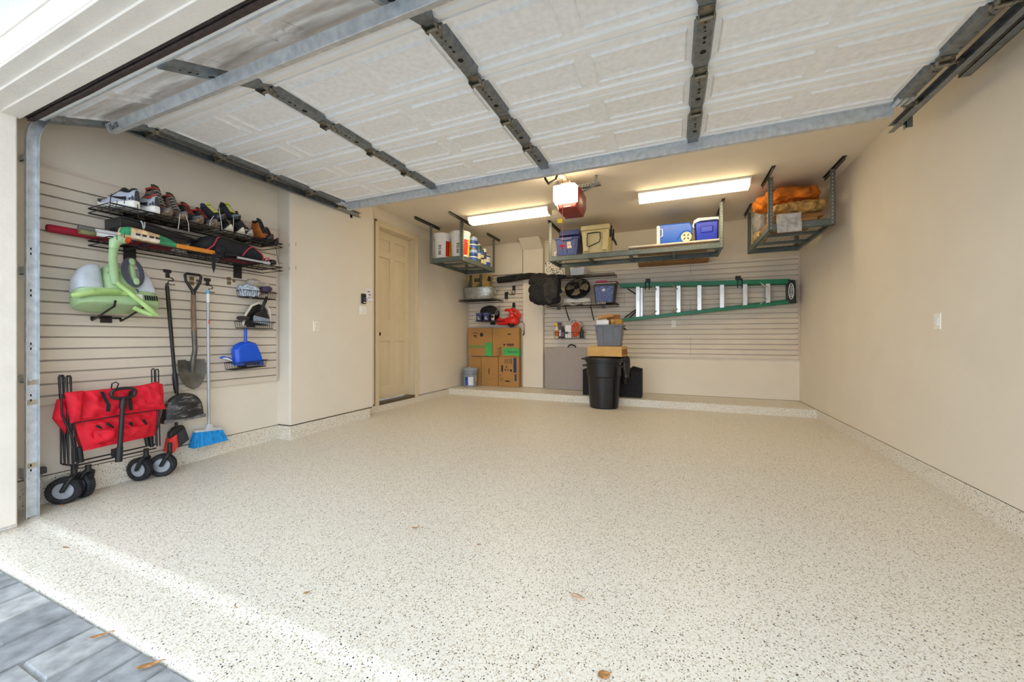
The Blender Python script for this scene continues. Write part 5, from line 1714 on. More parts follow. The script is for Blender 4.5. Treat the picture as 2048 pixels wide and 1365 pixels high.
# ------------------------------------------------------------------ overhead racks hung from the ceiling
def rack(label, x0, x1, y0, y1, zb, posts, brk, rail_dir, cross=2):
    """posts: corners (0..3 = front left, front right, rear left, rear right); brk = ceiling angle run"""
    t = thing('overhead_rack', label, 'rack', ((x0 + x1) / 2, (y0 + y1) / 2, zb))
    h = 0.068
    for nm, a in (('front_beam', (x0, y0, x1, y0 + 0.004)), ('rear_beam', (x0, y1 - 0.004, x1, y1)), ('side_beam', (x0, y0, x0 + 0.004, y1)), ('side_beam', (x1 - 0.004, y0, x1, y1))):
        b = MB().box(a[0], a[1], zb, a[2], a[3], zb + h)
        w = 0.032
        if nm != 'side_beam':
            s_ = 1 if nm == 'front_beam' else -1
            ya, yb = sorted((a[1], a[1] + s_ * w))
            b.box(x0, ya, zb, x1, yb, zb + 0.003).box(x0, ya, zb + h - 0.003, x1, yb, zb + h)
        else:
            s_ = 1 if a[0] == x0 else -1
            xa, xb = sorted((a[0] if s_ > 0 else a[2], (a[0] if s_ > 0 else a[2]) + s_ * w))
            b.box(xa, y0, zb, xb, y1, zb + 0.003)
        b.to(nm, RACKS, t)
    for k in range(cross):
        b = MB()
        if x1 - x0 > 1:
            x = x0 + (x1 - x0) * (k + 1) / (cross + 1)
            b.box(x - 0.02, y0 + 0.004, zb + 0.02, x + 0.02, y1 - 0.004, zb + 0.05)
        else:
            y = y0 + (y1 - y0) * (k + 1) / (cross + 1)
            b.box(x0 + 0.004, y - 0.025, zb + 0.02, x1 - 0.004, y + 0.025, zb + 0.05)
        b.to('cross_support', RACKS, t)
    b = MB()
    WIRE = mat('galvanized_wire', rgb(150, 152, 148), 0.4, 0.6)
    z = zb + h + 0.003
    n = int((x1 - x0) / 0.055)
    for k in range(n + 1):
        x = x0 + 0.006 + (x1 - x0 - 0.012) * k / n
        b.tube([(x, y0 - 0.002, z - 0.03), (x, y0 - 0.002, z + 0.003), (x, y1 + 0.002, z + 0.003)], 0.002, 4)
    n = int((y1 - y0) / 0.08)
    for k in range(n + 1):
        y = y0 + 0.01 + (y1 - y0 - 0.02) * k / n
        b.tube([(x0, y, z), (x1, y, z)], 0.0022, 4)
    b.to('wire_deck', WIRE, t)
    for i in posts:
        x = x0 if i in (0, 2) else x1
        y = y0 if i in (0, 1) else y1
        sx, sy = (1 if i in (0, 2) else -1), (1 if i in (0, 1) else -1)
        b = MB()
        o = 0.0035
        xa, xb = sorted((x - sx * o, x + sx * 0.040))
        b.box(xa, min(y - sy * o, y - sy * o + sy * 0.003), zb, xb, max(y - sy * o, y - sy * o + sy * 0.003), ZC - 0.03)
        ya, yb = sorted((y - sy * o, y + sy * 0.040))
        b.box(min(x - sx * o, x - sx * o + sx * 0.003), ya, zb, max(x - sx * o, x - sx * o + sx * 0.003), yb, ZC - 0.03)
        k = zb + 0.02
        while k < ZC - 0.06:
            yo = y - sy * (o + 0.0006)
            b.box(x + sx * 0.016, min(yo, yo + sy * 0.0005), k, x + sx * 0.025, max(yo, yo + sy * 0.0005), k + 0.018, m=1)
            xo = x - sx * (o + 0.0006)
            b.box(min(xo, xo + sx * 0.0005), y + sy * 0.016, k, max(xo, xo + sx * 0.0005), y + sy * 0.025, k + 0.018, m=1)
            k += 0.038
        b.to('post', [RACKS, mat('pale_slot', rgb(176, 166, 148), 0.8)], t)
        b = MB()
        ya, yb = brk[i]
        xs_ = x - sx * 0.004
        b.box(xs_ - 0.019, ya, ZC - 0.004, xs_ + 0.019, yb, ZC - 0.001)
        b.box(min(xs_, xs_ - sx * 0.003), ya, ZC - 0.042, max(xs_, xs_ - sx * 0.003), yb, ZC - 0.001)
        k = ya + 0.02
        while k < yb - 0.02:
            b.box(xs_ - 0.004, k, ZC - 0.026, xs_ + 0.004, k + 0.014, ZC - 0.018, m=1)
            k += 0.04
        b.to('ceiling_angle', [mat('dark_perforated_steel', rgb(62, 64, 62), 0.5, 0.4), mat('pale_slot', rgb(176, 166, 148), 0.8)], t)
    return t
RZ = 2.155
rack('grey steel ceiling rack with white buckets, left of the back wall', -3.446, -2.88, 4.94, 6.06, RZ, (0, 1, 2, 3), {0: (4.56, 5.21), 1: (4.57, 5.19), 2: (5.74, 6.26), 3: (5.75, 6.26)}, 'y')
rack('long grey steel ceiling rack with the coolers along the back wall', -1.717, 0.587, 5.52, 6.11, RZ, (0, 1, 2, 3), {0: (5.49, 6.06), 1: (5.49, 6.06), 2: (5.98, 6.36), 3: (5.98, 6.36)}, 'y', cross=3)
rack('grey steel ceiling rack with orange bundles in the back right corner', 0.957, 1.53, 4.90, 6.16, RZ + 0.012, (0, 1, 2, 3), {0: (4.65, 5.21), 1: (4.66, 5.21), 2: (5.84, 6.37), 3: (5.84, 6.37)}, 'y')
D1, D2, D3 = RZ + 0.077, RZ + 0.077, RZ + 0.089

# shop lights
for i, (x0, x1, lab) in enumerate(((-2.745, -1.53, 'glowing long shop light on the ceiling left of the door opener'), (-0.395, 0.79, 'glowing long shop light on the ceiling right of the door opener'))):
    t = thing('shop_light', lab, 'ceiling light', ((x0 + x1) / 2, 4.96, ZC - 0.1), group='shop lights')
    y0, y1 = 4.86, 5.06
    b = MB().box(x0, y0 - 0.012, ZC - 0.024, x1, y1 + 0.012, ZC - 0.001)
    b.to('base', WHITEP, t)
    b = MB()
    b.prism([(y0, ZC - 0.024), (y0 + 0.006, ZC - 0.06), (y0 + 0.045, ZC - 0.095), (y1 - 0.045, ZC - 0.095), (y1 - 0.006, ZC - 0.06), (y1, ZC - 0.024)], lambda a, c, d: (d, a, c), x0 + 0.012, x1 - 0.012)
    b.to('diffuser', emit('shop_light_lens', (1.0, 0.80, 0.48, 1), SHOP_LIGHT), t, label='glowing warm white lens')
    b = MB()
    for xa in (x0, x1 - 0.012):
        b.prism([(y0 - 0.006, ZC - 0.024), (y0, ZC - 0.062), (y0 + 0.042, ZC - 0.099), (y1 - 0.042, ZC - 0.099), (y1, ZC - 0.062), (y1 + 0.006, ZC - 0.024)], lambda a, c, d: (d, a, c), xa, xa + 0.012)
    b.to('end_cap', CREAM, t)

# ------------------------------------------------------------------ left rack: buckets and paint cans
WBK = mat('white_bucket_plastic', rgb(238, 236, 232), 0.45, var=0.02)
def bucket(label, c, bodym, lidm, h=0.37, r0=0.128, r1=0.148, group=None, bail=1):
    t = thing('bucket', label, 'bucket', c, group=group)
    m = Matrix.Translation(c)
    b = MB()
    b.lathe([(r0 - 0.006, 0), (r0, 0.006), (r1 - 0.004, h * 0.80), (r1 + 0.006, h * 0.805), (r1 + 0.006, h * 0.83), (r1 - 0.002, h * 0.84), (r1, h * 0.90), (r1 + 0.005, h * 0.905), (r1 + 0.005, h * 0.93)], 36, mx=m)
    b.to('pail', bodym, t)
    b = MB()
    b.lathe([(r1 + 0.007, h * 0.915), (r1 + 0.009, h * 0.93), (r1 + 0.009, h * 0.975), (r1 + 0.004, h), (r1 - 0.012, h), (r1 - 0.016, h * 0.985), (0, h * 0.985)], 36, mx=m)
    b.to('lid', lidm, t)
    return t, m
def patch(m, r, a0, a1, z0, z1, h0, r0_, r1_, n=8, out=0.0015):
    """label patch on a tapering pail, angles in degrees"""
    b = MB()
    rr = lambda z: r0_ + (r1_ - r0_) * z / h0 + out
    for i in range(n):
        p = [R(a0 + (a1 - a0) * i / n), R(a0 + (a1 - a0) * (i + 1) / n)]
        b.add([m @ Vector((rr(z) * math.cos(a), rr(z) * math.sin(a), z)) for a, z in ((p[0], z0), (p[1], z0), (p[1], z1), (p[0], z1))], [(0, 1, 2, 3)])
    return b
for k, (u, y, lab) in enumerate(((885.5, 5.10, 'white lidded plastic bucket on the left ceiling rack, outer left one'), (921, 5.10, 'white lidded plastic bucket on the left ceiling rack, beside the paint cans'))):
    c = W(u, 480, y=y)
    c = Vector((c.x, y, D1))
    t, m = bucket(lab, c, WBK, WBK, h=0.385, group='white buckets on the left ceiling rack')
    H = 0.385 * 0.8
    fr = -90 + 30       # the side turned to the room
    for nm, mt, a0, a1, z0, z1 in (('red_label', SIGNRED, fr + 22, fr + 52, 0.03, 0.26), ('yellow_label', SIGNYEL, fr + 52, fr + 120, 0.012, 0.27)):
        patch(m, 0, a0, a1, z0, z1, H, 0.128, 0.144).to(nm, mt, t)
    b = MB()
    r_ = 0.140
    for (a, z, s_) in ((fr - 30, 0.15, 0.02), (fr - 16, 0.15, 0.02)):
        pass
    A = R(fr - 16)
    fm = face(m @ Vector((0.138 * math.cos(A), 0.138 * math.sin(A), 0.145)), (-math.sin(A), math.cos(A), 0), (0, 0, 1))
    b.tube([fm @ Vector((0.020 * math.cos(q), 0.020 * math.sin(q), 0.002)) for q in [2 * PI * i / 18 for i in range(18)]], 0.0028, 4, closed=True)
    b.tube([fm @ Vector((-0.014, -0.014, 0.002)), fm @ Vector((0.014, 0.014, 0.002))], 0.0028, 4)
    for q in range(4):
        b.box(-0.02 + q * 0.012, 0.030, 0.001, -0.013 + q * 0.012, 0.052, 0.003, mx=fm)
    for q in range(5):
        b.box(-0.024, -0.095 + q * 0.013, -0.002, 0.022 - 0.004 * (q % 3), -0.089 + q * 0.013, 0.002, mx=fm)
    b.to('warning_print', INK, t)
    b = MB()
    sg = -1 if k == 0 else 1
    b.tube([m @ Vector((0.146 * math.cos(R(fr + a)), 0.146 * math.sin(R(fr + a)), z)) for a, z in ((-75, 0.25), (-80, 0.21), (-84, 0.16), (-80, 0.125))] if k == 0 else [m @ Vector((0.153 * math.cos(R(fr + a)), 0.153 * math.sin(R(fr + a)), z)) for a, z in ((40, 0.225), (60, 0.185), (85, 0.17), (110, 0.18))], 0.0045, 6)
    b.to('bail', WHITEP, t)
def can(label, u, y, z, r, h, bands, lidm=None, name='paint_can', group='cans on the left ceiling rack'):
    x = min(W(u, 500, y=y).x, -2.895 - r)
    t = thing(name, label, 'can', (x, y, z), group=group)
    m = Matrix.Translation((x, y, z))
    b = MB()
    z_ = 0
    mats = []
    for i, (mt, f) in enumerate(bands):
        if mt not in mats:
            mats.append(mt)
        b.lathe([(r, z_ * h), (r, (z_ + f) * h)], 28, m=mats.index(mt), mx=m)
        z_ += f
    b.to('body', mats, t)
    b = MB()
    b.lathe([(r + 0.002, h - 0.012), (r + 0.003, h - 0.004), (r, h), (r - 0.008, h), (r - 0.012, h - 0.006), (0, h - 0.006)], 28, mx=m)
    MB().lathe([(r + 0.002, 0), (r + 0.003, 0.004), (r + 0.001, 0.010)], 28, mx=m).to('base_rim', ZINC, t)
    b.to('lid', lidm or ZINC, t)
    return t
CB = [(LBLUE, 0.30), (WHITEP, 0.08), (LBLUE, 0.30), (mat('pale_blue_label', rgb(150, 176, 214), 0.4, var=0.2, scale=14), 0.32)]
x_ = 953
z1 = D1 + 0.0
can('blue labelled paint can under another one, beside the white buckets', 952, 5.43, z1, 0.083, 0.195, CB)
can('blue labelled paint can stacked on another one, beside the white buckets', 952, 5.43, z1 + 0.196, 0.083, 0.195, CB)
can('slim cream and blue can with a green top behind the stacked blue paint cans', 968, 5.66, z1, 0.052, 0.24, [(CREAM, 0.3), (INK, 0.12), (CREAM, 0.2), (LBLUE, 0.2), (LGRN, 0.18)], name='spray_can')
can('slim white and green bottle with a cream cap behind the stacked blue paint cans', 963.5, 5.562, z1, 0.045, 0.31, [(LGRN, 0.2), (CREAM, 0.3), (LBLUE, 0.2), (LGRN, 0.22), (CREAM, 0.08)], name='spray_can')
can('tall grey can with a pale top at the back of the left ceiling rack', 972.5, 5.756, z1, 0.04, 0.285, [(CREAM, 0.35), (INK, 0.1), (DKGREY, 0.3), (WHITEP, 0.25)], name='spray_can')
can('blue and white paint can alone at the far end of the left ceiling rack', 979, 5.90, z1, 0.085, 0.195, [(LBLUE, 0.35), (PAPER, 0.45), (LBLUE, 0.2)], lidm=CREAM)

# ------------------------------------------------------------------ long rack: tote, coolers, board
def tote(label, name, c, w0, d0, w1, d1, h, m_, handle=True, ribs=True, group=None):
    t = thing(name, label, 'storage box', c, group=group)
    X, Y, Z = c
    b = MB()
    b.frustum((X - w0 / 2, Y - d0 / 2, X + w0 / 2, Y + d0 / 2, Z), (X - w1 / 2, Y - d1 / 2, X + w1 / 2, Y + d1 / 2, Z + h))
    if ribs:
        for q in (-0.30, 0.30):
            b.frustum((X + q * w0 - 0.03, Y - d0 / 2 - 0.004, X + q * w0 + 0.03, Y - d0 / 2 + 0.02, Z + 0.03), (X + q * w1 - 0.042, Y - d1 / 2 - 0.008, X + q * w1 + 0.042, Y - d1 / 2 + 0.02, Z + h - 0.03))
    b.to('body', m_, t, bevel=0.006)
    b = MB()
    b.frustum((X - w1 / 2 - 0.012, Y - d1 / 2 - 0.012, X + w1 / 2 + 0.012, Y + d1 / 2 + 0.012, Z + h - 0.022), (X - w1 / 2 - 0.014, Y - d1 / 2 - 0.014, X + w1 / 2 + 0.014, Y + d1 / 2 + 0.014, Z + h))
    b.to('rim', m_, t, bevel=0.004)
    return t
yT = 5.74
tx = W(1135, 490, y=yT - 0.15).x
t = tote('dusty blue plastic tote with its lid pushed up askew on the long ceiling rack', 'storage_tote', (tx, yT, D2 + 0.002), 0.29, 0.36, 0.345, 0.41, 0.26, NAVY)
b = MB()
mm = rmx((tx + 0.02, yT + 0.05, D2 + 0.345), rx=R(-20))
b.frustum((-0.155, -0.17, 0.155, 0.19, -0.09), (-0.15, -0.165, 0.15, 0.185, 0.0), mx=mm)
b.frustum((-0.13, -0.14, 0.13, 0.16, 0.0), (-0.12, -0.13, 0.12, 0.15, 0.016), mx=mm)
b.to('lid', NAVY, t, bevel=0.01)
b = MB()
b.box(tx - 0.09, yT - 0.225, D2 + 0.22, tx + 0.09, yT - 0.205, D2 + 0.262).box(tx - 0.004, yT - 0.198, D2 + 0.04, tx + 0.004, yT - 0.176, D2 + 0.2)
b.to('handle', NAVY, t, bevel=0.005)
MB().box(tx + 0.005, yT - 0.199, D2 + 0.10, tx + 0.075, yT - 0.197, D2 + 0.21).to('sticker', mat('torn_sticker', rgb(214, 190, 176), 0.7, var=0.3, scale=30), t)
cx_ = W(1192, 480, y=5.58).x
t = thing('cooler', 'tan hard sided cooler with black rope handles on the long ceiling rack', 'cooler', (cx_, 5.78, D2))
b = MB()
b.frustum((cx_ - 0.185, 5.575, cx_ + 0.165, 5.97, D2 + 0.003), (cx_ - 0.205, 5.55, cx_ + 0.185, 5.99, D2 + 0.335))
b.box(cx_ - 0.175, 5.535, D2 + 0.03, cx_ - 0.10, 5.6, D2 + 0.30).box(cx_ + 0.09, 5.535, D2 + 0.03, cx_ + 0.16, 5.6, D2 + 0.30)
b.to('body', TANC, t, bevel=0.014, seg=3)
b = MB()
b.box(cx_ - 0.215, 5.535, D2 + 0.338, cx_ + 0.195, 6.0, D2 + 0.405)
b.to('lid', TANC, t, bevel=0.016, seg=3)
b = MB()
b.tube([(cx_ - 0.115, 5.532, D2 + 0.285), (cx_ - 0.118, 5.522, D2 + 0.20), (cx_ - 0.115, 5.515, D2 + 0.10), (cx_ - 0.09, 5.512, D2 + 0.09), (cx_ + 0.06, 5.512, D2 + 0.145), (cx_ + 0.073, 5.52, D2 + 0.20), (cx_ + 0.065, 5.532, D2 + 0.285), (cx_ - 0.02, 5.535, D2 + 0.295)], 0.008, 8, closed=True)
b.to('rope_handle', BLACK, t)
b = MB()
for y in (5.66, 5.88):
    b.box(cx_ + 0.18, y - 0.018, D2 + 0.24, cx_ + 0.215, y + 0.018, D2 + 0.40)
b.tube([(cx_ + 0.19, 5.68, D2 + 0.30), (cx_ + 0.26, 5.72, D2 + 0.17), (cx_ + 0.25, 5.86, D2 + 0.16), (cx_ + 0.19, 5.87, D2 + 0.28)], 0.01, 8)
b.to('latch', BLACK, t)
bx0, bx1 = W(1256, 490, y=5.56).x, 0.56
t = thing('folding_table', 'pale folded panel lying flat under the two blue coolers on the long rack', 'table', ((bx0 + bx1) / 2, 5.8, D2))
MB().box(bx0, 5.55, D2 + 0.022, bx1, 6.10, D2 + 0.052).to('top', mat('pale_grey_panel', rgb(206, 196, 182), 0.55), t, bevel=0.012, seg=3)
MB().box(bx0 + 0.10, 5.575, D2 + 0.001, bx1 - 0.12, 6.08, D2 + 0.0215).to('underframe', BOARD, t)
c0, c1 = W(1313, 480, y=5.6).x, W(1385, 480, y=5.6).x
zc0 = D2 + 0.053
t = thing('cooler', 'large bright blue wheeled cooler lying with its white lid to the left', 'cooler', ((c0 + c1) / 2, 5.8, zc0))
b = MB()
b.prism([(c0 + 0.035, zc0 + 0.002), (c1 - 0.05, zc0 + 0.002), (c1 - 0.005, zc0 + 0.05), (c1, zc0 + 0.20), (c1 - 0.03, zc0 + 0.262), (c0 + 0.05, zc0 + 0.268), (c0 + 0.035, zc0 + 0.25)], lambda a, c, d: (a, d, c), 5.60, 5.98)
b.to('body', BLUEC, t, bevel=0.016, seg=3)
MB().box(c0, 5.592, zc0, c0 + 0.046, 5.99, zc0 + 0.255).to('lid', WHITEP, t, bevel=0.014, seg=3)
b = MB()
b.tube([(c0 + 0.05, 5.592, zc0 + 0.20), (c0 + 0.075, 5.585, zc0 + 0.195), (c0 + 0.075, 5.583, zc0 + 0.10), (c0 + 0.05, 5.592, zc0 + 0.095)], 0.008, 8)
b.to('handle', WHITEP, t)
wm = rmx((c1 - 0.075, 5.594, zc0 + 0.066), rx=R(90))
b = MB()
b.lathe([(0.066, -0.02), (0.066, 0.008), (0.056, 0.012), (0.050, 0.004), (0.020, 0.004), (0.016, 0.012), (0, 0.012)], 30, mx=wm)
w = b.to('wheel', mat('cream_wheel', rgb(222, 216, 186), 0.5), t)
b = MB()
for k in range(4):
    b.frustum((0.018, -0.008, 0.046, 0.008, 0.0042), (0.018, -0.008, 0.046, 0.008, 0.0055), mx=wm @ Matrix.Rotation(R(45 + 90 * k), 4, 'Z'))
b.to('spoke_gap', DKGREY, w)
b = MB()
b.tube([(c1 - 0.075 + 0.082 * math.cos(R(a)), 5.597, zc0 + 0.066 + 0.082 * math.sin(R(a))) for a in range(20, 185, 15)] + [(c1 - 0.19, 5.597, zc0 + 0.045)], 0.006, 6)
b.to('wheel_arch', BLUEC, t)
e0, e1 = W(1391, 480, y=5.6).x, W(1437, 480, y=5.6).x
t = thing('cooler', 'smaller deep blue cooler with white tilted lid next to the wheeled one', 'cooler', ((e0 + e1) / 2, 5.75, zc0))
b = MB()
b.frustum((e0 + 0.012, 5.61, e1 - 0.006, 5.89, zc0 + 0.002), (e0, 5.60, e1, 5.90, zc0 + 0.245))
b.box(e0 + 0.06, 5.594, zc0 + 0.10, e1 - 0.06, 5.62, zc0 + 0.19)
b.to('body', BLUED, t, bevel=0.014, seg=3)
b = MB()
b.prism([(e0 - 0.01, zc0 + 0.235), (e0 + 0.06, zc0 + 0.262), (e1 - 0.02, zc0 + 0.262), (e1 + 0.006, zc0 + 0.25), (e1 + 0.004, zc0 + 0.29), (e0 + 0.03, zc0 + 0.30), (e0 - 0.012, zc0 + 0.275)], lambda a, c, d: (a, d, c), 5.59, 5.91)
b.tube([(e0 - 0.012, 5.588, zc0 + 0.27), (e0 - 0.03, 5.588, zc0 + 0.20), (e0 - 0.018, 5.588, zc0 + 0.17)], 0.009, 8)
b.to('lid', WHITEP, t, bevel=0.008)
b0, b1 = W(1278, 525, y=6.50).x, W(1416, 525, y=6.50).x
bz = W(1340, 530, y=6.50).z
t = thing('shelf_board', 'brown board fixed to the back wall just under the long ceiling rack', 'board', ((b0 + b1) / 2, 6.55, bz))
MB().box(b0, 6.30, bz, b1, YS - 0.004, bz + 0.03).to('board', BOARD, t)
b = MB()
for x in (b0 + 0.2, b1 - 0.2):
    b.box(x - 0.015, 6.45, bz - 0.004, x + 0.015, YS - 0.004, bz).box(x - 0.015, YB - 0.006, bz - 0.004, x + 0.015, YS - 0.004, bz + 0.1)
b.to('bracket', RACKS, t)
b = MB()
b.blob((-1.66, 5.72, D2 + 0.05), (0.06, 0.16, 0.10), 0.8, 0.25, 12, 8, flat=D2 + 0.001)
tag(b.to('plastic_wrap', PAPER), 'scrap of white plastic wrap beside the dusty blue tote', 'wrapping')

# ------------------------------------------------------------------ right rack: bundles
b = MB()
b.blob((1.21, 5.40, D3 + 0.375), (0.48, 0.44, 0.18), 0.8, 0.22, 6, 11, 64, 36, fold=0.95)
b.blob((1.35, 5.20, D3 + 0.365), (0.25, 0.28, 0.13), 0.85, 0.22, 9, 16, 48, 28, fold=0.9)
b.blob((1.17, 5.18, D3 + 0.375), (0.25, 0.22, 0.14), 0.95, 0.25, 9, 17, 48, 28, fold=0.9)
tag(b.to('cushion_bundle', ORANGEF, angle=80), 'bunched orange fabric bundle on top of the pile in the right ceiling rack', 'fabric bundle')
b = MB()
for k, (x, w, h) in enumerate(((1.10, 0.18, 0.11), (1.22, 0.19, 0.135), (1.35, 0.20, 0.14), (1.44, 0.14, 0.11))):
    b.blob((x, 5.15, D3 + 0.185), (w, 0.32, h), 0.85, 0.16, 12, 60 + k, 36, 22, fold=0.6)
b.blob((1.24, 5.3, D3 + 0.155), (0.44, 0.30, 0.10), 0.7, 0.1, 9, 12, 40, 20)
tag(b.to('mesh_sack', TANF, angle=80), 'tan mesh sack of lumps under the orange bundle in the right ceiling rack', 'sack')
b = MB()
b.box(0.99, 4.97, D3 + 0.045, 1.46, 5.60, D3 + 0.072).box(1.01, 4.98, D3 + 0.0725, 1.45, 5.4, D3 + 0.088)
tag(b.to('plank', BOARD, bevel=0.003), 'worn brown planks lying flat under the tan mesh sack', 'plank')
b = MB()
b.box(0.985, 4.95, D3 + 0.001, 1.40, 5.5, D3 + 0.040)
tag(b.to('flat_carton', CARD, bevel=0.003), 'flattened brown carton at the bottom of the right ceiling rack pile', 'carton')
b = MB()
n = 20
rows_ = []
for i in range(n + 1):
    r_ = []
    for j in range(n + 1):
        s_, q = j / n, i / n
        x = 1.02 + 0.22 * s_
        if q < 0.3:
            p = Vector((x, 4.98 - q / 0.3 * 0.090, D3 + 0.10 - 0.02 * q / 0.3))
        else:
            p = Vector((x + 0.01 * (q - 0.3), 4.888 - 0.012 * abs(math.sin(q * 6)), D3 + 0.08 - (q - 0.3) * 0.28))
        f = noise.noise(Vector((p.x * 14, q * 7, 3))) * 0.022 + noise.noise(Vector((p.x * 40, q * 22, 5))) * 0.008
        r_.append(p + Vector((0, -abs(f), 0.0)))
    rows_.append(r_)
b.loft(rows_, cap=False, closed=False)
o = b.to('plastic_sheet', BAGC)
sm = o.modifiers.new('thickness', 'SOLIDIFY'); sm.thickness = 0.002
tag(o, 'crinkled clear plastic sheet hanging over the front of the right ceiling rack', 'plastic sheet')
b = MB()
b.blob((1.05, 5.93, D3 + 0.29), (0.14, 0.36, 0.28), 0.75, 0.2, 10, 14, 36, 24, fold=0.5)
tag(b.to('plastic_bag', BAGC), 'crinkled clear plastic bag high at the left side of the right ceiling rack', 'plastic bag')
b = MB()
b.blob((1.045, 5.84, D3 + 0.066), (0.14, 0.34, 0.12), 0.75, 0.2, 10, 15, 36, 24, fold=0.4, flat=D3 + 0.002)
tag(b.to('fabric_roll', mat('pale_yellow_fabric', rgb(206, 178, 116), 0.85, var=0.25, scale=14, bump=0.5)), 'pale yellow cloth roll under the clear bag in the right ceiling rack', 'cloth')

# ------------------------------------------------------------------ back left corner
def wire_deck_shelf(label, x0, x1, y0, y1, z, brackets=(), braces=(), step=0.05):
    t = thing('wire_shelf', label, 'shelf', ((x0 + x1) / 2, y1, z))
    b = MB()
    for dz in (0, -0.03):
        b.tube([(x0, y0, z + dz), (x1, y0, z + dz), (x1, y1, z + dz), (x0, y1, z + dz)], 0.0040, 6, closed=True)
    b.to('rim', BLACKM, t)
    b = MB()
    for k in range(6):
        y = y0 + (y1 - y0) * k / 5
        b.tube([(x0, y, z - 0.003), (x1, y, z - 0.003)], 0.0022, 4)
    n = int((x1 - x0) / step)
    for k in range(n + 1):
        x = x0 + (x1 - x0) * k / n
        b.tube([(x, y1, z), (x, y0, z), (x, y0, z - 0.03)], 0.002, 4)
    b.to('wire_deck', BLACKM, t)
    for x in brackets:
        MB().box(x - 0.032, y0 - 0.006, z - 0.085, x + 0.032, y0, z - 0.02).to('bracket_plate', mat('dark_bracket', rgb(66, 62, 66), 0.6), t)
    for x in braces:
        b = MB().tube([(x, y0 + 0.02, z - 0.03), (x - 0.01, y1 - 0.004, z - 0.25)], 0.010, 6)
        b.to('brace', BLACK, t)
    return t
TZ = W(960, 599, y=6.2).z
wire_deck_shelf('small black wire shelf under the galvanized tub in the back left corner', XD + 0.012, -2.93, 6.18, YS - 0.002, TZ, step=0.03)
tag(MB().box(-2.90, YS - 0.03, TZ + 0.03, -2.84, YS - 0.001, TZ + 0.15).box(-2.89, YS - 0.012, TZ - 0.02, -2.885, YS - 0.001, TZ + 0.05).box(-2.855, YS - 0.012, TZ - 0.02, -2.85, YS - 0.001, TZ + 0.05).to('shelf_bracket', BLACK, bevel=0.004), 'black slat wall bracket right of the galvanized tub', 'bracket')
t = thing('tub', 'oval galvanized metal tub on the small corner wire shelf', 'tub', (-3.28, 6.34, TZ))
m = Matrix.Translation((-3.33, 6.35, TZ + 0.003))
b = MB()
b.lathe([(0.255, 0), (0.262, 0.004), (0.285, 0.07), (0.288, 0.075), (0.287, 0.082), (0.292, 0.105), (0.296, 0.11), (0.295, 0.117), (0.315, 0.205), (0.322, 0.208), (0.322, 0.220), (0.312, 0.220), (0.295, 0.15), (0.262, 0.02), (0, 0.018)], 48, mx=m, ex=1.04, ey=0.55)
b.to('basin', GALVT, t)
b = MB()
b.tube([(-2.99, 6.30, TZ + 0.16), (-2.975, 6.32, TZ + 0.12), (-2.975, 6.38, TZ + 0.12), (-2.99, 6.40, TZ + 0.16)], 0.006, 8)
b.to('handle', GALVT, t)
t = thing('tote_bag', 'tan soft cooler tote with olive straps standing in the galvanized tub', 'bag', (-3.27, 6.34, TZ + 0.03))
bz0, bz1 = TZ + 0.024, TZ + 0.46
cx, cyy = -3.33, 6.35
b = MB()
rg = []
for i in range(12):
    q = i / 11
    hw, hd = 0.200 + 0.055 * q, 0.10 + 0.012 * q
    r_ = []
    for j in range(32):
        a = 2 * PI * j / 32
        c_, s_ = math.cos(a), math.sin(a)
        p = Vector((cx + math.copysign(abs(c_) ** 0.45, c_) * hw, cyy + math.copysign(abs(s_) ** 0.6, s_) * hd, bz0 + (bz1 - bz0) * q))
        r_.append(p + Vector((1, 1, 0)) * 0.010 * noise.noise(p * 9))
    rg.append(r_)
b.loft(rg)
b.to('body', KHAKI, t, angle=50)
yf = cyy - 0.118
for sx in (-0.125, 0.085):
    b = MB()
    b.prism([(cx + sx - 0.026, bz0 + 0.11), (cx + sx, bz0 + 0.085), (cx + sx + 0.026, bz0 + 0.11), (cx + sx + 0.024, bz1), (cx + sx - 0.024, bz1)], lambda a, c, d: (a, d, c), yf - 0.006, yf + 0.012)
    b.tube([(cx + sx + 0.01, yf - 0.006, bz1 - 0.02), (cx + sx - 0.035, yf - 0.016, bz0 + 0.26), (cx + sx - 0.01, yf - 0.012, bz0 + 0.19)] if sx < 0 else [(cx + sx + 0.02, yf - 0.006, bz1 - 0.02), (cx + sx - 0.01, yf - 0.018, bz0 + 0.26), (cx + sx - 0.09, yf - 0.018, bz0 + 0.19), (cx + sx - 0.16, yf - 0.012, bz0 + 0.19)], 0.013, 6)
    b.lathe([(0.010, 0), (0.010, 0.006), (0, 0.007)], 12, m=1, mx=rmx((cx + sx, yf - 0.004, bz0 + 0.115), rx=R(90)))
    b.to('strap', [OLIVE, mat('pale_rivet', rgb(196, 190, 150), 0.4)], t)
b = MB().box(cx - 0.045, yf - 0.004, bz0 + 0.305, cx + 0.055, yf + 0.014, bz0 + 0.362)
lb = b.to('logo_patch', BLACKF, t)
b = MB().text('YETI', 0.040, face((cx + 0.005, yf - 0.0045, bz0 + 0.333), (1, 0, 0), (0, 0, 1)))
b.to('lettering', KHAKI, lb)
b = MB().box(cx + 0.19, yf + 0.03, bz0 + 0.31, cx + 0.245, yf + 0.1, bz0 + 0.40)
b.to('side_clip', BLACK, t, bevel=0.006)

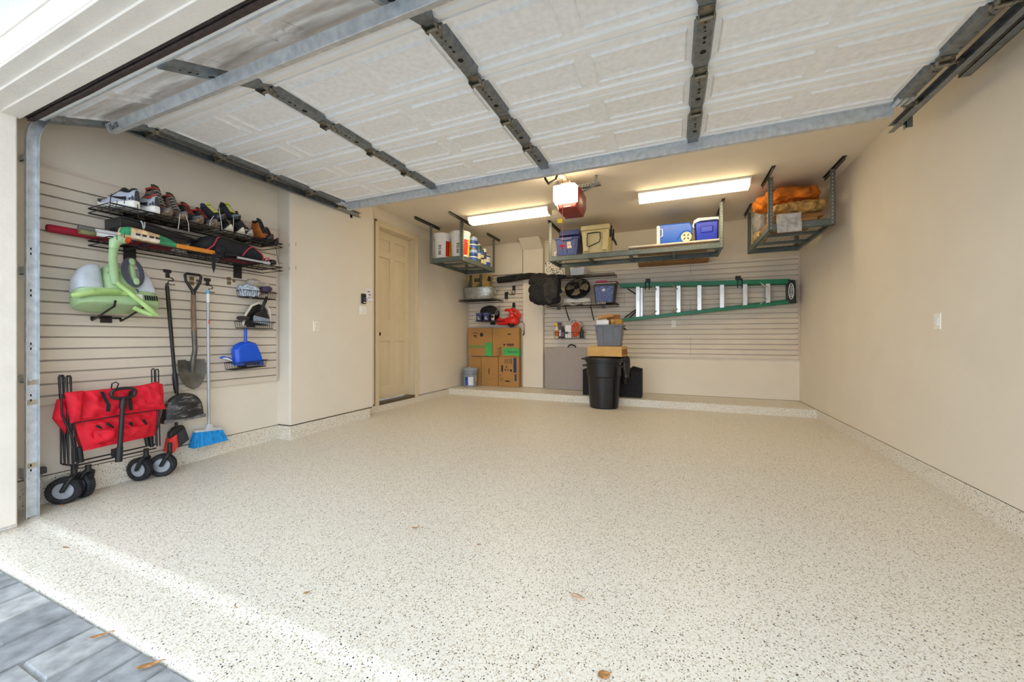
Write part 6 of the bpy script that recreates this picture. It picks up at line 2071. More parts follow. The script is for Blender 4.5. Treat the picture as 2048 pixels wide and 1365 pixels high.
# pole bag running behind the chase front
t = thing('pole_bag', 'long black fishing rod bag running level along the wall from the corner to the coat', 'bag', (-2.6, 6.40, 2.0))
pz0, pz1 = W(995, 561, y=6.40), W(1060, 552, y=6.40)
b = MB()
b.tube([pz0, pz0.lerp(pz1, 0.02), pz0.lerp(pz1, 0.45), pz0.lerp(pz1, 0.62), pz1 + Vector((0, 0, 0.0)), pz1 + Vector((0.1, 0, -0.02))], [0.04, 0.058, 0.060, 0.056, 0.055, 0.06], 14)
b.to('sleeve', BLACKF, t)
b = MB()
q0 = pz0.lerp(pz1, 0.42)
b.tube([(q0.x + 0.09 + 0.10 * math.cos(a), 6.335, q0.z + 0.002 + 0.035 * math.sin(a)) for a in [2 * PI * i / 20 for i in range(20)]], 0.010, 8, closed=True)
b.box(q0.x + 0.12, 6.33, q0.z - 0.06, q0.x + 0.17, 6.35, q0.z + 0.01)
b.to('carry_loop', BLACK, t)

def wall_hook(c, label, w=0.03):
    t = thing('double_hook', label, 'hook', c)
    x, z = c.x, c.z
    b = MB()
    b.prism([(x - w, z - 0.04), (x + w, z - 0.04), (x + w, z + 0.03), (x + w * 0.6, z + 0.05), (x - w * 0.6, z + 0.05), (x - w, z + 0.03)], lambda a, e, d: (a, d, e), YS - 0.012, YS - 0.001)
    b.to('plate', BLACK, t, bevel=0.003)
    b = MB()
    for sx in (-0.022, 0.022):
        b.tube([(x + sx, YS - 0.008, z - 0.03), (x + sx, YS - 0.016, z - 0.10), (x + sx * 1.1, YS - 0.035, z - 0.125), (x + sx * 1.3 - 0.03, YS - 0.09, z - 0.12), (x + sx * 1.4 - 0.045, YS - 0.12, z - 0.065)], 0.0058, 8)
    b.to('prongs', BLACKM, t)
c = W(1028, 577, y=YS)
wall_hook(c, 'empty black double hook on the corner slat panel')
c2 = W(1028, 611, y=YS)
wall_hook(c2, 'black double hook holding the red leaf blower')
# red leaf blower
BY = YS - 0.10
def bp(u, v, y=None):
    return W(u, v, y=y or BY)
t = thing('leaf_blower', 'red electric leaf blower hanging on the corner slat panel above the cartons', 'leaf blower', bp(1022, 650))
c0 = bp(1023, 640)
b = MB()
b.tube([bp(1037, 641), bp(1031, 642), bp(1022, 642.5), bp(1012, 643.5), bp(1004, 645), bp(999, 643), bp(996, 642)], [0.05, 0.085, 0.09, 0.062, 0.055, 0.07, 0.066], 16)
b.tube([bp(1024, 640), bp(1024, 632), bp(1023, 625), bp(1020, 620)], [0.065, 0.055, 0.042, 0.03], 14)
b.to('body', REDP, t, angle=60)
b = MB()
b.tube([bp(1010, 621), bp(1016, 620.5), bp(1026, 619), bp(1033, 622), bp(1038, 628), bp(1041, 634), bp(1039.5, 636), bp(1033, 630.5), bp(1028, 628)], [0.024, 0.024, 0.024, 0.023, 0.024, 0.022, 0.014, 0.018, 0.02], 10)
b.to('handle', REDP, t)
b = MB()
m = rmx(bp(1024, 648.5) + Vector((0, -0.035, 0)), rx=R(65))
b.lathe([(0.062, -0.02), (0.066, 0.02), (0.050, 0.038), (0.026, 0.042), (0.022, 0.03), (0, 0.03)], 24, mx=m)
b.to('intake', mat('black_glossy_intake', rgb(22, 26, 30), 0.25), t)
b = MB().tube([bp(1019.5, 654, BY - 0.02), bp(1026, 654, BY - 0.02)], 0.012, 8)
b.to('latch', WHITEP, t)
p_ = bp(1024, 632, BY - 0.062)
MB().box(p_.x - 0.03, p_.y - 0.004, p_.z - 0.008, p_.x + 0.03, p_.y + 0.02, p_.z + 0.006).to('name_strip', mat('pale_red_strip', rgb(244, 150, 120), 0.5), t)
b = MB()
b.tube([bp(1040, 642.5), bp(1044, 643.5), bp(1048, 648), bp(1048.5, 658), bp(1048, 668), bp(1046, 671)], [0.005] * 4 + [0.011, 0.012], 6)
b.to('power_lead', BLACK, t)
# low corner shelf with bag and batteries
LZ = W(965, 642.5, y=6.22).z
t = thing('wall_shelf', 'thin black shelf on the corner slat panel under the black duffel', 'shelf', (-3.1, 6.4, LZ))
b = MB().box(-3.36, 6.20, LZ - 0.008, -2.84, YS - 0.003, LZ)
b.to('board', BLACK, t)
b = MB().box(-3.2, YS - 0.02, LZ - 0.06, -3.1, YS - 0.003, LZ - 0.008)
b.to('bracket', BLACK, t)
t = thing('duffel', 'black duffel bag slumped on the thin corner shelf behind the blue packs', 'bag', (-3.1, 6.42, LZ))
b = MB()
b.blob((-3.18, 6.45, LZ + 0.15), (0.36, 0.17, 0.28), 0.75, 0.14, 7, 21, 44, 26, fold=0.35, flat=LZ + 0.003)
b.to('body', BLACKF, t, angle=70)
b = MB()
b.tube([W(990, 630, y=6.33), W(994, 620, y=6.345), W(999, 611, y=6.36)], 0.008, 6).tube([W(993, 631, y=6.33), W(997, 621, y=6.345), W(1002, 613, y=6.36)], 0.008, 6)
b.to('webbing', mat('grey_webbing', rgb(120, 120, 128), 0.8), t)
DBL = mat('dark_blue_pouch', rgb(40, 50, 92), 0.6, var=0.15)
for k, (u, lab) in enumerate(((959, 'dark blue pouch with white print, left one in front of the duffel'), (973.5, 'dark blue pouch with white print, right one in front of the duffel'))):
    c = W(u, 640, y=6.25)
    t = thing('pouch', lab, 'pouch', (c.x, 6.25, LZ), group='dark blue pouches on the corner shelf')
    MB().frustum((c.x - 0.052, 6.212, c.x + 0.052, 6.30, LZ + 0.001), (c.x - 0.050, 6.218, c.x + 0.050, 6.29, LZ + 0.145)).to('body', DBL, t, bevel=0.01)
    MB().box(c.x - 0.054, 6.206, LZ + 0.10, c.x + 0.054, 6.30, LZ + 0.150).to('flap', mat('faded_blue_flap', rgb(70, 82, 128), 0.6), t, bevel=0.006)
    b = MB()
    for q, (a, z) in enumerate(((-0.02, 0.068), (0.0, 0.066), (-0.012, 0.05), (-0.02, 0.03), (0.0, 0.03), (0.018, 0.03))):
        b.box(c.x + a, 6.2085, LZ + z, c.x + a + 0.014, 6.2125, LZ + z + 0.012)
    b.to('print', WHITEP, t)
c = W(986, 640, y=6.25)
t = thing('gauge', 'small silver gauge with a dark dial at the right end of the thin corner shelf', 'gauge', (c.x, 6.25, LZ))
MB().box(c.x - 0.03, 6.22, LZ + 0.001, c.x + 0.03, 6.27, LZ + 0.12).to('body', ALU, t, bevel=0.012)
b = MB().lathe([(0.024, 0), (0.024, 0.012), (0, 0.012)], 18, mx=rmx((c.x + 0.004, 6.225, LZ + 0.075), rx=R(90)))
b.to('dial', HOLE, t)

# paint pail on the platform
c = Vector((-3.47, 6.25, ZCURB + 0.001))
t, m = bucket('grey lidded paint pail with blue and white label on the platform by the cartons', c, mat('grey_pail_plastic', rgb(140, 148, 160), 0.4), mat('grey_pail_lid', rgb(150, 158, 168), 0.4), h=0.345, r0=0.118, r1=0.138)
fr = -58
patch(m, 0, fr - 52, fr - 22, 0.035, 0.185, 0.276, 0.118, 0.134).to('label', LBLUE, t)
patch(m, 0, fr - 22, fr + 22, 0.035, 0.185, 0.276, 0.118, 0.134).to('label', PAPER, t)
patch(m, 0, fr + 44, fr + 62, 0.10, 0.185, 0.276, 0.118, 0.134).to('sticker', mat('pinkish_sticker', rgb(214, 190, 178), 0.7), t)
b = MB().box(c.x - 0.02, c.y - 0.05, c.z + 0.347, c.x + 0.035, c.y - 0.03, c.z + 0.353)
b.to('spout_cap', WHITEP, t)
b = MB().tube([m @ Vector((0.148 * math.cos(R(a)), 0.148 * math.sin(R(a)), 0.262 - 0.03 * math.sin(R((a + 150) * 1.1)))) for a in range(-150, 11, 16)], 0.0035, 6)
b.to('bail', ZINC, t)

# upright cartons against the slat wall
CYF = 6.43
def carton(label, u0, v0, u1, v1, dep, mats=CARD, dy=0.0, z0=None):
    y = CYF + dy
    a, b_ = W(u0, v0, y=y), W(u1, v1, y=y)
    z0 = z0 if z0 is not None else b_.z
    t = thing('carton', label, 'carton', ((a.x + b_.x) / 2, y + dep / 2, z0), group='cartons stacked in the back left corner')
    MB().box(a.x, y, z0, b_.x, y + dep, a.z).to('box', mats, t, bevel=0.004)
    return t, y, z0, a.z
FLZ = ZCURB + 0.002
mid = W(985, 713.5, y=CYF).z
t, y, z0, z1 = carton('upper left brown carton with a round dark badge and green tape', 936, 656.5, 984.3, 713, 0.11, z0=mid + 0.003)
def mk(nm, mt, rects, t, y):
    b = MB()
    for u0, v0, u1, v1 in rects:
        a, c_ = W(u0, v0, y=y), W(u1, v1, y=y)
        b.box(a.x, y - 0.0016, c_.z, c_.x, y + 0.001, a.z)
    return b.to(nm, mt, t)
b = MB()
p_ = W(963, 670, y=y)
b.lathe([(0.036, 0), (0.036, 0.0016), (0, 0.0016)], 24, mx=rmx((p_.x, y, p_.z), rx=R(90)))
b.to('round_badge', INK, t)
mk('print', INK, [(946, 666, 948, 668), (950, 665, 952, 667), (953, 667, 955, 669), (947, 671, 953, 673), (948, 674, 955, 675)], t, y)
mk('green_tape', GREENT, [(970.5, 685.5, 984.2, 712.8)], t, y)
mk('faded_green_tape', mat('faded_green_tape', rgb(128, 140, 74), 0.6), [(936.2, 691, 970, 697)], t, y)
t, y, z0, z1 = carton('upper right brown carton with a wide green tape band', 985, 656.5, 1038, 713, 0.11, z0=mid + 0.003)
mk('green_tape', GREENT, [(1006, 696, 1037.9, 711.5)], t, y)
mk('print', INK, [(1015, 668, 1022, 670), (1007, 688, 1010, 692), (1013, 688, 1028, 690.5), (1015, 691.5, 1026, 693)] + [(998 - q % 2 * 4, 695 + q * 3, 1003, 696.2 + q * 3) for q in range(6)], t, y)
b = MB()
for q in range(12):
    a = W(1016 + q * 1.65, 704.2 + 0.6 * (q % 2), y=y)
    b.box(a.x, y - 0.003, a.z - 0.008, a.x + 0.010, y - 0.0014, a.z + 0.008 + 0.004 * (q % 3 == 0))
b.to('tape_print', INK, t)
MB().box(W(1036.5, 700, y=y).x, y - 0.002, mid + 0.004, W(1038, 700, y=y).x + 0.0016, y + 0.112, mid + 0.12).to('green_tape', GREENT, t)
t, y, z0, z1 = carton('narrow brown carton behind the grey paint pail', 937.5, 714, 961.5, 776, 0.13, z0=FLZ)
t, y, z0, z1 = carton('lower middle brown carton with one dark oval handle print', 962.5, 714, 996, 776, 0.13, z0=FLZ)
p_ = W(978, 743, y=y)
b = MB()
b.lathe([(0.022, 0), (0.022, 0.0016), (0, 0.0016)], 20, ex=0.45, ey=2.9, mx=rmx((p_.x, y, p_.z), rx=R(90)))
b.to('oval_print', INK, t)
t, y, z0, z1 = carton('lower right brown carton with blue and black printing', 997, 714, 1037.5, 776, 0.13, z0=FLZ)
mk('blue_print', mat('blue_ink', rgb(34, 54, 98), 0.7), [(1027, 716, 1033, 746), (1029.5, 749, 1033, 763)], t, y)
mk('print', INK, [(1002.5, 731, 1006, 744), (1010, 718, 1011, 728), (1014, 718, 1015, 728), (1018, 718, 1019, 727), (1022, 718, 1023.4, 728), (1012, 732, 1014, 736), (1010, 738, 1012, 742), (1015, 739, 1017, 742), (999, 751, 1002, 752), (999, 757, 1007, 758), (1000, 761, 1005, 762)], t, y)
b = MB()
for u, v, r_, ex, ey in ((1022, 741.5, 0.022, 1, 1), (1015, 763, 0.022, 2.4, 0.62)):
    p_ = W(u, v, y=y)
    b.lathe([(r_, 0), (r_, 0.0016), (0, 0.0016)], 20, ex=ex, ey=ey, mx=rmx((p_.x, y, p_.z), rx=R(90)))
b.to('oval_print', INK, t)

# ------------------------------------------------------------------ shelves right of the chase
SHZ, SUZ = 1.560, 2.045
wire_deck_shelf('black wire shelf with the fan and the patterned bin, lower of the back wall pair', -1.99, -0.825, 6.20, YS - 0.004, SHZ, brackets=(-1.76, -1.02), braces=(-1.66, -1.235))
wire_deck_shelf('black wire shelf with the polka dot box, upper of the back wall pair', -2.0, -0.86, 6.24, YS - 0.004, SUZ)
x0, x1 = W(1089.5, 540, y=6.26).x, W(1130, 540, y=6.26).x
t = thing('storage_box', 'white box with black polka dots on the upper back wall shelf', 'box', ((x0 + x1) / 2, 6.4, SUZ))
MB().box(x0, 6.26, SUZ + 0.004, x1, 6.545, SUZ + 0.25).to('carton', mat('cream_board', rgb(230, 222, 206), 0.7, var=0.02), t, bevel=0.003)
random.seed(7)
b = MB()
pts = []
for k in range(400):
    x, z, r_ = random.uniform(x0 + 0.014, x1 - 0.014), random.uniform(SUZ + 0.02, SUZ + 0.238), random.choice((0.006, 0.008, 0.011, 0.014))
    if all((x - a) ** 2 + (z - c_) ** 2 > (r_ + q + 0.004) ** 2 for a, c_, q in pts):
        pts.append((x, z, r_))
        b.lathe([(r_, 0), (r_, 0.001), (0, 0.001)], 10, mx=rmx((x, 6.26, z), rx=R(90)))
b.to('dots', BLACK, t)
x0, x1 = W(1141, 540, y=6.26).x, W(1168, 540, y=6.26).x
t = thing('plastic_basket', 'small white perforated basket on the upper back wall shelf', 'basket', ((x0 + x1) / 2, 6.38, SUZ))
b = MB()
b.frustum((x0 + 0.008, 6.265, x1 - 0.008, 6.50, SUZ + 0.004), (x0 - 0.006, 6.25, x1 + 0.006, 6.52, SUZ + 0.118))
b.frustum((x0 - 0.010, 6.246, x0 + 0.06, 6.52, SUZ + 0.115), (x0 - 0.012, 6.244, x0 + 0.05, 6.52, SUZ + 0.138)).frustum((x1 - 0.06, 6.246, x1 + 0.01, 6.52, SUZ + 0.115), (x1 - 0.05, 6.244, x1 + 0.012, 6.52, SUZ + 0.138))
b.to('body', WHITEP, t, bevel=0.003)
b = MB()
for i in range(4):
    for j in range(10):
        z = SUZ + 0.03 + i * 0.022
        x = x0 + 0.02 + (x1 - x0 - 0.04) * j / 9
        yy_ = 6.265 - 0.015 * (z - SUZ - 0.004) / 0.114
        b.box(x - 0.004, yy_ - 0.0008, z - 0.006, x + 0.004, yy_ + 0.004, z + 0.006)
b.to('perforations', DKGREY, t)
# coat hanging over the left end
t = thing('coat', 'black bulky coat slung over the left end of the back wall shelves', 'coat', (-1.97, 6.2, 1.56))
b = MB()
b.blob((-1.955, 6.09, 1.81), (0.50, 0.19, 0.46), 0.85, 0.22, 4.5, 31, 64, 40, fold=0.75)
b.blob((-2.08, 6.11, 1.985), (0.34, 0.17, 0.17), 0.9, 0.28, 7, 33, 44, 24, fold=0.6)
b.blob((-1.83, 6.13, 2.01), (0.38, 0.13, 0.10), 0.9, 0.25, 8, 35, 44, 24, fold=0.6)
b.blob((-2.04, 6.08, 1.66), (0.26, 0.15, 0.18), 0.8, 0.25, 8, 37, 40, 24, fold=0.6)
b.blob((-1.84, 6.08, 1.66), (0.26, 0.15, 0.18), 0.8, 0.25, 8, 38, 40, 24, fold=0.6)
b.to('body', BLACKF, t, angle=80)
b = MB()
b.blob((-1.85, 6.005, 1.80), (0.20, 0.07, 0.40), 0.85, 0.2, 7, 36, 40, 28, fold=0.7)
b.to('sleeve', mat('faded_black_fabric', rgb(50, 47, 47), 0.9, var=0.2, bump=0.5), t, angle=80)
b = MB()
b.tube([(-1.95, 6.02, 1.99), (-1.93, 5.985, 1.93), (-1.955, 5.98, 1.85)], 0.004, 6)
b.to('zip_pull', mat('brown_zip', rgb(110, 84, 68), 0.6), t)
# fan lying back
fc = Vector((W(1155, 571, y=6.33).x, 6.33, SHZ + 0.275))
fm = rmx(fc, rx=R(52))
t = thing('fan', 'round dark cage fan tipped back on the lower back wall shelf', 'fan', fc - Vector((0, 0, 0.2)))
b = MB()
for r_, z in ((0.205, 0.0), (0.205, 0.03), (0.16, 0.075), (0.10, 0.095), (0.05, 0.10)):
    b.tube([fm @ Vector((r_ * math.cos(a), r_ * math.sin(a), z)) for a in [2 * PI * i / 40 for i in range(40)]], 0.005 if r_ > 0.2 else 0.0025, 5, closed=True)
for k in range(48):
    a = 2 * PI * k / 48
    b.tube([fm @ Vector((r_ * math.cos(a + w), r_ * math.sin(a + w), z)) for r_, z, w in ((0.205, -0.03, 0), (0.205, 0.03, 0), (0.16, 0.075, 0.06), (0.10, 0.095, 0.12), (0.05, 0.10, 0.18))], 0.0016, 4)
b.to('cage', BLACKM, t)
b = MB()
for k in range(4):
    b.prism([(0.03, -0.03), (0.17, -0.075), (0.19, 0.02), (0.15, 0.075), (0.03, 0.03)], lambda a, c, d: fm @ (Matrix.Rotation(PI / 2 * k, 3, 'Z') @ Vector((a, c, 0.028 + d + 0.20 * c))), 0.0, 0.004)
b.to('blade', mat('smoky_brown_blade', rgb(158, 142, 118), 0.35), t)
b = MB()
b.lathe([(0.05, -0.08), (0.05, 0.0), (0.042, 0.09), (0.042, 0.106), (0.03, 0.112), (0, 0.112)], 24, mx=fm)
b.lathe([(0.205, -0.035), (0.21, -0.03), (0.21, -0.02), (0.205, -0.015)], 40, mx=fm)
b.to('motor', BLACK, t)
b = MB()
b.blob((W(1153, 598, y=6.30).x, 6.36, SHZ + 0.066), (0.47, 0.19, 0.115), 0.55, 0.06, 8, 41, 36, 20, flat=SHZ + 0.004)
tag(b.to('cushion', mat('white_cotton', rgb(222, 218, 208), 0.9, var=0.04)), 'flat white cushion under the round fan', 'cushion')
# silver tarp draped along the front of the shelf
b = MB()
rows_ = []
for i in range(9):
    r_ = []
    for j in range(61):
        s_ = j / 60
        x = -1.72 + 0.74 * s_
        q = i / 8
        p = Vector((x, 6.212 - 0.052 * min(1, q * 1.8), SHZ + 0.020 - max(0, q - 0.55) * 0.085))
        k_ = 0.012 * noise.noise(Vector((x * 16, q * 4, 2))) + 0.006 * noise.noise(Vector((x * 50, q * 14, 5)))
        r_.append(p + Vector((0, -abs(k_) * 1.2 - 0.004, k_ * 0.7 if q < 0.9 else 0.02 * noise.noise(Vector((x * 9, 0, 4))))))
    rows_.append(r_)
b.loft(rows_, cap=False, closed=False)
o = b.to('tarp', mat('silver_grey_camo_tarp', rgb(130, 126, 120), 0.5, 0.1, var=0.45, scale=26, bump=0.5, bscale=40))
sm = o.modifiers.new('thickness', 'SOLIDIFY'); sm.thickness = 0.006
tag(o, 'crumpled silver grey tarp along the front edge of the lower back wall shelf', 'tarp')
# patterned bin
x0, x1 = W(1187, 580, y=6.225).x, W(1231, 580, y=6.225).x
t = thing('storage_bin', 'black rimmed bin with a blue and white pattern on the lower back wall shelf', 'bin', ((x0 + x1) / 2, 6.3, SHZ))
b = MB()
b.frustum((x0 + 0.03, 6.240, x1 - 0.035, 6.46, SHZ + 0.004), (x0, 6.225, x1, 6.49, SHZ + 0.315))
b.to('body', BLACK, t, bevel=0.006)
PAT = mat('blue_white_pattern', rgb(96, 112, 158), 0.6, var=0.5, scale=70)
b = MB()
b.add([(x0 + 0.05, 6.2345, SHZ + 0.02), (x1 - 0.055, 6.2345, SHZ + 0.02), (x1 - 0.028, 6.2218, SHZ + 0.275), (x0 + 0.024, 6.2218, SHZ + 0.275)], [(0, 1, 2, 3)])
b.to('patterned_panel', PAT, t)
b = MB()
xm = (x0 + x1) / 2 - 0.012
b.lathe([(0.021, 0), (0.021, 0.004), (0.012, 0.006), (0, 0.006)], 20, ex=1.3, mx=rmx((xm, 6.2235, SHZ + 0.215), rx=R(94)))
b.to('oval_label', WHITEP, t)
for k, (nm, mt, lab, z, xa, xb) in enumerate((('folder', mat('cream_paper_block', rgb(226, 208, 186), 0.8), 'cream folder lowest on top of the patterned bin', 0.318, x0 + 0.01, x1 + 0.0),
                                             ('folder', mat('rust_brown_folder', rgb(122, 62, 46), 0.7), 'rust brown folder on the cream one on top of the patterned bin', 0.331, x0 + 0.02, x1 + 0.02),
                                             ('book', mat('magenta_cover', rgb(196, 46, 122), 0.5), 'magenta book topmost on the patterned bin', 0.350, x0 + 0.03, x0 + 0.20))):
    tag(MB().box(xa, 6.235, SHZ + z, xb, 6.47, SHZ + z + (0.012, 0.018, 0.020)[k]).to(nm, mt, bevel=0.002), lab, nm)
# wire basket of garage bottles
GY = 6.37
def gp_(u, v, y=GY):
    return W(u, v, y=y)
x0, x1 = gp_(1107, 670).x, gp_(1168, 670).x
gz0 = gp_(1135, 677).z
t = thing('wire_basket', 'black wire basket with bottles and an orange cord on the back slat panel', 'basket', ((x0 + x1) / 2, 6.45, gz0))
b = MB()
for z, g in ((gz0, 0.012), (gz0 + 0.10, 0)):
    b.tube([(x0 + g, GY - 0.01, z), (x1 - g, GY - 0.01, z), (x1 - g, YS - 0.004, z), (x0 + g, YS - 0.004, z)], 0.0035, 6, closed=True)
for k in range(14):
    x = x0 + 0.012 + (x1 - x0 - 0.024) * k / 13
    b.tube([(x, GY - 0.01, gz0 + 0.10), (x, GY - 0.008, gz0), (x, YS - 0.004, gz0)], 0.002, 4)
b.to('wires', BLACKM, t)
def bottle(label, u, h, r, bodym, capm, band=None, name='bottle', y=GY + 0.055, sprayer=False):
    x = gp_(u, 670, y).x
    t = thing(name, label, 'bottle', (x, y, gz0), group='bottles in the back wall basket')
    m = Matrix.Translation((x, y, gz0 + 0.004))
    MB().lathe([(r * 0.95, 0), (r, 0.004), (r, h * 0.62), (r * 0.9, h * 0.70), (r * 0.42, h * 0.80), (r * 0.40, h * 0.84)], 20, mx=m).to('body', bodym, t)
    b = MB().lathe([(r * 0.48, h * 0.83), (r * 0.48, h * 0.93), (r * 0.3, h), (0, h)], 16, mx=m)
    if sprayer:
        b.box(x - 0.05, y - 0.014, gz0 + h * 0.92, x + 0.02, y + 0.014, gz0 + h * 1.02).box(x - 0.035, y - 0.008, gz0 + h * 0.80, x - 0.025, y + 0.008, gz0 + h * 0.93)
    b.to('cap', capm, t)
    if band:
        MB().lathe([(r + 0.0012, h * 0.12), (r + 0.0012, h * 0.52)], 20, mx=m).to('label', band, t)
bottle('white spray bottle with orange label and yellow trigger in the back wall basket', 1113.5, 0.25, 0.034, CREAM, SIGNYEL, mat('orange_label', rgb(206, 110, 34), 0.5), sprayer=True)
bottle('dark bottle with a purple trigger, second from the left in the back wall basket', 1120.5, 0.27, 0.028, mat('smoky_bottle', rgb(96, 92, 96), 0.3), mat('purple_trigger', rgb(62, 50, 110), 0.4), PAPER, sprayer=True, y=GY + 0.10)
bottle('black bottle left of the white box in the back wall basket', 1126, 0.20, 0.030, mat('black_glossy_bottle', rgb(34, 34, 40), 0.25), BLACK, mat('grey_speckled_label', rgb(120, 122, 134), 0.5, var=0.4, scale=60))
bottle('dark green bottle at the right end of the back wall basket', 1163.5, 0.19, 0.034, mat('dark_green_bottle', rgb(30, 78, 66), 0.35), LGRN, y=GY + 0.10)
c0, c1 = gp_(1130, 650), gp_(1142, 676)
t = thing('paper_box', 'tall white box in the middle of the back wall basket', 'box', ((c0.x + c1.x) / 2, GY + 0.05, gz0))
MB().box(c0.x, GY + 0.012, gz0 + 0.004, c1.x, GY + 0.10, gz0 + 0.225).to('carton', PAPER, t, bevel=0.002)
MB().box(c0.x - 0.001, GY + 0.0105, gz0 + 0.075, c0.x + 0.055, GY + 0.013, gz0 + 0.11).to('grey_print', DKGREY, t)
b = MB()
cc = gp_(1152, 660, GY + 0.02)
random.seed(3)
for k in range(9):
    ph = random.uniform(-0.12, 0.12)
    ex, ez = random.uniform(0.028, 0.062), random.uniform(0.10, 0.125)
    ox = random.uniform(-0.022, 0.022)
    b.tube([(cc.x + ox + ex * math.cos(a) + ph * math.sin(a) * ez, cc.y + random.uniform(-0.003, 0.003) + 0.005 * (k - 4), cc.z + 0.004 + ez * math.sin(a)) for a in [2 * PI * i / 26 for i in range(26)]], 0.0052, 6, closed=True)
tag(b.to('orange_cable', ORANGEC), 'coiled orange extension cord in the back wall basket', 'cord')
b = MB()
b.tube([gp_(1142, 646), gp_(1146, 641), gp_(1150, 640.5), gp_(1152, 644)], 0.004, 6)
b.tube([gp_(1160, 643), gp_(1166, 648), gp_(1168, 652), gp_(1164, 656)], 0.004, 6)
tag(b.to('cable', BLACKM), 'thin dark cable looping out of the back wall basket over the orange cord', 'cable')

# ------------------------------------------------------------------ folding table against the wall
x0, x1 = W(1089.5, 700, y=6.46).x, -1.19
t = thing('folding_table', 'grey folded table standing on edge against the back wall behind the trash can', 'table', ((x0 + x1) / 2, 6.48, ZCURB))
zt = W(1130, 695.5, y=6.46).z
b = MB()
rr = 0.02
poly = [(x0, ZCURB + 0.02), (x0 + 0.02, ZCURB + 0.002), (x1 - 0.02, ZCURB + 0.002), (x1, ZCURB + 0.02), (x1, zt - 0.02), (x1 - 0.02, zt), (x0 + 0.02, zt), (x0, zt - 0.02)]
b.prism(poly, lambda a, c, d: (a, d + (c - ZCURB) * 0.02, c), 6.46, 6.515)
b.to('top', TABLEG, t, bevel=0.008, seg=3)
xh = W(1143, 690, y=6.48).x
b = MB()
b.tube([(xh - 0.075, 6.505, zt - 0.01), (xh - 0.055, 6.505, zt + 0.03), (xh - 0.02, 6.505, zt + 0.048), (xh + 0.02, 6.505, zt + 0.046), (xh + 0.055, 6.505, zt + 0.026), (xh + 0.07, 6.505, zt - 0.01)], 0.011, 8)
b.to('handle', BLACK, t)
# ------------------------------------------------------------------ trash can and the pile on it
TC = Vector((-0.925, 5.635, 0.002))
t = thing('trash_can', 'large black ribbed trash can with a lid in front of the platform', 'trash can', TC)
m = Matrix.Translation(TC)
b = MB()
rings = []
prof = [(0.192, 0.0), (0.2, 0.01), (0.214, 0.16), (0.228, 0.44), (0.238, 0.455), (0.246, 0.60), (0.250, 0.655), (0.268, 0.66), (0.270, 0.69), (0.262, 0.70)]
n = 48
for r_, z in prof:
    ring = []
    for j in range(n):
        a = 2 * PI * j / n
        k = r_ - (0.007 if (j % 6 in (2, 3, 4) and 0.02 < z < 0.45) else 0)
        ring.append(m @ Vector((k * math.cos(a), k * math.sin(a), z)))
    rings.append(ring)
b.loft(rings)
b.to('barrel', BLACK, t, angle=30)
b = MB()
b.lathe([(0.274, 0.685), (0.280, 0.69), (0.280, 0.712), (0.265, 0.722), (0.20, 0.735), (0.08, 0.742), (0, 0.742)], 48, mx=m)
for a in (200, -20):
    q = m @ Vector((0.285 * math.cos(R(a)), 0.285 * math.sin(R(a)), 0.70))
    b.blob(q, (0.075, 0.07, 0.026), 0.6, 0, nu=16, nv=8)
b.to('lid', BLACK, t, angle=40)
b = MB()
for a in (196, -28):
    ca_, sa_ = math.cos(R(a)), math.sin(R(a))
    b.tube([m @ Vector((0.245 * ca_ + s_ * -sa_, 0.245 * sa_ + s_ * ca_, z)) + Vector((o * ca_, o * sa_, 0)) for s_, z, o in ((-0.06, 0.61, 0), (-0.055, 0.60, 0.05), (0.055, 0.60, 0.05), (0.06, 0.61, 0))], 0.011, 8)
b.to('handle', BLACK, t)
b = MB()
a = R(-38)
b.box(-0.006, -0.012, 0.0, 0.024, 0.012, 0.60, mx=m @ Matrix.Rotation(a, 4, 'Z') @ Matrix.Translation((0.216, 0, 0.01)) @ Matrix.Rotation(R(4), 4, 'Y'))
b.to('corner_rib', BLACK, t)
cz = TC.z + 0.744
mm = rmx((-0.865, 5.60, cz), rz=R(-5))
t = thing('shipping_box', 'flat tan cardboard box lying on the trash can lid under the grey tote', 'box', (-0.865, 5.60, cz))
MB().box(-0.245, -0.18, 0.0, 0.235, 0.20, 0.138, mx=mm).to('carton', mat('light_cardboard', rgb(204, 160, 96), 0.85, var=0.04), t, bevel=0.003)
MB().box(0.236, -0.17, 0.02, 0.238, 0.19, 0.10, mx=mm).to('side_flap', CARDD, t)
gz = cz + 0.140
gx_ = W(1216, 668, y=5.44).x
t = tote('grey plastic tote stuffed with small boxes on top of the flat tan box', 'storage_tote', (gx_, 5.62, gz), 0.31, 0.25, 0.375, 0.32, 0.305, GREYTUB)
b = MB()
b.frustum((gx_ - 0.05, 5.492, gx_ + 0.045, 5.50, gz + 0.15), (gx_ - 0.05, 5.482, gx_ + 0.045, 5.50, gz + 0.20))
b.to('name_relief', GREYTUB, t)
b = MB()
b.tube([(gx_ + 0.205, 5.50, gz + 0.255), (gx_ + 0.225, 5.53, gz + 0.235), (gx_ + 0.225, 5.59, gz + 0.235), (gx_ + 0.205, 5.62, gz + 0.255)], 0.009, 8)
b.to('handle', BLACK, t)
tz = gz + 0.307
def small_box(label, xa, xb, ya, yb, z0, h, mt, rz=0.0, ry=0.0, name='small_box'):
    c = ((xa + xb) / 2, (ya + yb) / 2, z0)
    mm = rmx(c, rz=rz, ry=ry)
    hx_, hy_ = (xb - xa) / 2, (yb - ya) / 2
    tag(MB().box(-hx_, -hy_, 0, hx_, hy_, h, mx=mm).to(name, mt, bevel=0.002), label, 'box', 'boxes piled in the grey tote')
small_box('white box at the front left of the grey tote', gx_ - 0.168, gx_ + 0.0, 5.485, 5.59, tz, 0.062, PAPER)
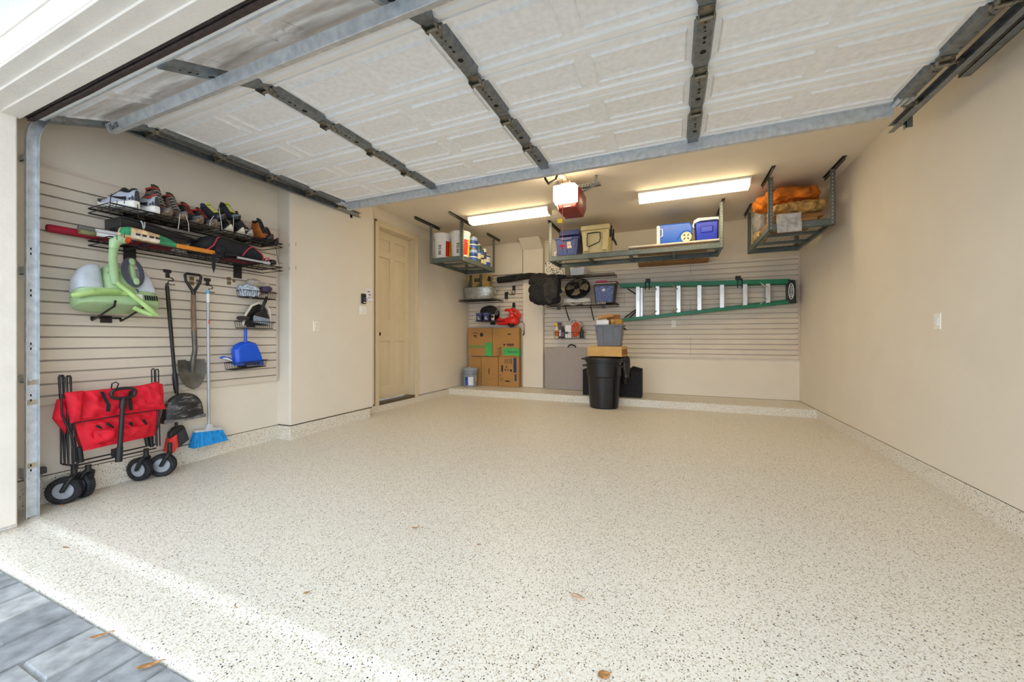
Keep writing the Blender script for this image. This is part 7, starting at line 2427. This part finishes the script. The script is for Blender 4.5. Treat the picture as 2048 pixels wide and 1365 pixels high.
small_box('yellowish brown box at the right of the grey tote', gx_ + 0.03, gx_ + 0.18, 5.50, 5.68, tz, 0.072, mat('ochre_box', rgb(170, 128, 50), 0.7, var=0.25, scale=20))
small_box('flat brown box lying tilted over the white box in the grey tote', gx_ - 0.16, gx_ + 0.05, 5.50, 5.66, tz + 0.096, 0.046, CARD, rz=R(10), ry=R(-9))
small_box('brown box behind the tilted one at the top of the grey tote', gx_ - 0.055, gx_ + 0.125, 5.70, 5.765, tz, 0.15, mat('dark_cardboard', rgb(150, 104, 60), 0.85, var=0.08))
# black box behind the trash can
bx0, bx1 = W(1165.5, 770, y=6.0).x, W(1283, 770, y=5.99).x
t = thing('fabric_box', 'black fabric box with an open flap behind the trash can', 'box', ((bx0 + bx1) / 2, 6.1, ZCURB))
b = MB()
zb_ = W(1270, 742.5, y=5.99).z
b.box(bx0, 5.995, ZCURB + 0.002, bx1, 6.005, zb_ - 0.005).box(bx0, 6.005, ZCURB + 0.002, bx0 + 0.01, 6.25, zb_).box(bx1 - 0.01, 6.005, ZCURB + 0.002, bx1, 6.25, zb_).box(bx0, 6.24, ZCURB + 0.002, bx1, 6.25, zb_).box(bx0 + 0.01, 6.005, ZCURB + 0.002, bx1 - 0.01, 6.24, ZCURB + 0.012)
b.to('body', BLACKF, t, bevel=0.004)
b = MB()
b.prism([(bx1 - 0.22, zb_ - 0.01), (bx1, zb_ - 0.01), (bx1, zb_ + 0.02), (bx1 - 0.14, zb_ + 0.055)], lambda a, c, d: (a, d, c), 6.242, 6.249)
b.to('flap', BLACKF, t)
b = MB()
b.blob((-0.655, 5.90, 0.55), (0.13, 0.14, 0.40), 0.8, 0.18, 10, 51, 32, 20, fold=0.5)
tag(b.to('garbage_bag', mat('black_glossy_film', rgb(30, 28, 30), 0.3, bump=0.4, bscale=20)), 'black plastic bag bulging behind the right of the trash can', 'bag')

# ------------------------------------------------------------------ ladder on the back wall
LY = 6.44
def lp(u, v, y=LY):
    return W(u, v, y=y)
ld = thing('step_ladder', 'green fiberglass step ladder hanging sideways on the back wall', 'ladder', (0.35, LY, 1.3))
def beam(name, p0, p1, w, d, mt, par, lips=True):
    """flat bar from p0 to p1 in the wall plane: w tall, d deep"""
    dr = (p1 - p0).normalized()
    up = Vector((-dr.z, 0, dr.x))
    b = MB()
    rings = [[p + up * a + Vector((0, c_, 0)) for a, c_ in ((-w / 2, -d / 2), (w / 2, -d / 2), (w / 2, d / 2), (w / 2 - 0.006, d / 2), (w / 2 - 0.006, -d / 2 + 0.006), (-w / 2 + 0.006, -d / 2 + 0.006), (-w / 2 + 0.006, d / 2), (-w / 2, d / 2))] for p in (p0, p1)]
    b.loft(rings)
    return b.to(name, mt, par, bevel=0.002)
TL, TR_ = lp(1240, 571.5), lp(1578, 563)
BL, BR_ = lp(1242, 641), lp(1578, 605)
beam('rail', TL, TR_, 0.062, 0.075, FGREEN, ld)
beam('rail', BL, BR_, 0.050, 0.075, FGREEN, ld)
TL2, TR2_ = lp(1246, 574, 6.53), lp(1578, 567, 6.53)
BL2, BR2_ = lp(1250, 640, 6.53), lp(1578, 602, 6.53)
beam('rear_rail', TL2, TR2_, 0.045, 0.05, FGREEN, ld)
beam('rear_rail', BL2, BR2_, 0.045, 0.05, FGREEN, ld)
def on_rail(a, b_, x):
    return a.lerp(b_, (x - a.x) / (b_.x - a.x))
for u in (1276, 1315, 1357, 1398.5, 1443.5, 1489.5, 1535):
    x = lp(u, 600).x
    a, c_ = on_rail(TL, TR_, x), on_rail(BL, BR_, x)
    b = MB()
    b.box(x - 0.027, LY - 0.034, c_.z + 0.0, x + 0.027, LY + 0.036, a.z - 0.004)
    for q in (-0.010, 0.010):
        b.box(x + q - 0.004, LY - 0.036, c_.z, x + q + 0.004, LY - 0.034, a.z - 0.004)
    b.to('step', ALU, ld)
    if u in (1315, 1357, 1535):
        for s_, e, r_ in ((a, -1, TL), (c_, 1, BL)):
            b = MB()
            b.tube([Vector((x - 0.10, LY - 0.03, s_.z - e * -0.004)), Vector((x - 0.01, LY - 0.03, s_.z + e * 0.085))], 0.011, 5)
            b.to('brace', ALU, ld)
for u in (1283, 1530):
    x = lp(u, 600, 6.53).x
    a, c_ = on_rail(TL2, TR2_, x), on_rail(BL2, BR2_, x)
    MB().box(x - 0.018, 6.515, c_.z, x + 0.018, 6.545, a.z).to('rear_bar', ALU, ld)
for p, q in (((1255, 578), (1274, 590)), ((1249, 636), (1274, 618)), ((1258, 637), (1276, 620))):
    MB().tube([lp(*p, y=6.49), lp(*q, y=6.49)], 0.010, 6).to('foot_brace', BLACK, ld)
b = MB()
c0, c1, c2, c3 = lp(1577, 559.5, LY - 0.05), lp(1591, 560, LY - 0.05), lp(1593, 606.5, LY - 0.05), lp(1578, 607, LY - 0.05)
b.prism([(c0.x, c0.z), (c1.x - 0.01, c1.z), (c1.x + 0.002, c1.z - 0.02), (c2.x, c2.z + 0.01), (c2.x + 0.008, c2.z), (c3.x, c3.z)], lambda a, c_, d: (a, d, c_), LY - 0.05, 6.555)
cap = b.to('top_cap', BLACK, ld, bevel=0.006)
oc = lp(1582.5, 583, LY - 0.052)
b = MB()
b.tube([(oc.x + 0.028 * math.cos(a), LY - 0.052, oc.z + 0.108 * math.sin(a)) for a in [2 * PI * i / 30 for i in range(30)]], 0.005, 6, closed=True)
b.text('WERNER', 0.042, face((oc.x, LY - 0.0515, oc.z), (0, 0, -1), (1, 0, 0)))
b.to('oval_logo', WHITEP, cap)
for u, lab in ((1296, 'black hook holding the green ladder, left one of two'), (1476, 'black hook holding the green ladder, right one of two')):
    c = W(u, 556 if u > 1400 else 564, y=YS)
    x = c.x
    t = thing('ladder_hook', lab, 'hook', (x, YS, c.z))
    zt = on_rail(TL, TR_, x).z
    MB().box(x - 0.036, YS - 0.014, zt + 0.034, x + 0.036, YS - 0.001, zt + 0.115).to('plate', BLACK, t, bevel=0.008)
    b = MB()
    for s_ in (-0.028, 0.028):
        b.tube([(x + s_, YS - 0.008, zt + 0.05), (x + s_, 6.47, zt + 0.048), (x + s_, LY - 0.046, zt + 0.046), (x + s_, LY - 0.054, zt - 0.05), (x + s_, LY - 0.050, zt - 0.085)], 0.0075, 8)
    b.to('prongs', BLACK, t)

# ------------------------------------------------------------------ dry leaves
def leaf(u, v, L, ang, mt, label, z=None, curl=0.25, w=0.5):
    p = W(u, v, z=-0.06)
    for _ in range(3):
        zz = z if z is not None else (floor_z(p.y) if p.y > 1.015 else (-0.089 - 0.010 * (1.0 - p.y) / 0.25))
        p = W(u, v, z=zz)
    m = rmx((p.x, p.y, zz + 0.0015), rz=R(ang))
    N = 10
    rows_ = []
    for i in range(N + 1):
        q = i / N
        hw = L * w * 0.5 * (math.sin(PI * q ** 0.85) ** 0.8) + 0.0004
        x = L * (q - 0.5)
        up = curl * L * (abs(q - 0.5) * 2) ** 2 * 0.35
        rows_.append([m @ Vector((x, s_ * hw, 0.001 + up + abs(s_) * hw * curl)) for s_ in (-1, -0.5, 0, 0.5, 1)])
    b = MB().loft(rows_, cap=False, closed=False)
    b.tube([m @ Vector((L * 0.49, 0, 0.0015 + curl * L * 0.33)), m @ Vector((L * 0.62, 0.003, 0.002))], 0.0009, 4)
    o = b.to('leaf', mt)
    s = o.modifiers.new('thickness', 'SOLIDIFY')
    s.thickness = 0.0008
    tag(o, label, 'leaf', 'dry leaves on the floor')
leaf(485, 1216, 0.068, 20, LEAF, 'curled amber leaf on the sloped front lip of the garage floor', curl=0.4)
leaf(303, 1141, 0.065, 62, LEAF, 'narrow tan leaf on the front lip, below and right of the wagon', w=0.3)
leaf(1155, 1196, 0.065, -10, LEAFP, 'pale flat leaf alone in the middle of the near floor', curl=0.06)
leaf(1208, 1354, 0.044, 40, LEAF, 'broad brown leaf at the very front of the floor', w=0.7)
leaf(830, 1058, 0.042, 30, LEAF, 'thin dark curled leaf on the floor toward the left of the middle', w=0.24, curl=0.5)
leaf(957, 1091, 0.018, 10, LEAF, 'tiny brown leaf scrap near the middle of the floor')
leaf(131, 1097, 0.036, 10, LEAF, 'small reddish leaf on the front lip nearest the left pier', w=0.3)
leaf(157, 1074, 0.036, 0, mat('greenish_dry_leaf', rgb(150, 142, 104), 0.8, var=0.2), 'small greenish leaf by the threshold step near the steel track', w=0.5)
leaf(125, 1011, 0.065, 0, LEAF, 'flat orange brown leaf beside the front wagon wheel', w=0.22, curl=0.05)
leaf(612, 1188, 0.023, 60, LEAF, 'tiny tan leaf scrap beside the threshold step')
leaf(113, 1184, 0.058, -30, LEAF, 'reddish leaf wedged between the pavers and the floor edge', z=-0.112, w=0.22)
leaf(200, 1274, 0.062, 55, LEAF, 'brown leaf standing in a paver joint, upper of the two', z=-0.112, w=0.25)
leaf(298, 1334, 0.072, 52, LEAF, 'brown leaf standing in a paver joint, lower of the two', z=-0.112, w=0.3)
leaf(332, 1307, 0.034, 90, LEAFP, 'pale round leaf at the seam of the pavers and the floor', z=-0.110, w=0.6)
